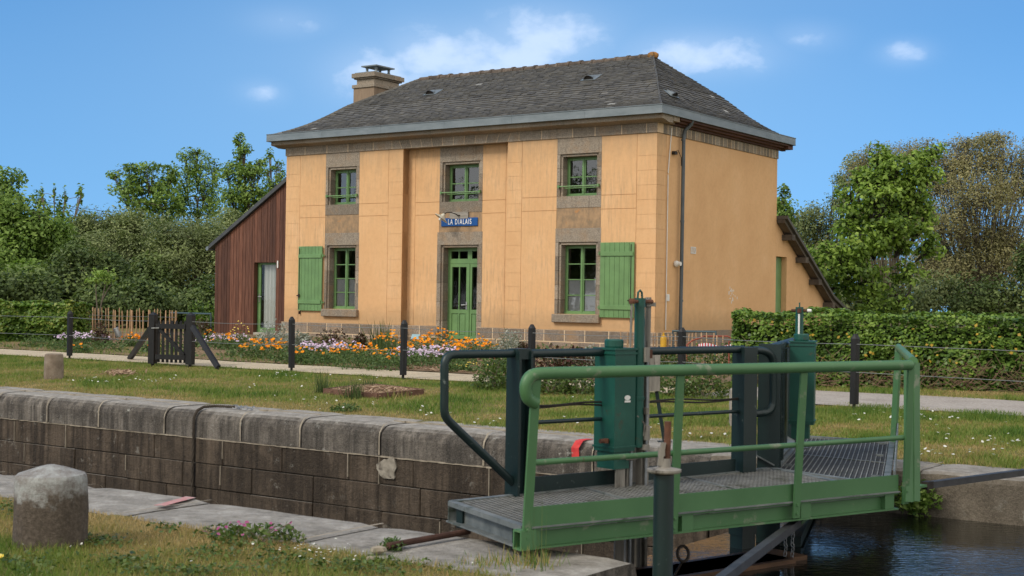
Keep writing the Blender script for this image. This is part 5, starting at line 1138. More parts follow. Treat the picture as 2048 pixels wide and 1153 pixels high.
# --- right of the house
blob_tree('broadleaf_tree', 'green tree showing just past the right end of the house wall', 'tree', 1565, 58, [(1560, 400, 20, 30), (1575, 425, 30, 30), (1555, 450, 35, 40), (1590, 440, 18, 25), (1570, 490, 40, 40)], L_MID, .17, 2.2, 9, trunk=.15, group=TG)
blob_tree('willow_tree', 'pale thin leaved willow between the house and the bright oak', 'tree', 1630, 56, [(1625, 430, 40, 28), (1600, 470, 40, 40), (1650, 450, 45, 40), (1680, 410, 35, 35), (1630, 500, 60, 40), (1690, 370, 30, 30), (1610, 540, 50, 45), (1720, 340, 35, 35)], L_WILLOW, .13, 1.15, 9, .42, twig=5, fan=6, trunk=.14, group=TG, vert=True)
blob_tree('willow_tree', 'large brownish grey thinly leaved willow beyond the ivy hedge end', 'tree', 1965, 47, [(1930, 330, 65, 60), (2000, 330, 70, 60), (1880, 370, 60, 60), (1960, 400, 85, 70), (2040, 380, 60, 70), (1900, 450, 75, 70), (2000, 480, 80, 70), (1940, 540, 90, 60), (2050, 530, 60, 70), (1860, 540, 60, 60), (1985, 285, 45, 25), (1925, 290, 35, 22), (1850, 320, 45, 40), (1820, 430, 50, 60), (2090, 330, 60, 60)], L_CATKIN, .10, 1.05, 13, .42, twig=11, fan=9, trunk=.2, group=TG, bark=M_TWIG, vert=True)
blob_tree('willow_tree', 'brownish willow standing behind the bright green oak', 'tree', 1770, 53, [(1760, 320, 45, 35), (1810, 310, 45, 32), (1720, 350, 40, 45), (1780, 380, 60, 50), (1730, 440, 60, 60), (1800, 470, 60, 60), (1680, 520, 50, 50), (1770, 560, 80, 50)], L_CATKIN, .10, .95, 12, .42, twig=8, fan=7, trunk=.17, group=TG, bark=M_TWIG, vert=True)
OAKB = [(1858, 350, 30, 26), (1862, 425, 28, 26), (1858, 500, 32, 22), (1700, 385, 30, 24), (1610, 550, 34, 20), (1820, 545, 40, 24), (1760, 395, 52, 24), (1815, 400, 42, 22), (1750, 495, 55, 22), (1805, 488, 42, 20), (1700, 578, 50, 20), (1745, 575, 45, 18), (1650, 575, 40, 18), (1785, 340, 50, 28), (1765, 360, 50, 40), (1800, 435, 65, 34), (1720, 470, 55, 34), (1680, 520, 55, 30), (1815, 375, 42, 36), (1710, 540, 60, 26), (1770, 460, 60, 34), (1755, 310, 22, 26), (1772, 330, 30, 26), (1825, 320, 32, 24), (1870, 300, 22, 16), (1850, 318, 25, 20), (1712, 352, 18, 14), (1740, 365, 32, 24), (1790, 370, 36, 28), (1835, 350, 28, 22), (1745, 410, 48, 24), (1800, 415, 45, 22), (1705, 425, 36, 22), (1830, 405, 30, 20), (1730, 455, 55, 22), (1790, 455, 52, 24), (1690, 450, 30, 16), (1840, 462, 26, 18), (1770, 480, 38, 16), (1650, 505, 42, 20), (1690, 520, 45, 22), (1625, 520, 34, 18), (1720, 500, 36, 16), (1640, 545, 46, 20), (1690, 552, 40, 18), (1745, 605, 40, 20), (1775, 620, 36, 14), (1800, 605, 30, 14), (1860, 480, 20, 16)]
blob_tree('oak_tree', 'bright fresh green oak with layered tufts leaning over the clipped ivy hedge', 'tree', 1735, 41, OAKB, L_BRIGHT, .15, 1.7, 11, .62, trunk=.17, bark=smat('dark_oak_bark', [(.3, (.02, .017, .013)), (.7, (.05, .042, .033))], 8, .95), group=TG, fork=.35, tb=(.2, .7), tintspan=.6)
blob_tree('ivy_clad_tree', 'dark ivy clad tree beside the brownish willow, behind the ivy hedge', 'tree', 2060, 42, [(2055, 540, 35, 60), (2060, 600, 45, 40)], L_DEEP, .12, 2.4, 9, trunk=.12, group=TG)
for i, (u, v, ru, rv, Y, lab) in enumerate(((1690, 600, 60, 45, 44, 'dark bush beside the eaves of the lean-to'), (1790, 595, 65, 40, 45, 'dark bush under the bright oak'), (1880, 585, 60, 45, 43, 'dark bush right of the oak trunk'), (1960, 590, 65, 45, 43, 'dark bush below the brownish willow'), (2040, 600, 50, 40, 43, 'dark bush at the right end above the ivy hedge'))):
    blob_tree('bush', lab, 'bush', u, Y, [(u, v, ru, rv), (u-ru*.5, v+15, ru*.7, rv*.7), (u+ru*.5, v+10, ru*.7, rv*.7)], L_DEEP if i % 2 else L_WILLOW, .12, 1.7, 9, trunk=.06, group='dark undergrowth bushes', twig=3)
# --- trees across the canal that the windows mirror
for i, (x, y, h, lab) in enumerate(((-40, 8, 9.5, 'tall tree on the near bank, mirrored in the upper right window'), (-46, 15, 8.5, 'tree on the near bank, mirrored in the middle window'), (-36, 0, 9, 'tree on the near bank, mirrored in the ground floor windows'), (-52, 24, 7.5, 'distant tree on the near bank, mirrored in the left windows'))):
    t = thing('bank_tree', lab, 'tree', (x, y, 0), 0, 'trees on the near bank seen only as reflections'); m = MB(); b0 = Vector((x, y, 0)); m.tube([b0, b0+Vector((.2, 0, h*.5)), b0+Vector((.1, .2, h*.9))], [.3, .2, .04], 8); m.build('trunk', M_BARK, t, world=True)
    N = 7000; S = unit(rng.normal(size=(26, 3)))*rng.uniform(.4, 1, (26, 1)); wv = rng.integers(0, 26, N); P = np.array([x, y, h*.55])+(S[wv]+rng.normal(size=(N, 3))*.2)*np.array([5.2, 5.2, h*.47]); P[:, 2] = np.maximum(P[:, 2], .2)
    V, Fc = leaf_arrays(P, rng.uniform(.4, .75, N), .6); lv_ = LV(); lv_.add(V, Fc, rng.uniform(0, 1, N)); lv_.build('crown', L_DEEP, t, world=True)
for i, (u, Y, bl, lab) in enumerate(((60, 72, [(0, 500, 90, 60), (80, 510, 80, 60), (40, 560, 120, 60), (140, 530, 70, 60)], 'distant grey green wood tree behind the left bushy tree'), (260, 74, [(190, 500, 80, 55), (270, 490, 80, 55), (330, 500, 70, 55), (260, 560, 130, 60)], 'distant grey green wood tree behind the paling fence willows'), (470, 76, [(400, 480, 80, 50), (480, 470, 70, 50), (560, 480, 70, 60), (440, 550, 120, 60)], 'distant grey green wood tree behind the annex'), (1640, 74, [(1590, 520, 60, 60), (1660, 500, 70, 60), (1720, 530, 70, 60), (1640, 580, 100, 50)], 'distant grey green wood tree behind the lean-to roof'), (1900, 76, [(1790, 540, 80, 60), (1880, 520, 90, 70), (1980, 530, 90, 70), (2070, 520, 80, 70), (1900, 590, 140, 40)], 'distant grey green wood tree behind the brownish willow'))):
    blob_tree('wood_tree', lab, 'tree', u, Y, bl, L_WILLOW if i < 4 else L_CATKIN, .17, 1.9 if i < 3 else .75, 12, .5, trunk=.2, group='wood trees far behind the house', twig=3)
# --- clipped hedges
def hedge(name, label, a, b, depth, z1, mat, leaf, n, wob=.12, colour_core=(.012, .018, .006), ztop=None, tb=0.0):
    a, b = Vector(a), Vector(b); L = (b-a).length; ax = (b-a)/L; ay = Vector((-ax.y, ax.x, 0)); t = thing(name, label, 'hedge', a)
    if ay.y < 0: ay = -ay
    m = MB(); z0 = a.z-.05; nn = 24
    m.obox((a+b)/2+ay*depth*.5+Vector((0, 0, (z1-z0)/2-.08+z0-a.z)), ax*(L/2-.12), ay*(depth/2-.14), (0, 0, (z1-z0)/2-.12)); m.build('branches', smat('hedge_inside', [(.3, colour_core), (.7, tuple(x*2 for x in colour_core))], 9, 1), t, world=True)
    lv_ = LV(); tot_ = L*(z1-z0)+L*depth+2*depth*(z1-z0)
    for (frac, kind) in ((L*(z1-z0), 'f'), (L*depth*.9, 't'), (depth*(z1-z0)*1.0, 'l'), (depth*(z1-z0)*.6, 'r')):
        N = int(n*frac/tot_); s = rng.uniform(0, L, N); d = rng.uniform(0, depth, N); z = z0+rng.uniform(0, 1, N)*(z1-z0); nr = np.zeros((N, 3))
        if kind == 'f': d = rng.gamma(1.3, .035, N); nr[:] = -np.array(ay)+np.array([0, 0, .5])
        elif kind == 't': z = z1-rng.gamma(1.3, .035, N); nr[:] = (0, 0, 1)
        elif kind == 'l': s = rng.gamma(1.3, .04, N); nr[:] = -np.array(ax)+np.array([0, 0, .4])
        else: s = L-rng.gamma(1.3, .04, N); nr[:] = np.array(ax)+np.array([0, 0, .4])
        bl = np.array([mnoise.fractal(Vector((p*1.6, q*2.0, r*1.9)), 1, 2, 3) for p, q, r in zip(s, d, z)])*wob
        if kind == 'f': d = d-bl
        if kind == 't': z = z+bl*.8
        P = np.array(a)[None]*np.array([1, 1, 0])+s[:, None]*np.array(ax)+d[:, None]*np.array(ay); P[:, 2] = z
        V, Fc = leaf_arrays(P, rng.uniform(.65, 1.35, N)*leaf, .8, nrm=nr); T = np.clip(.40+bl/wob*.30+rng.normal(0, .22, N)+.12*(z-z0)/(z1-z0), 0, 1); lv_.add(V, Fc, T)
    lv_.build('foliage', mat, t, world=True); return t, a, ax, ay, L
ha, hb = gr(1462, 770), SN(-1.5, 23.3, .2); ha.z = .17
t, a, ax, ay, L = hedge('ivy_hedge', 'long square clipped ivy hedge with yellowing leaves along the gravel track', ha, hb, .95, 1.30, L_IVY, .062, 46000, .13)
lv_ = LV(); N = 90; s = rng.uniform(.3, L*.8, N); z = rng.uniform(.6, 1.2, N); P = np.array(a)*np.array([1, 1, 0])+s[:, None]*np.array(ax)-.09*np.array(ay); P[:, 2] = z; V, Fc = leaf_arrays(P, rng.uniform(.045, .07, N), .8, nrm=np.tile(-np.array(ay), (N, 1))); lv_.add(V, Fc, rng.uniform(.0, .5, N)); lv_.build('yellow_leaves', L_YELL, t, world=True)
m = MB()
for i in range(900):
    s_ = random.uniform(0, L*.62); z_ = abs(random.gauss(0, .2))+.2; p = Vector(a)+ax*s_-ay*(.05+random.random()*.06); p.z = min(z_, .75); q = p+ax*random.uniform(-.25, .25)+Vector((0, 0, random.uniform(-.02, .22)))-ay*random.uniform(-.02, .04); m.tube([p, p.lerp(q, .5)+Vector((0, 0, random.uniform(-.03, .03))), q], [.005, .004, .002], 3, caps=False)
m.build('stems', smat('brown_ivy_stems', [(.3, (.10, .06, .035)), (.7, (.2, .13, .085))], 6, .95), t, world=True)
hedge('clipped_hedge', 'clipped bright green hedge behind the wire fence and paling', gpoint(-260, 34.5), gpoint(142, 33.6), 1.1, 1.17, L_BEECH, .085, 26000, .16)
# ------------------------------------------------------------------ post-and-wire fence, gate
M_POST = smat('black_painted_post', [(.3, (.006, .006, .0065)), (.7, (.014, .0135, .014))], 6, .55, .4, 40, .004, stretch=(3, 3, .5), spots=[((.12, .11, .10), 22, .74, .04)])
M_WIRE = smat('galvanised_wire', [(.3, (.16, .17, .165)), (.7, (.24, .25, .245))], 5, .5, metal=.3)
PH = .96
def fence_post(p, parent):
    m = MB(); w = .05; c = .022; lean = Vector((random.uniform(-.012, .012), random.uniform(-.01, .01), 0))
    sec = lambda k: [(-k, -k+c), (-k+c, -k), (k-c, -k), (k, -k+c), (k, k-c), (k-c, k), (-k+c, k), (-k, k-c)]
    R_ = Matrix.Rotation(HROT+random.uniform(-.1, .1), 3, 'Z'); P = []
    for z, k in ((.06, w), (PH-.06, w), (PH, w-.025)): P += [p+R_ @ Vector((x, y, 0))+Vector((0, 0, z))+lean*z for x, y in sec(k)]
    F = [(r*8+i, r*8+(i+1) % 8, r*8+8+(i+1) % 8, r*8+8+i) for r in (0, 1) for i in range(8)]+[tuple(range(8))[::-1], tuple(range(16, 24))]
    m.add(P, F, .5); m.tube([p-Vector((0, 0, .1)), p+Vector((0, 0, .06))], .022, 8); return m.build('post', M_POST, parent, world=True)
pL = [SN(s, 17.55, zg(17.55)) for s in (31.6,)]+[gr(139, 718)]
pR = [gr(583, 743), gr(806, 758), gr(1062, 776), gr(1362, 790)]
fl_ = thing('wire_fence', 'two strand wire fence with one black post left of the black gate', 'fence', pL[1])
for p in pL: fence_post(p, fl_)
fr2 = thing('wire_fence', 'two strand wire fence with black posts from the gate past the house front', 'fence', pR[0])
for p in pR: fence_post(p, fr2)
pX = [gr(1708, 818)]; fence_post(pX[0], fr2)
gp0, gp1 = gr(305, 732), gr(380, 734)
def wires(parent, pts):
    for z in (PH-.13, PH-.49):
        m = MB(); P = []
        for a, b in zip(pts, pts[1:]):
            for k in range(8): t = k/8; P.append(a.lerp(b, t)+Vector((0, -.05, z-.018*math.sin(PI*t))))
        P.append(pts[-1]+Vector((0, -.05, z))); m.tube(P, .0042, 4); m.build('wire', M_WIRE, parent, world=True)
wires(fl_, [pL[0], pL[1], gp0]); wires(fr2, [gp1]+pR+pX+[SN(-2, 16.6, zg(16.6))])
gt = thing('garden_gate', 'small black wooden picket gate between two braced posts with pointed caps', 'gate', gp0)
GL = (gp1-gp0).length; gx = (gp1-gp0)/GL; gx.z = 0; gx.normalize(); gy = Vector((-gx.y, gx.x, 0)); zb = (gp0.z+gp1.z)/2
for p in (gp0, gp1):
    m = MB(); k = .062; P = []
    for z, q in ((.04, k), (.94, k), (.945, k+.006), (1.0, .006)): P += [p+gx*x*q+gy*y*q+Vector((0, 0, z)) for x, y in ((-1, -1), (1, -1), (1, 1), (-1, 1))]
    m.add(P, [(r*4+i, r*4+(i+1) % 4, r*4+4+(i+1) % 4, r*4+4+i) for r in range(3) for i in range(4)]+[(12, 13, 14, 15), (3, 2, 1, 0)], .5); m.tube([p-Vector((0, 0, .05)), p+Vector((0, 0, .05))], .03, 8); m.build('gate_post', M_POST, gt, world=True)
for p, (u, v), (ub, vb) in ((gp0, (297, 660), (259, 719)), (gp1, (388, 652), (436, 739))):
    e = gr(ub, vb); m = MB(); m.bar(p+(e-p).normalized()*.06+Vector((0, 0, .74)), Vector((e.x, e.y, p.z+.03)), .075, .085, gy); m.tube([Vector((e.x, e.y, p.z-.06)), Vector((e.x, e.y, p.z+.05))], .02, 6); m.build('brace', M_POST, gt, world=True)
m = MB(); G0 = lambda x, z, y=0: gp0+gx*x+gy*y+Vector((0, 0, z)); xa, xb = .085, GL-.085
for z in (.74, .17): m.obox(G0((xa+xb)/2, z, -.03), gx*(xb-xa)/2, gy*.018, (0, 0, .045))
m.bar(G0(xa+.05, .70, -.028), G0(xb-.03, .22, -.028), .035, .06, gy)
gl = m.build('gate_frame', M_POST, gt, world=True)
for i in range(7):
    x = xa+.035+(xb-xa-.07)*i/6; m = MB(); m.prism([G0(x-.024, .07, .0), G0(x+.024, .07, .0), G0(x+.024, .82, .0), G0(x, .85, .0), G0(x-.024, .82, .0)], gy*.02); m.build('picket', M_POST, gt, world=True)
m = MB(); m.tube([G0(xa-.07, .70, -.07), G0(xa+.09, .705, -.07)], .012, 6); m.build('latch', M_STEEL, gt, world=True)
m = MB(); q = atdepth(1366, 1108, 8.6); P = [q+Vector((math.cos(a)*.035, math.sin(a)*.02, math.sin(a)*.045)) for a in np.linspace(0, 2*PI, 15)]; m.tube(P, .010, 8); m.tube([q+Vector((0, 0, -.04)), q+Vector((-.06, .02, -.16)), q+Vector((-.05, .02, -.4))], .008, 6)
tag(m.build('iron_ring', M_IRON), 'black iron ring on a hook rising beside the winding post above the water', 'ring')
for k, (v0, v1) in enumerate(((374, 403), (378, 409))):
    m = MB(); a, b = atdepth(-200, v0-32, 75), atdepth(420, v1+45, 75); m.tube([a.lerp(b, i/12)+Vector((0, 0, -.35*math.sin(PI*i/12))) for i in range(13)], .012, 4); tag(m.build('overhead_wire', M_IRON), ('upper of the two thin overhead wires behind the left trees', 'lower of the two thin overhead wires behind the left trees')[k], 'wire', 'overhead wires')
# ------------------------------------------------------------------ chestnut paling fences
M_PALE = smat('split_chestnut', [(.3, (.26, .15, .08)), (.55, (.40, .26, .15)), (.75, (.5, .35, .22))], 6, .85, .3, 40, .004, stretch=(4, 4, .5), tv=.5)
def paling(label, a, b, n, h, stakes=(), w=.032):
    t = thing('paling_fence', label, 'fence', a); ax = (b-a).normalized()
    for i in range(n):
        p = a.lerp(b, (i+random.uniform(-.18, .18))/(n-1)); hh = h*random.uniform(.94, 1.05); st = i in stakes; ww = w*random.uniform(.75, 1.2)*(1.8 if st else 1); m = MB()
        q = p+Vector((0, 0, hh))+ax*random.uniform(-.045, .045); mid = p.lerp(q, .5)+ax*random.uniform(-.012, .012); m.tube([p-Vector((0, 0, .04)), mid, q, q+Vector((0, 0, .035))], [ww*.55, ww*.55, ww*.5, ww*.2], 5); m.build('paling', M_PALE, t, world=True)
    for z in (h*.82, h*.3):
        m = MB(); m.tube([a+Vector((0, -.03, z)), a.lerp(b, .5)+Vector((0, -.03, z-.01)), b+Vector((0, -.03, z))], .004, 4); m.build('wire', M_WIRE, t, world=True)
    return t
pa_, pb_ = gpoint(146, 35.6), gpoint(352, 33.4)
paling('long chestnut paling fence with two tin pots behind the black gate', pa_, pb_, 31, .76, (1, 18, 30))
paling('short chestnut paling fence at the right corner of the house by the downpipe', gpoint(1246, 26.4), gpoint(1446, 25.4), 21, .56)
M_TIN = smat('dull_tin', [(.3, (.24, .25, .25)), (.7, (.36, .37, .37))], 7, .45, .2, 20, .004, metal=.6)
for (u, v, rot, lab) in ((173, 640, .25, 'upturned tin pot hung on the paling fence, upper left one'), (235, 665, -.35, 'upturned tin pot low on the paling fence above the red rose')):
    c = atdepth(u, v, 34.6); m = MB(); m.lathe([(.075, -.12), (.082, -.115), (.070, .10), (.06, .12), (.02, .122)], 18); o = m.build('tin_pot', M_TIN, smooth=True); o.location = c; o.rotation_euler = (.2, rot, 0); tag(o, lab, 'pot')
# metal frames near the house
M_TEAL = paint('blue_grey_paint', (.045, .075, .085), .5); M_REDP = smat('rusty_red_paint', [(.3, (.17, .05, .03)), (.55, (.28, .075, .045)), (.75, (.2, .11, .07))], 7, .7)
def frame(name, label, cat, pts, mat, r=.02, n=1):
    t = thing(name, label, cat, pts[0]); m = MB()
    m.tube(smooth_path(pts, 3) if n else pts, r, 8); m.build('frame_tube', mat, t, smooth=True, world=True); return t
p0, p1 = gpoint(340, 37.5), gpoint(422, 36.6)
t = frame('metal_barrier', 'blue grey metal barrier frame left of the timber annex', 'barrier', [p0, p0+Vector((0, 0, .62)), p1+Vector((0, 0, .62)), p1], M_TEAL, .026, 0)
q0, q1 = gpoint(1346, 26.9), gpoint(1432, 26.5)
t = frame('metal_barrier', 'blue grey metal barrier frame at the foot of the right house wall', 'barrier', [q0, q0+Vector((0, 0, .58)), q1+Vector((0, 0, .58)), q1], M_TEAL, .026, 0)
R1 = [atdepth(u, v, Y) for u, v, Y in ((1374, 728, 25.4), (1374, 690, 25.4), (1384, 682, 25.4), (1402, 676, 25.5), (1407, 673, 26.2), (1455, 673, 26.4), (1466, 678, 26.4), (1467, 725, 26.4))]
frame('bent_pipe_frame', 'rusty bent pipe frame standing against the right house wall', 'pipe frame', R1, M_REDP, .017, 0)
R2 = [atdepth(u, v, Y) for u, v, Y in ((1458, 728, 22.6), (1458, 684, 22.6), (1478, 679, 22.3), (1538, 669, 21.6), (1551, 670, 21.4), (1556, 680, 21.4), (1556, 740, 21.4))]
frame('bent_pipe_frame', 'red painted bent pipe frame at the left end of the ivy hedge', 'pipe frame', R2, M_REDP, .015, 0)
m = MB(); tp_ = [atdepth(u, v, Y) for u, v, Y in ((1396, 692, 24.8), (1415, 690, 24.5), (1440, 696, 23.6), (1462, 692, 23.2), (1486, 682, 22.2), (1500, 676, 21.9), (1530, 676, 21.6))]; P = smooth_path(tp_, 8)
for i in range(len(P)-1): m.mi_ = 0; m.quad(P[i]-Vector((0, 0, .03)), P[i+1]-Vector((0, 0, .03)), P[i+1]+Vector((0, 0, .03)), P[i]+Vector((0, 0, .03)), 1.0 if i % 2 else 0.0)
mt, nt, b = newmat('red_white_tape'); nt.links.new(ramp(nt, tint(nt), [(.4, (.55, .02, .02)), (.6, (.78, .77, .75))]), b.inputs['Base Color']); o = m.build('barrier_tape', mt); tag(o, 'red and white warning tape strung between the two bent pipe frames', 'tape')
c = atdepth(1327, 688, 25.9); m = MB(); m.lathe([(.05, -.2), (.062, -.19), (.062, .10), (.05, .14), (.02, .16), (.018, .21)], 14); o = m.build('yellow_bottle', smat('yellow_plastic', [(.3, (.42, .22, .01)), (.7, (.55, .31, .02))], 4, .4), smooth=True); o.location = c; tag(o, 'yellow plastic bottle hanging by the paling at the house corner', 'bottle')
# small painted plaque beside the door
sg2 = thing('garden_plaque', 'small pale blue plaque standing among orange poppies beside the front door', 'plaque', gr(869, 684)); c = HW(-6.66, -.35, .47); m = MB(); m.obox(c, HX*.13, Vector((0, 0, .06))+D2*.03, D2*.006); m.build('board', paint('pale_blue_paint', (.22, .36, .4), .5), sg2, world=True)
m = MB(); m.tube([c-Vector((0, 0, .3)), c+D2*.012], .01, 6); m.build('stake', M_OLDWOOD, sg2, world=True)
# wood-edged mulch bed on the lawn
e = [gr(u, v) for u, v in ((648, 787), (756, 797), (846, 788), (740, 776))]; bed = thing('mulch_bed', 'low timber edged bark mulch bed with grass tufts on the lawn', 'planting bed', e[0])
m = MB(); U_ = Vector((0, 0, 1))
for p, q in zip(e, e[1:]+e[:1]): m.bar(p+U_*.03, q+U_*.03, .035, .08)
m.build('edging', smat('red_brown_edging', [(.3, (.09, .045, .03)), (.7, (.15, .08, .055))], 6, .9, .3), bed, world=True)
m = MB(); m.quad(*[p+U_*.045 for p in e], .5)
for i in range(1500):
    a_, b__ = random.random(), random.random(); p = e[0].lerp(e[1], a_).lerp(e[3].lerp(e[2], a_), b__)+U_*(.05+.055*math.sin(PI*a_)*math.sin(PI*b__)*random.random()); an_ = random.uniform(0, PI); m.obox(p, Vector((math.cos(an_), math.sin(an_), random.uniform(-.4, .4)))*random.uniform(.015, .05), Vector((-math.sin(an_), math.cos(an_), .2))*random.uniform(.005, .014), (0, 0, .003))
mt, nt, b = newmat('bark_chips'); nt.links.new(ramp(nt, tint(nt), [(0, (.13, .075, .045)), (.5, (.28, .18, .11)), (1, (.42, .30, .2))]), b.inputs['Base Color']); b.inputs['Roughness'].default_value = .95; M_CHIP = mt
m.build('bark_chips', mt, bed, world=True)
# ------------------------------------------------------------------ grass
L_GRASS = leafmat('grass_blades', [(0.05, 0.115, 0.014), (0.115, 0.19, 0.028), (0.22, 0.25, 0.055), (0.35, 0.26, 0.105), (0.45, 0.32, 0.15)], .3, .6)
def grass(name, label, regions, seed):
    lv_ = LV()
    for (s0, s1, n0, n1, N, h0, h1, wd, dry, edge) in regions:
        s = rng.uniform(s0, s1, N); n = rng.uniform(n0, n1, N)
        jag = np.array([mnoise.noise(Vector((a*2.3, seed, 1.7))) for a in s])*edge
        keep = (n > n0+np.maximum(0, jag)) & (n < n1-np.maximum(0, -jag)); s, n, jag = s[keep], n[keep], jag[keep]; N = len(s)
        # thin out what lies outside the view
        P = np.stack([D1.x*s+D2.x*n, D1.y*s+D2.y*n, np.zeros(N)], 1); ok = (P[:, 1] > 4.0) & (np.abs(P[:, 0]) < P[:, 1]*.42+.6); P, s, n = P[ok], s[ok], n[ok]; N = len(P)
        P[:, 2] = [zg(v)-.012 for v in n]
        big = np.array([mnoise.fractal(Vector((a*.75, b*.75, seed)), 1, 2, 4) for a, b in zip(s, n)]); sm = np.array([mnoise.fractal(Vector((a*3.1, b*3.1, seed+4)), 1, 2, 2) for a, b in zip(s, n)])
        T = np.clip(.40+dry(s, n)+big*.42+sm*.22+rng.normal(0, .13, N), 0, 1)
        H = rng.uniform(h0, h1, N)*(1+np.clip(-big, -.5, .6)*.7)*(1.15-.5*T); V, Fc = blades(P, H, np.full(N, wd)*rng.uniform(.6, 1.3, N), .9); lv_.add(V, Fc, T)
    o = lv_.build(name, L_GRASS); return tag(o, label, None, None, 'stuff')
grass('lawn_grass', 'short mown lawn grass with dry patches between the lock coping and the path',
      [(3.4, 27, 12.84, 17.68, 120000, .025, .06, .011, lambda s, n: np.clip((14.0-n)*.28, 0, .25)+.06, .10),
       (2.0, 9.6, 12.7, 17.4, 40000, .03, .065, .010, lambda s, n: np.clip((13.6-n)*.30, 0, .22)+.05, .12),
       (-2, 9.5, 19.2, 20.6, 15000, .03, .07, .013, lambda s, n: .14+0*s, .15),
       (16, 40, 18.8, 21, 16000, .03, .09, .014, lambda s, n: .05+0*s, .1)], 3)
grass('verge_grass', 'sunburnt rough grass on the near bank around the thick bollard',
      [(3.6, 11.5, 3.4, 5.98, 90000, .022, .062, .0055, lambda s, n: .10+np.clip((n-4.6)*.34, -.1, .38)*np.clip((s-4.2)/1.5, 0, 1), .14)], 8)
def scatter(name, label, mat, pts, r0, r1, up=.04, petals=7):
    lv_ = LV(); N = len(pts); P = np.array(pts); k = petals; V = []; r = rng.uniform(r0, r1, N); tl = unit(np.concatenate([rng.normal(0, .35, (N, 2)), np.ones((N, 1))], 1)); a = unit(np.cross(tl, rng.normal(size=(N, 3)))); b = np.cross(tl, a)
    h = rng.uniform(.6, 1.2, N)*up
    for i in range(k): t = 2*PI*i/k; V.append(P+np.stack([0*h, 0*h, h], 1)+(a*math.cos(t)+b*math.sin(t))*r[:, None])
    V = np.stack(V, 1).reshape(-1, 3); lv_.add(V, np.arange(N*k).reshape(N, k), rng.uniform(0, 1, N)); o = lv_.build(name, mat); return tag(o, label, None, None, 'stuff')
def cluster(u, v, n, ru, rv): return [tuple(gr(u+random.gauss(0, ru), v+random.gauss(0, rv))) for _ in range(n)]
pts = []
for (u, v, n, ru, rv) in ((250, 765, 26, 50, 5), (170, 762, 10, 40, 4), (580, 752, 16, 35, 4), (650, 806, 6, 20, 4), (860, 830, 10, 25, 8), (990, 850, 10, 20, 4), (1150, 800, 8, 60, 15), (500, 775, 12, 140, 10), (700, 810, 10, 120, 10), (1300, 870, 12, 60, 10), (1440, 880, 14, 40, 8), (1760, 835, 18, 60, 6), (1870, 845, 16, 60, 10), (1950, 880, 26, 80, 16), (1860, 912, 12, 30, 4), (1990, 900, 12, 40, 10), (1080, 850, 8, 60, 12)): pts += cluster(u, v, n, ru, rv)
scatter('lawn_daisies', 'tiny white daisies dotted over the far lawn', P_WHITE, pts, .011, .019, .05)
pts = []
for (u, v, n, ru, rv) in ((660, 1120, 40, 45, 12), (600, 1105, 14, 40, 8), (300, 1100, 4, 120, 14), (180, 1110, 3, 90, 12), (520, 1130, 6, 80, 12), (950, 1148, 5, 40, 6)): pts += cluster(u, v, n, ru, rv)
scatter('verge_daisies', 'small white daisies in the near bank grass', P_WHITE, pts, .0045, .008, .045)
# low weeds and clover leaves mixed into the near bank
lv_ = LV()
for (u, v, ru, rv, n) in ((200, 1085, 30, 6, 170), (330, 1060, 16, 4, 70), (420, 1110, 40, 8, 200), (250, 1125, 40, 8, 220), (560, 1120, 40, 8, 220), (60, 1130, 40, 12, 220), (760, 1140, 60, 8, 260), (380, 1145, 90, 6, 300), (20, 1020, 20, 8, 160), (680, 1132, 50, 6, 200)):
    P = np.array([tuple(vz(u+random.gauss(0, ru), v+random.gauss(0, rv), 0)) for _ in range(n)]); P[:, 2] = rng.uniform(.004, .035, n); V, Fc = leaf_arrays(P, rng.uniform(.012, .04, n), .7, up=1.0); lv_.add(V, Fc, rng.uniform(.1, .9, n))
tag(lv_.build('verge_weeds', L_ROSE), 'low green weed leaves mixed into the near bank grass', None, None, 'stuff')
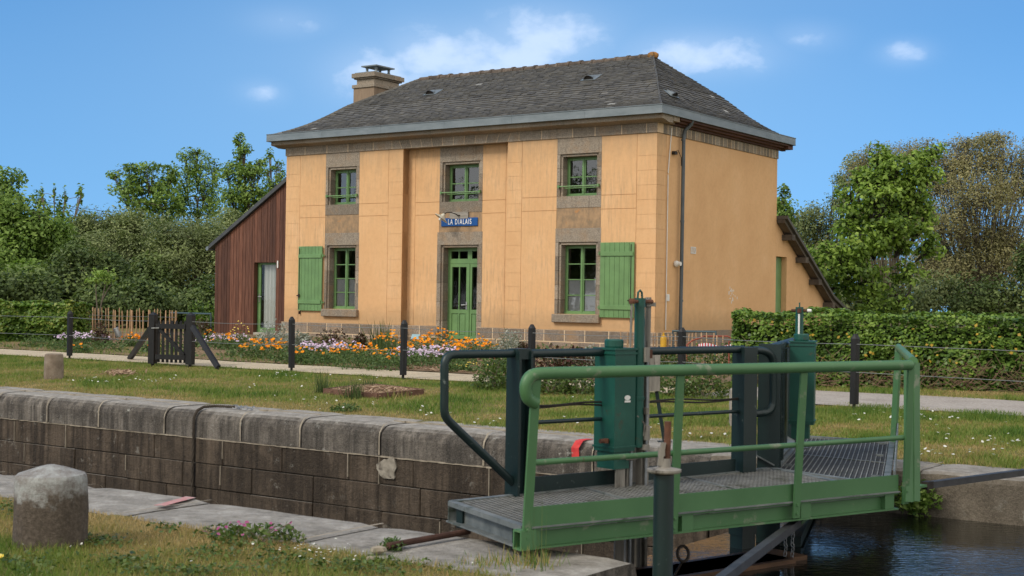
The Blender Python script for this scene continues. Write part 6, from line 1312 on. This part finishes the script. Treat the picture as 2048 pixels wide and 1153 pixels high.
# ------------------------------------------------------------------ plants
def plant(name, label, u, v, r, h, fol, nf, leaf, blooms=None, nb=0, br=.03, kind='mound', group=None, cat='plant', Y=None, stems=0):
    p = gr(u, v) if Y is None else gpoint(u, Y); single = kind != 'mound' and not blooms and not stems; t = None if single else thing(name, label, cat, p, 0, group); lv_ = LV(); base = np.array(p)
    if kind == 'mound':
        d = unit(rng.normal(size=(nf, 3))); d[:, 2] = np.abs(d[:, 2]); rr = rng.uniform(.25, 1, nf)**.6*(1+.25*np.array([mnoise.noise(Vector(q*2.2+base)) for q in d])); P = base+d*rr[:, None]*np.array([r, r, h]); V, Fc = leaf_arrays(P, rng.uniform(.6, 1.4, nf)*leaf, .5, up=.2); lv_.add(V, Fc, np.clip(rng.normal(.5, .25, nf), 0, 1))
    else:
        q = base+np.concatenate([rng.normal(0, r*.32, (nf, 2)), np.zeros((nf, 1))], 1); q[:, 2] -= .02; V, Fc = blades(q, rng.uniform(.45, 1, nf)*h, np.full(nf, leaf), .55); lv_.add(V, Fc, rng.uniform(0, 1, nf))
    if single: return tag(lv_.build(name, fol), label, cat, group)
    lv_.build('foliage', fol, t, world=True)
    if stems or kind == 'mound':
        m = MB()
        for i in range(max(5, stems)): a = random.uniform(0, 2*PI); e = p+Vector((math.cos(a)*r*.6, math.sin(a)*r*.6, h*random.uniform(.5, .95))); m.tube([p-Vector((0, 0, .03)), p.lerp(e, .5)+Vector((0, 0, .05*h)), e], [.007, .005, .003], 4, caps=False)
        m.build('stems', M_TWIG if fol in (L_ROSE, L_REDROSE) else L_HERB, t, world=True)
    if blooms:
        bl = LV(); cs = []
        for _ in range(nb):
            a = random.uniform(0, 2*PI); q = math.sqrt(random.random())*1.05; cs.append(p+Vector((math.cos(a)*r*q, math.sin(a)*r*q, h*(1.08-.45*q*q)*random.uniform(.8, 1.12))))
        C = np.array(cs); k = 5 if br > .026 else 7; r_ = rng.uniform(.7, 1.25, nb)*br; ax = unit(np.concatenate([rng.normal(0, .45, (nb, 2))-np.array([.1, .35]), np.ones((nb, 1))], 1)); a = unit(np.cross(ax, rng.normal(size=(nb, 3)))); b = np.cross(ax, a); cup = .75 if br > .026 else .12
        for i in range(k):
            t0 = 2*PI*i/k; t1 = 2*PI*(i+.5)/k; t2 = 2*PI*(i+1)/k; f = lambda tt, rr, hh: C+(a*math.cos(tt)+b*math.sin(tt))*(r_*rr)[:, None]+ax*(r_*hh)[:, None]
            V = np.stack([C, f(t0, .8, cup*.7), f(t1, 1.0, cup), f(t2, .8, cup*.7)], 1).reshape(-1, 3); bl.add(V, np.arange(4*nb).reshape(nb, 4), rng.uniform(0, 1, nb))
        bl.build('blossoms', blooms, t, world=True)
    return t
GO = 'orange poppies in the flower bed'; GM = 'mauve daisies in the flower bed'
for (u, v, r, h, n, lab) in ((262, 694, .26, .34, 26, 'small orange poppies left of the black gate brace'), (415, 690, .26, .40, 12, 'few orange poppies right of the black gate post'), (450, 700, .30, .42, 20, 'orange poppies beside the gate brace below the timber annex door'), (520, 718, .40, .45, 46, 'orange poppy clump in front of the timber annex doormat'), (562, 722, .38, .48, 50, 'dense orange poppy clump left of the first black fence post'), (612, 728, .26, .38, 14, 'low orange poppies just right of the first black fence post'), (655, 726, .22, .32, 8, 'few golden poppies under the mauve daisies below the left window'), (700, 726, .38, .44, 44, 'orange poppies below the left window sill'), (740, 728, .36, .40, 34, 'orange poppies below the sword leaved tuft'), (775, 710, .36, .58, 46, 'tall orange poppies left of the second black fence post'), (785, 733, .34, .36, 22, 'low orange poppies at the foot of the second fence post'), (838, 718, .36, .50, 44, 'orange poppies right of the second black fence post'), (880, 708, .46, .58, 85, 'largest orange poppy mound in front of the front door step'), (905, 722, .34, .42, 34, 'orange poppies behind the dark rail bend'), (955, 716, .44, .50, 70, 'spreading orange poppies right of the front door'), (1005, 735, .25, .3, 10, 'few yellow orange poppies behind the dark rail'), (300, 705, .22, .3, 8, 'few pale orange flowers seen through the black picket gate'), (160, 706, .3, .22, 5, 'green mound with a single orange poppy left of the gate')):
    plant('poppy_plant', lab, u, v, r, h*.78, L_HERB, 420, .055, P_ORANGE, int(n*.75), .036, group=GO)
for (u, v, r, h, n, lab) in ((150, 690, .48, .34, 120, 'mauve daisy mound at the left black fence post'), (190, 690, .34, .34, 60, 'mauve daisies left of the red leaved rose by the paling'), (440, 696, .42, .36, 90, 'mauve daisies below the timber annex corner'), (480, 692, .28, .32, 40, 'mauve daisies in front of the annex step'), (620, 716, .42, .36, 100, 'mauve daisies right of the first black fence post'), (665, 714, .38, .38, 90, 'mauve daisies in front of the red leaved rose below the left window'), (700, 708, .3, .32, 40, 'few mauve daisies left of the sword leaved tuft'), (815, 728, .38, .36, 90, 'mauve daisies right of the second black fence post'), (862, 726, .44, .36, 120, 'mauve daisies below the large orange mound'), (895, 724, .30, .34, 60, 'mauve daisies beside the dark rail bend'), (385, 695, .2, .3, 16, 'few mauve daisies seen through the black gate')):
    plant('daisy_plant', lab, u, v, r, h*.8, L_HERB, 380, .05, P_MAUVE, n, .026, group=GM)
for (u, v, r, h, lab) in ((560, 700, .52, .62, 'broad silver leaved bush at the left corner of the house'), (535, 702, .34, .45, 'silver leaved bush beside the annex step'), (605, 700, .24, .4, 'small silver bush behind the first black fence post'), (1020, 712, .42, .56, 'silver leaved bush right of the front door'), (1182, 735, .22, .4, 'small silver bush behind the green actuator housing')):
    plant('silver_bush', lab, u, v, r, h, L_SILVER, 900, .06, group='silver leaved bushes', cat='bush')
for (u, v, r, h, lab) in ((662, 704, .42, .56, 'red leaved rose below the left ground floor window'), (202, 692, .22, .62, 'red leaved rose in front of the paling with tin pots'), (1047, 722, .2, .4, 'small red leaved rose at the third black post'), (1100, 742, .40, .46, 'red leaved rose bushes behind the dark rail'), (1150, 742, .36, .44, 'red leaved rose left of the green actuator housing'), (720, 700, .2, .4, 'green red rose between the left window and the sword leaved tuft'), (405, 680, .3, .6, 'dark red leaved shrub behind the blue grey barrier')):
    plant('rose_bush', lab, u, v, r, h, L_REDROSE, 480, .07, group='red leaved roses', cat='bush', stems=8)
for (u, v, r, h, lab) in ((985, 778, .36, .46, 'green rose bush at the bend of the path behind the dark rail'), (1010, 770, .3, .5, 'taller green rose bush left of the dark rail post'), (1100, 786, .42, .36, 'low green bush behind the bright handrail loop'), (1160, 786, .42, .38, 'low green bush left of the green housing'), (1290, 775, .36, .4, 'green rose bush behind the grey control box'), (1350, 790, .46, .42, 'green rose bush right of the slanting stand'), (1410, 795, .46, .42, 'green rose bush left of the dark mitre post'), (1395, 745, .5, .5, 'green shrub under the red frame'), (1470, 745, .42, .6, 'green shrub at the left end of the ivy hedge'), (1330, 745, .4, .4, 'green shrub below the yellow bottle')):
    plant('green_bush', lab, u, v, r, h, L_ROSE, 800, .06, group='low green rose bushes', cat='bush', stems=7)
plant('sword_leaf_plant', 'tall sword leaved tuft against the house plinth', 760, 700, .36, .80, L_IRIS, 70, .035, kind='blades', group='sword leaved tufts')
plant('sword_leaf_plant', 'sword leaved tuft with yellow sprays beside the second fence post', 778, 716, .22, .62, L_IRIS, 34, .03, kind='blades', group='sword leaved tufts')
plant('laurel_bush', 'glossy yellow green shrub at the left corner of the timber annex', 408, 668, .7, .95, L_IVY, 900, .10, cat='bush', Y=41.5)
plant('lily_plant', 'pale yellow flowering plant beside the annex step', 480, 694, .22, .55, L_IRIS, 120, .05, P_YELLOW, 24, .02)
for (u, v, r, h, lab) in ((130, 708, .40, .24, 'low green mound at the left fence post foot'), (210, 708, .5, .22, 'low green mound along the path edge by the gate'), (80, 702, .5, .24, 'low green mound below the clipped hedge'), (330, 712, .5, .3, 'low green mound seen through the gate'), (490, 722, .5, .34, 'feathery green mound left of the poppies by the path'), (590, 734, .45, .34, 'feathery green mound at the first fence post foot'), (650, 738, .5, .25, 'feathery green mound by the path below the mauve daisies'), (720, 745, .55, .34, 'feathery green mound by the path below the poppies'), (770, 748, .5, .34, 'feathery green mound left of the second fence post foot'), (840, 742, .5, .25, 'feathery green mound right of the second fence post foot'), (920, 740, .4, .3, 'feathery green mound under the dark rail'), (915, 752, .3, .2, 'small green tuft on the bark by the path bend')):
    plant('green_mound', lab, u, v-8, r, h, L_HERB, 620, .05, group='feathery green mounds in the bed')
plant('yellow_flower_plant', 'low yellow flowers on the bark mulch behind the dark rail', 950, 742, .5, .14, L_HERB, 200, .04, P_YELLOW, 40, .018)
plant('red_flower_plant', 'small plant with crimson flowers left of the rose bush behind the rail', 978, 738, .2, .22, L_HERB, 90, .04, smat('crimson_petals', [(.3, (.4, .02, .05)), (.7, (.5, .04, .08))], 5), 8, .024)
lv_ = LV(); N = 2600; s = rng.uniform(10.5, 28, N); n = rng.uniform(19.0, 26.5, N); P = np.stack([D1.x*s+D2.x*n, D1.y*s+D2.y*n, np.array([zg(x) for x in n])+rng.uniform(0, .10, N)], 1); V, Fc = leaf_arrays(P, rng.uniform(.06, .16, N), .4); lv_.add(V, Fc, rng.uniform(0, 1, N)); tag(lv_.build('ground_cover', L_HERB), 'low green ground cover filling the flower bed', None, None, 'stuff')
m = MB()
for _ in range(3200):
    s_, n_ = random.uniform(10, 16.5), random.uniform(19, 22.5); p = SN(s_, n_, zg(n_)+.018+random.uniform(0, .02)); a_ = random.uniform(0, PI); m.obox(p, Vector((math.cos(a_), math.sin(a_), random.uniform(-.3, .3)))*random.uniform(.02, .06), Vector((-math.sin(a_), math.cos(a_), .2))*random.uniform(.006, .016), (0, 0, .003))
tag(m.build('bark_litter', M_CHIP), 'loose bark chips covering the right part of the flower bed', None, None, 'stuff')
m = MB()
for _ in range(160):
    q = gr(242+random.gauss(0, 14), 749+random.gauss(0, 2.2)); q.z += .03+random.uniform(0, .02); a_ = random.uniform(0, PI); m.obox(q, Vector((math.cos(a_), math.sin(a_), random.uniform(-.5, .6)))*random.uniform(.02, .06), Vector((-math.sin(a_), math.cos(a_), .2))*random.uniform(.005, .012), (0, 0, .003))
tag(m.build('bark_litter', M_CHIP), 'small scattered patch of bark and twigs on the lawn before the gate', None, None, 'stuff')
# tufts at the mulch bed, weeds on stonework
for (u, v, r, h, n, lab) in ((645, 786, .16, .42, 90, 'spiky grass tuft at the left end of the mulch bed'), (708, 796, .2, .36, 110, 'spiky grass tuft at the front edge of the mulch bed'), (740, 784, .16, .34, 70, 'spiky grass tuft in the middle of the mulch bed'), (795, 794, .3, .14, 90, 'low grass tuft at the right edge of the mulch bed')):
    plant('grass_tuft', lab, u, v, r, h, L_IRIS if h > .2 else L_GRASS, n, .012, kind='blades', group='grass tufts round the mulch bed')
plant('weed_clump', 'small leafy weed growing out of the far coping edge', 690, 822, .22, .10, L_HERB, 200, .045, group='weeds on the lock stonework')
plant('weed_clump', 'small weed with pebbles at the end of the rusty pipe', 783, 1098, .09, .07, L_HERB, 130, .035, group='weeds on the lock stonework')
cl = plant('clover_clump', 'dark clover clump with pink flower heads on the quay edge', 520, 1082, .30, .10, L_ROSE, 420, .038, P_PINK, 14, .014)
plant('clover_clump', 'sparse clover with tall pink heads beside the larger clump', 450, 1072, .2, .07, L_ROSE, 120, .035, P_PINK, 6, .013)
plant('dandelion', 'yellow dandelion standing in front of the thick bollard', 65, 1096, .03, .20, L_HERB, 14, .03, P_YELLOW, 1, .022, stems=1)
plant('dandelion', 'yellow dandelion at the bottom left corner', 8, 1120, .04, .05, L_HERB, 14, .03, P_YELLOW, 1, .018, stems=1)
plant('tall_grass', 'single tall flowering grass stalk in front of the green fascia', 1080, 1140, .10, .50, L_IRIS, 5, .006, kind='blades', group='tall grass stalks on the near bank')
plant('grass_tuft', 'dry grass tuft on the quay below the green walkway corner', 1060, 1128, .26, .13, L_GRASS, 160, .008, kind='blades', group='grass tufts on the near quay')
plant('grass_tuft', 'green grass tuft on the quay left of the dry one', 980, 1126, .30, .07, L_GRASS, 150, .008, kind='blades', group='grass tufts on the near quay')
wp_ = onplane(1838, 985, SN(0, FE-.03), D2); t = thing('fern_plant', 'green fern growing from the far wall above the dark water', 'fern', wp_); lv_ = LV(); N = 650
d = unit(rng.normal(size=(N, 3))); d = d*np.sign((d*-np.array(D2)).sum(1, keepdims=True)); P = np.array(wp_)+d*rng.uniform(.2, 1, (N, 1))*np.array([.24, .2, .17])+np.array([0, 0, -.05]); V, Fc = leaf_arrays(P, rng.uniform(.03, .07, N), .6); lv_.add(V, Fc, rng.uniform(.1, 1, N)); lv_.build('fronds', L_MID, t, world=True)
# pebbles and debris on the quay joint
m = MB()
for (u, v, r) in ((770, 1098, .035), (757, 1107, .05), (742, 1122, .03), (800, 1095, .02)):
    p = vz(u, v, .0)+Vector((0, 0, r*.3)); m = MB(); m.lathe([(r*.3, -r*.4), (r, 0), (r*.8, r*.4), (r*.2, r*.55)], 9, p, wob=.8); o = m.build('pale_stone', M_JOINT, smooth=True); tag(o, {770: 'round whitish pebble at the tip of the rusty pipe', 757: 'largest whitish stone at the foot of the pipe weed', 742: 'small flat stone at the grass edge near the pipe', 800: 'tiny pebble against the rusty pipe'}[u], 'stone', 'loose pale stones by the rusty pipe')
# ------------------------------------------------------------------ sky, sun, camera
SUN_EL = math.radians(42); SUN_H = Vector((-.83, -.56, 0)).normalized()
wd = bpy.data.worlds.new('World'); scene.world = wd; wd.use_nodes = True; nt = wd.node_tree; bg = nt.nodes['Background']
sky = nd(nt, 'ShaderNodeTexSky', sky_type='NISHITA', sun_disc=False); sky.sun_elevation = SUN_EL
sky.sun_rotation = math.atan2(SUN_H.x, SUN_H.y); sky.air_density = 1.0; sky.dust_density = .6; sky.ozone_density = 2.2; sky.altitude = 50
tc = nd(nt, 'ShaderNodeTexCoord'); sp = nd(nt, 'ShaderNodeSeparateXYZ'); nt.links.new(tc.outputs['Generated'], sp.inputs[0])
az = mth(nt, 'ARCTAN2', sp.outputs[0], sp.outputs[1]); el = mth(nt, 'ARCSINE', sp.outputs[2])
def dir_of(u, v):
    d = ray(u, v).normalized(); return math.atan2(d.x, d.y), math.asin(d.z)
cb_ = nd(nt, 'ShaderNodeCombineXYZ'); nt.links.new(az, cb_.inputs[0]); nt.links.new(mth(nt, 'MULTIPLY', el, 1.5), cb_.inputs[1])
n1 = noi(nt, cb_.outputs[0], 30, 10, .58, .15); n2 = noi(nt, cb_.outputs[0], 7.5, 3, .5)
tot = None
for (u, v, ru, rv, amp) in ((860, 118, 85, 52, 1.0), (1085, 78, 110, 52, 1.0), (960, 140, 200, 58, 1.0), (760, 150, 90, 50, .9), (1010, 115, 150, 55, 1.0), (1400, 108, 125, 36, .92), (1500, 122, 50, 26, .6), (1810, 106, 40, 20, .72), (1610, 75, 60, 25, .42), (575, 45, 70, 26, .4), (525, 185, 40, 20, .45), (-900, 60, 300, 60, 1), (3000, 200, 300, 60, 1), (900, -700, 400, 130, 1), (1700, -500, 250, 80, .9), (1900, -190, 420, 90, .95)):  # last entry: out-of-view cloud added to whiten the reflection in the water
    a, e = dir_of(u, v); x = mth(nt, 'MULTIPLY', mth(nt, 'SUBTRACT', az, a), F_PX/ru); y = mth(nt, 'MULTIPLY', mth(nt, 'SUBTRACT', el, e), F_PX/rv)
    r2 = mth(nt, 'ADD', mth(nt, 'MULTIPLY', x, x), mth(nt, 'MULTIPLY', y, y)); g = mth(nt, 'MULTIPLY', mth(nt, 'POWER', 2.718, mth(nt, 'MULTIPLY', r2, -.8)), amp)
    tot = g if tot is None else mth(nt, 'MAXIMUM', tot, g)
amp = mth(nt, 'MULTIPLY', tot, 2.2, clamp=True); dens = mth(nt, 'ADD', tot, mth(nt, 'MULTIPLY', mth(nt, 'MULTIPLY', mth(nt, 'SUBTRACT', n1, .5), 1.7), amp))
mr = nd(nt, 'ShaderNodeMapRange', interpolation_type='SMOOTHSTEP'); nt.links.new(dens, mr.inputs[0]); mr.inputs[1].default_value = .08; mr.inputs[2].default_value = 1.15
va = nd(nt, 'ShaderNodeVectorMath', operation='ADD'); va.inputs[1].default_value = (0, 0, .20); nt.links.new(tc.outputs['Generated'], va.inputs[0])
vn = nd(nt, 'ShaderNodeVectorMath', operation='NORMALIZE'); nt.links.new(va.outputs[0], vn.inputs[0]); nt.links.new(vn.outputs[0], sky.inputs[0])   # clear blue down to the horizon
blue = mixc(nt, 1.0, sky.outputs[0], (.49, .90, 1.12), 'MULTIPLY')
bank = nd(nt, 'ShaderNodeMapRange', interpolation_type='SMOOTHSTEP'); nt.links.new(mth(nt, 'ADD', mth(nt, 'ADD', mth(nt, 'MULTIPLY', sp.outputs[1], -1.0), mth(nt, 'MULTIPLY', sp.outputs[0], .35)), mth(nt, 'MULTIPLY', mth(nt, 'SUBTRACT', n2, .5), .9)), bank.inputs[0])
bank.inputs[1].default_value = -.45; bank.inputs[2].default_value = .02                                              # unseen white cloud added behind the viewer to brighten the side wall
blue = mixc(nt, mth(nt, 'MULTIPLY', bank.outputs[0], .9), blue, (7.6, 7.3, 6.8))
hz = nd(nt, 'ShaderNodeMapRange'); nt.links.new(el, hz.inputs[0]); hz.inputs[1].default_value = .22; hz.inputs[2].default_value = .03; hz.inputs[4].default_value = .16
blue = mixc(nt, hz.outputs[0], blue, (3.0, 4.3, 5.0))
va2, ve2 = dir_of(1000, 120); qx = mth(nt, 'MULTIPLY', mth(nt, 'SUBTRACT', az, va2), F_PX/750); qy = mth(nt, 'MULTIPLY', mth(nt, 'SUBTRACT', el, ve2), F_PX/330)
veil = mth(nt, 'MULTIPLY', mth(nt, 'POWER', 2.718, mth(nt, 'MULTIPLY', mth(nt, 'ADD', mth(nt, 'MULTIPLY', qx, qx), mth(nt, 'MULTIPLY', qy, qy)), -1.0)), .22)
blue = mixc(nt, veil, blue, (3.6, 5.1, 6.4))
cc = mixc(nt, mth(nt, 'MAXIMUM', mth(nt, 'MULTIPLY', mr.outputs[0], .66), mth(nt, 'MULTIPLY', tot, .30)), blue, (4.6, 5.4, 6.7)); nt.links.new(cc, bg.inputs[0]); bg.inputs[1].default_value = .15
sd = bpy.data.lights.new('sun', 'SUN'); sd.energy = 2.0; sd.angle = math.radians(14); sd.color = (1, .93, .82)
so = bpy.data.objects.new('sun', sd); COL.objects.link(so)
sdir = Vector((SUN_H.x*math.cos(SUN_EL), SUN_H.y*math.cos(SUN_EL), math.sin(SUN_EL))); so.rotation_euler = sdir.to_track_quat('Z', 'Y').to_euler(); so.location = sdir*60
cd = bpy.data.cameras.new('camera'); cam = bpy.data.objects.new('camera', cd); COL.objects.link(cam); scene.camera = cam
cd.sensor_width = 36; cd.lens = 36*F_PX/2048; cd.clip_end = 2000; cd.clip_start = .05
R3 = Matrix((RGT, UPV, -FWD)).transposed(); cam.matrix_world = Matrix.Translation(CAM) @ R3.to_4x4()
cd.dof.use_dof = True; cd.dof.focus_distance = 33; cd.dof.aperture_fstop = 7.1
vs = scene.view_settings; vs.view_transform = 'Standard'; vs.look = 'None'; vs.exposure = 0.25; vs.gamma = 1.0
scene.render.engine = 'CYCLES'; scene.cycles.max_bounces = 6; scene.cycles.transparent_max_bounces = 12; scene.cycles.use_denoising = True; scene.cycles.sample_clamp_indirect = 4
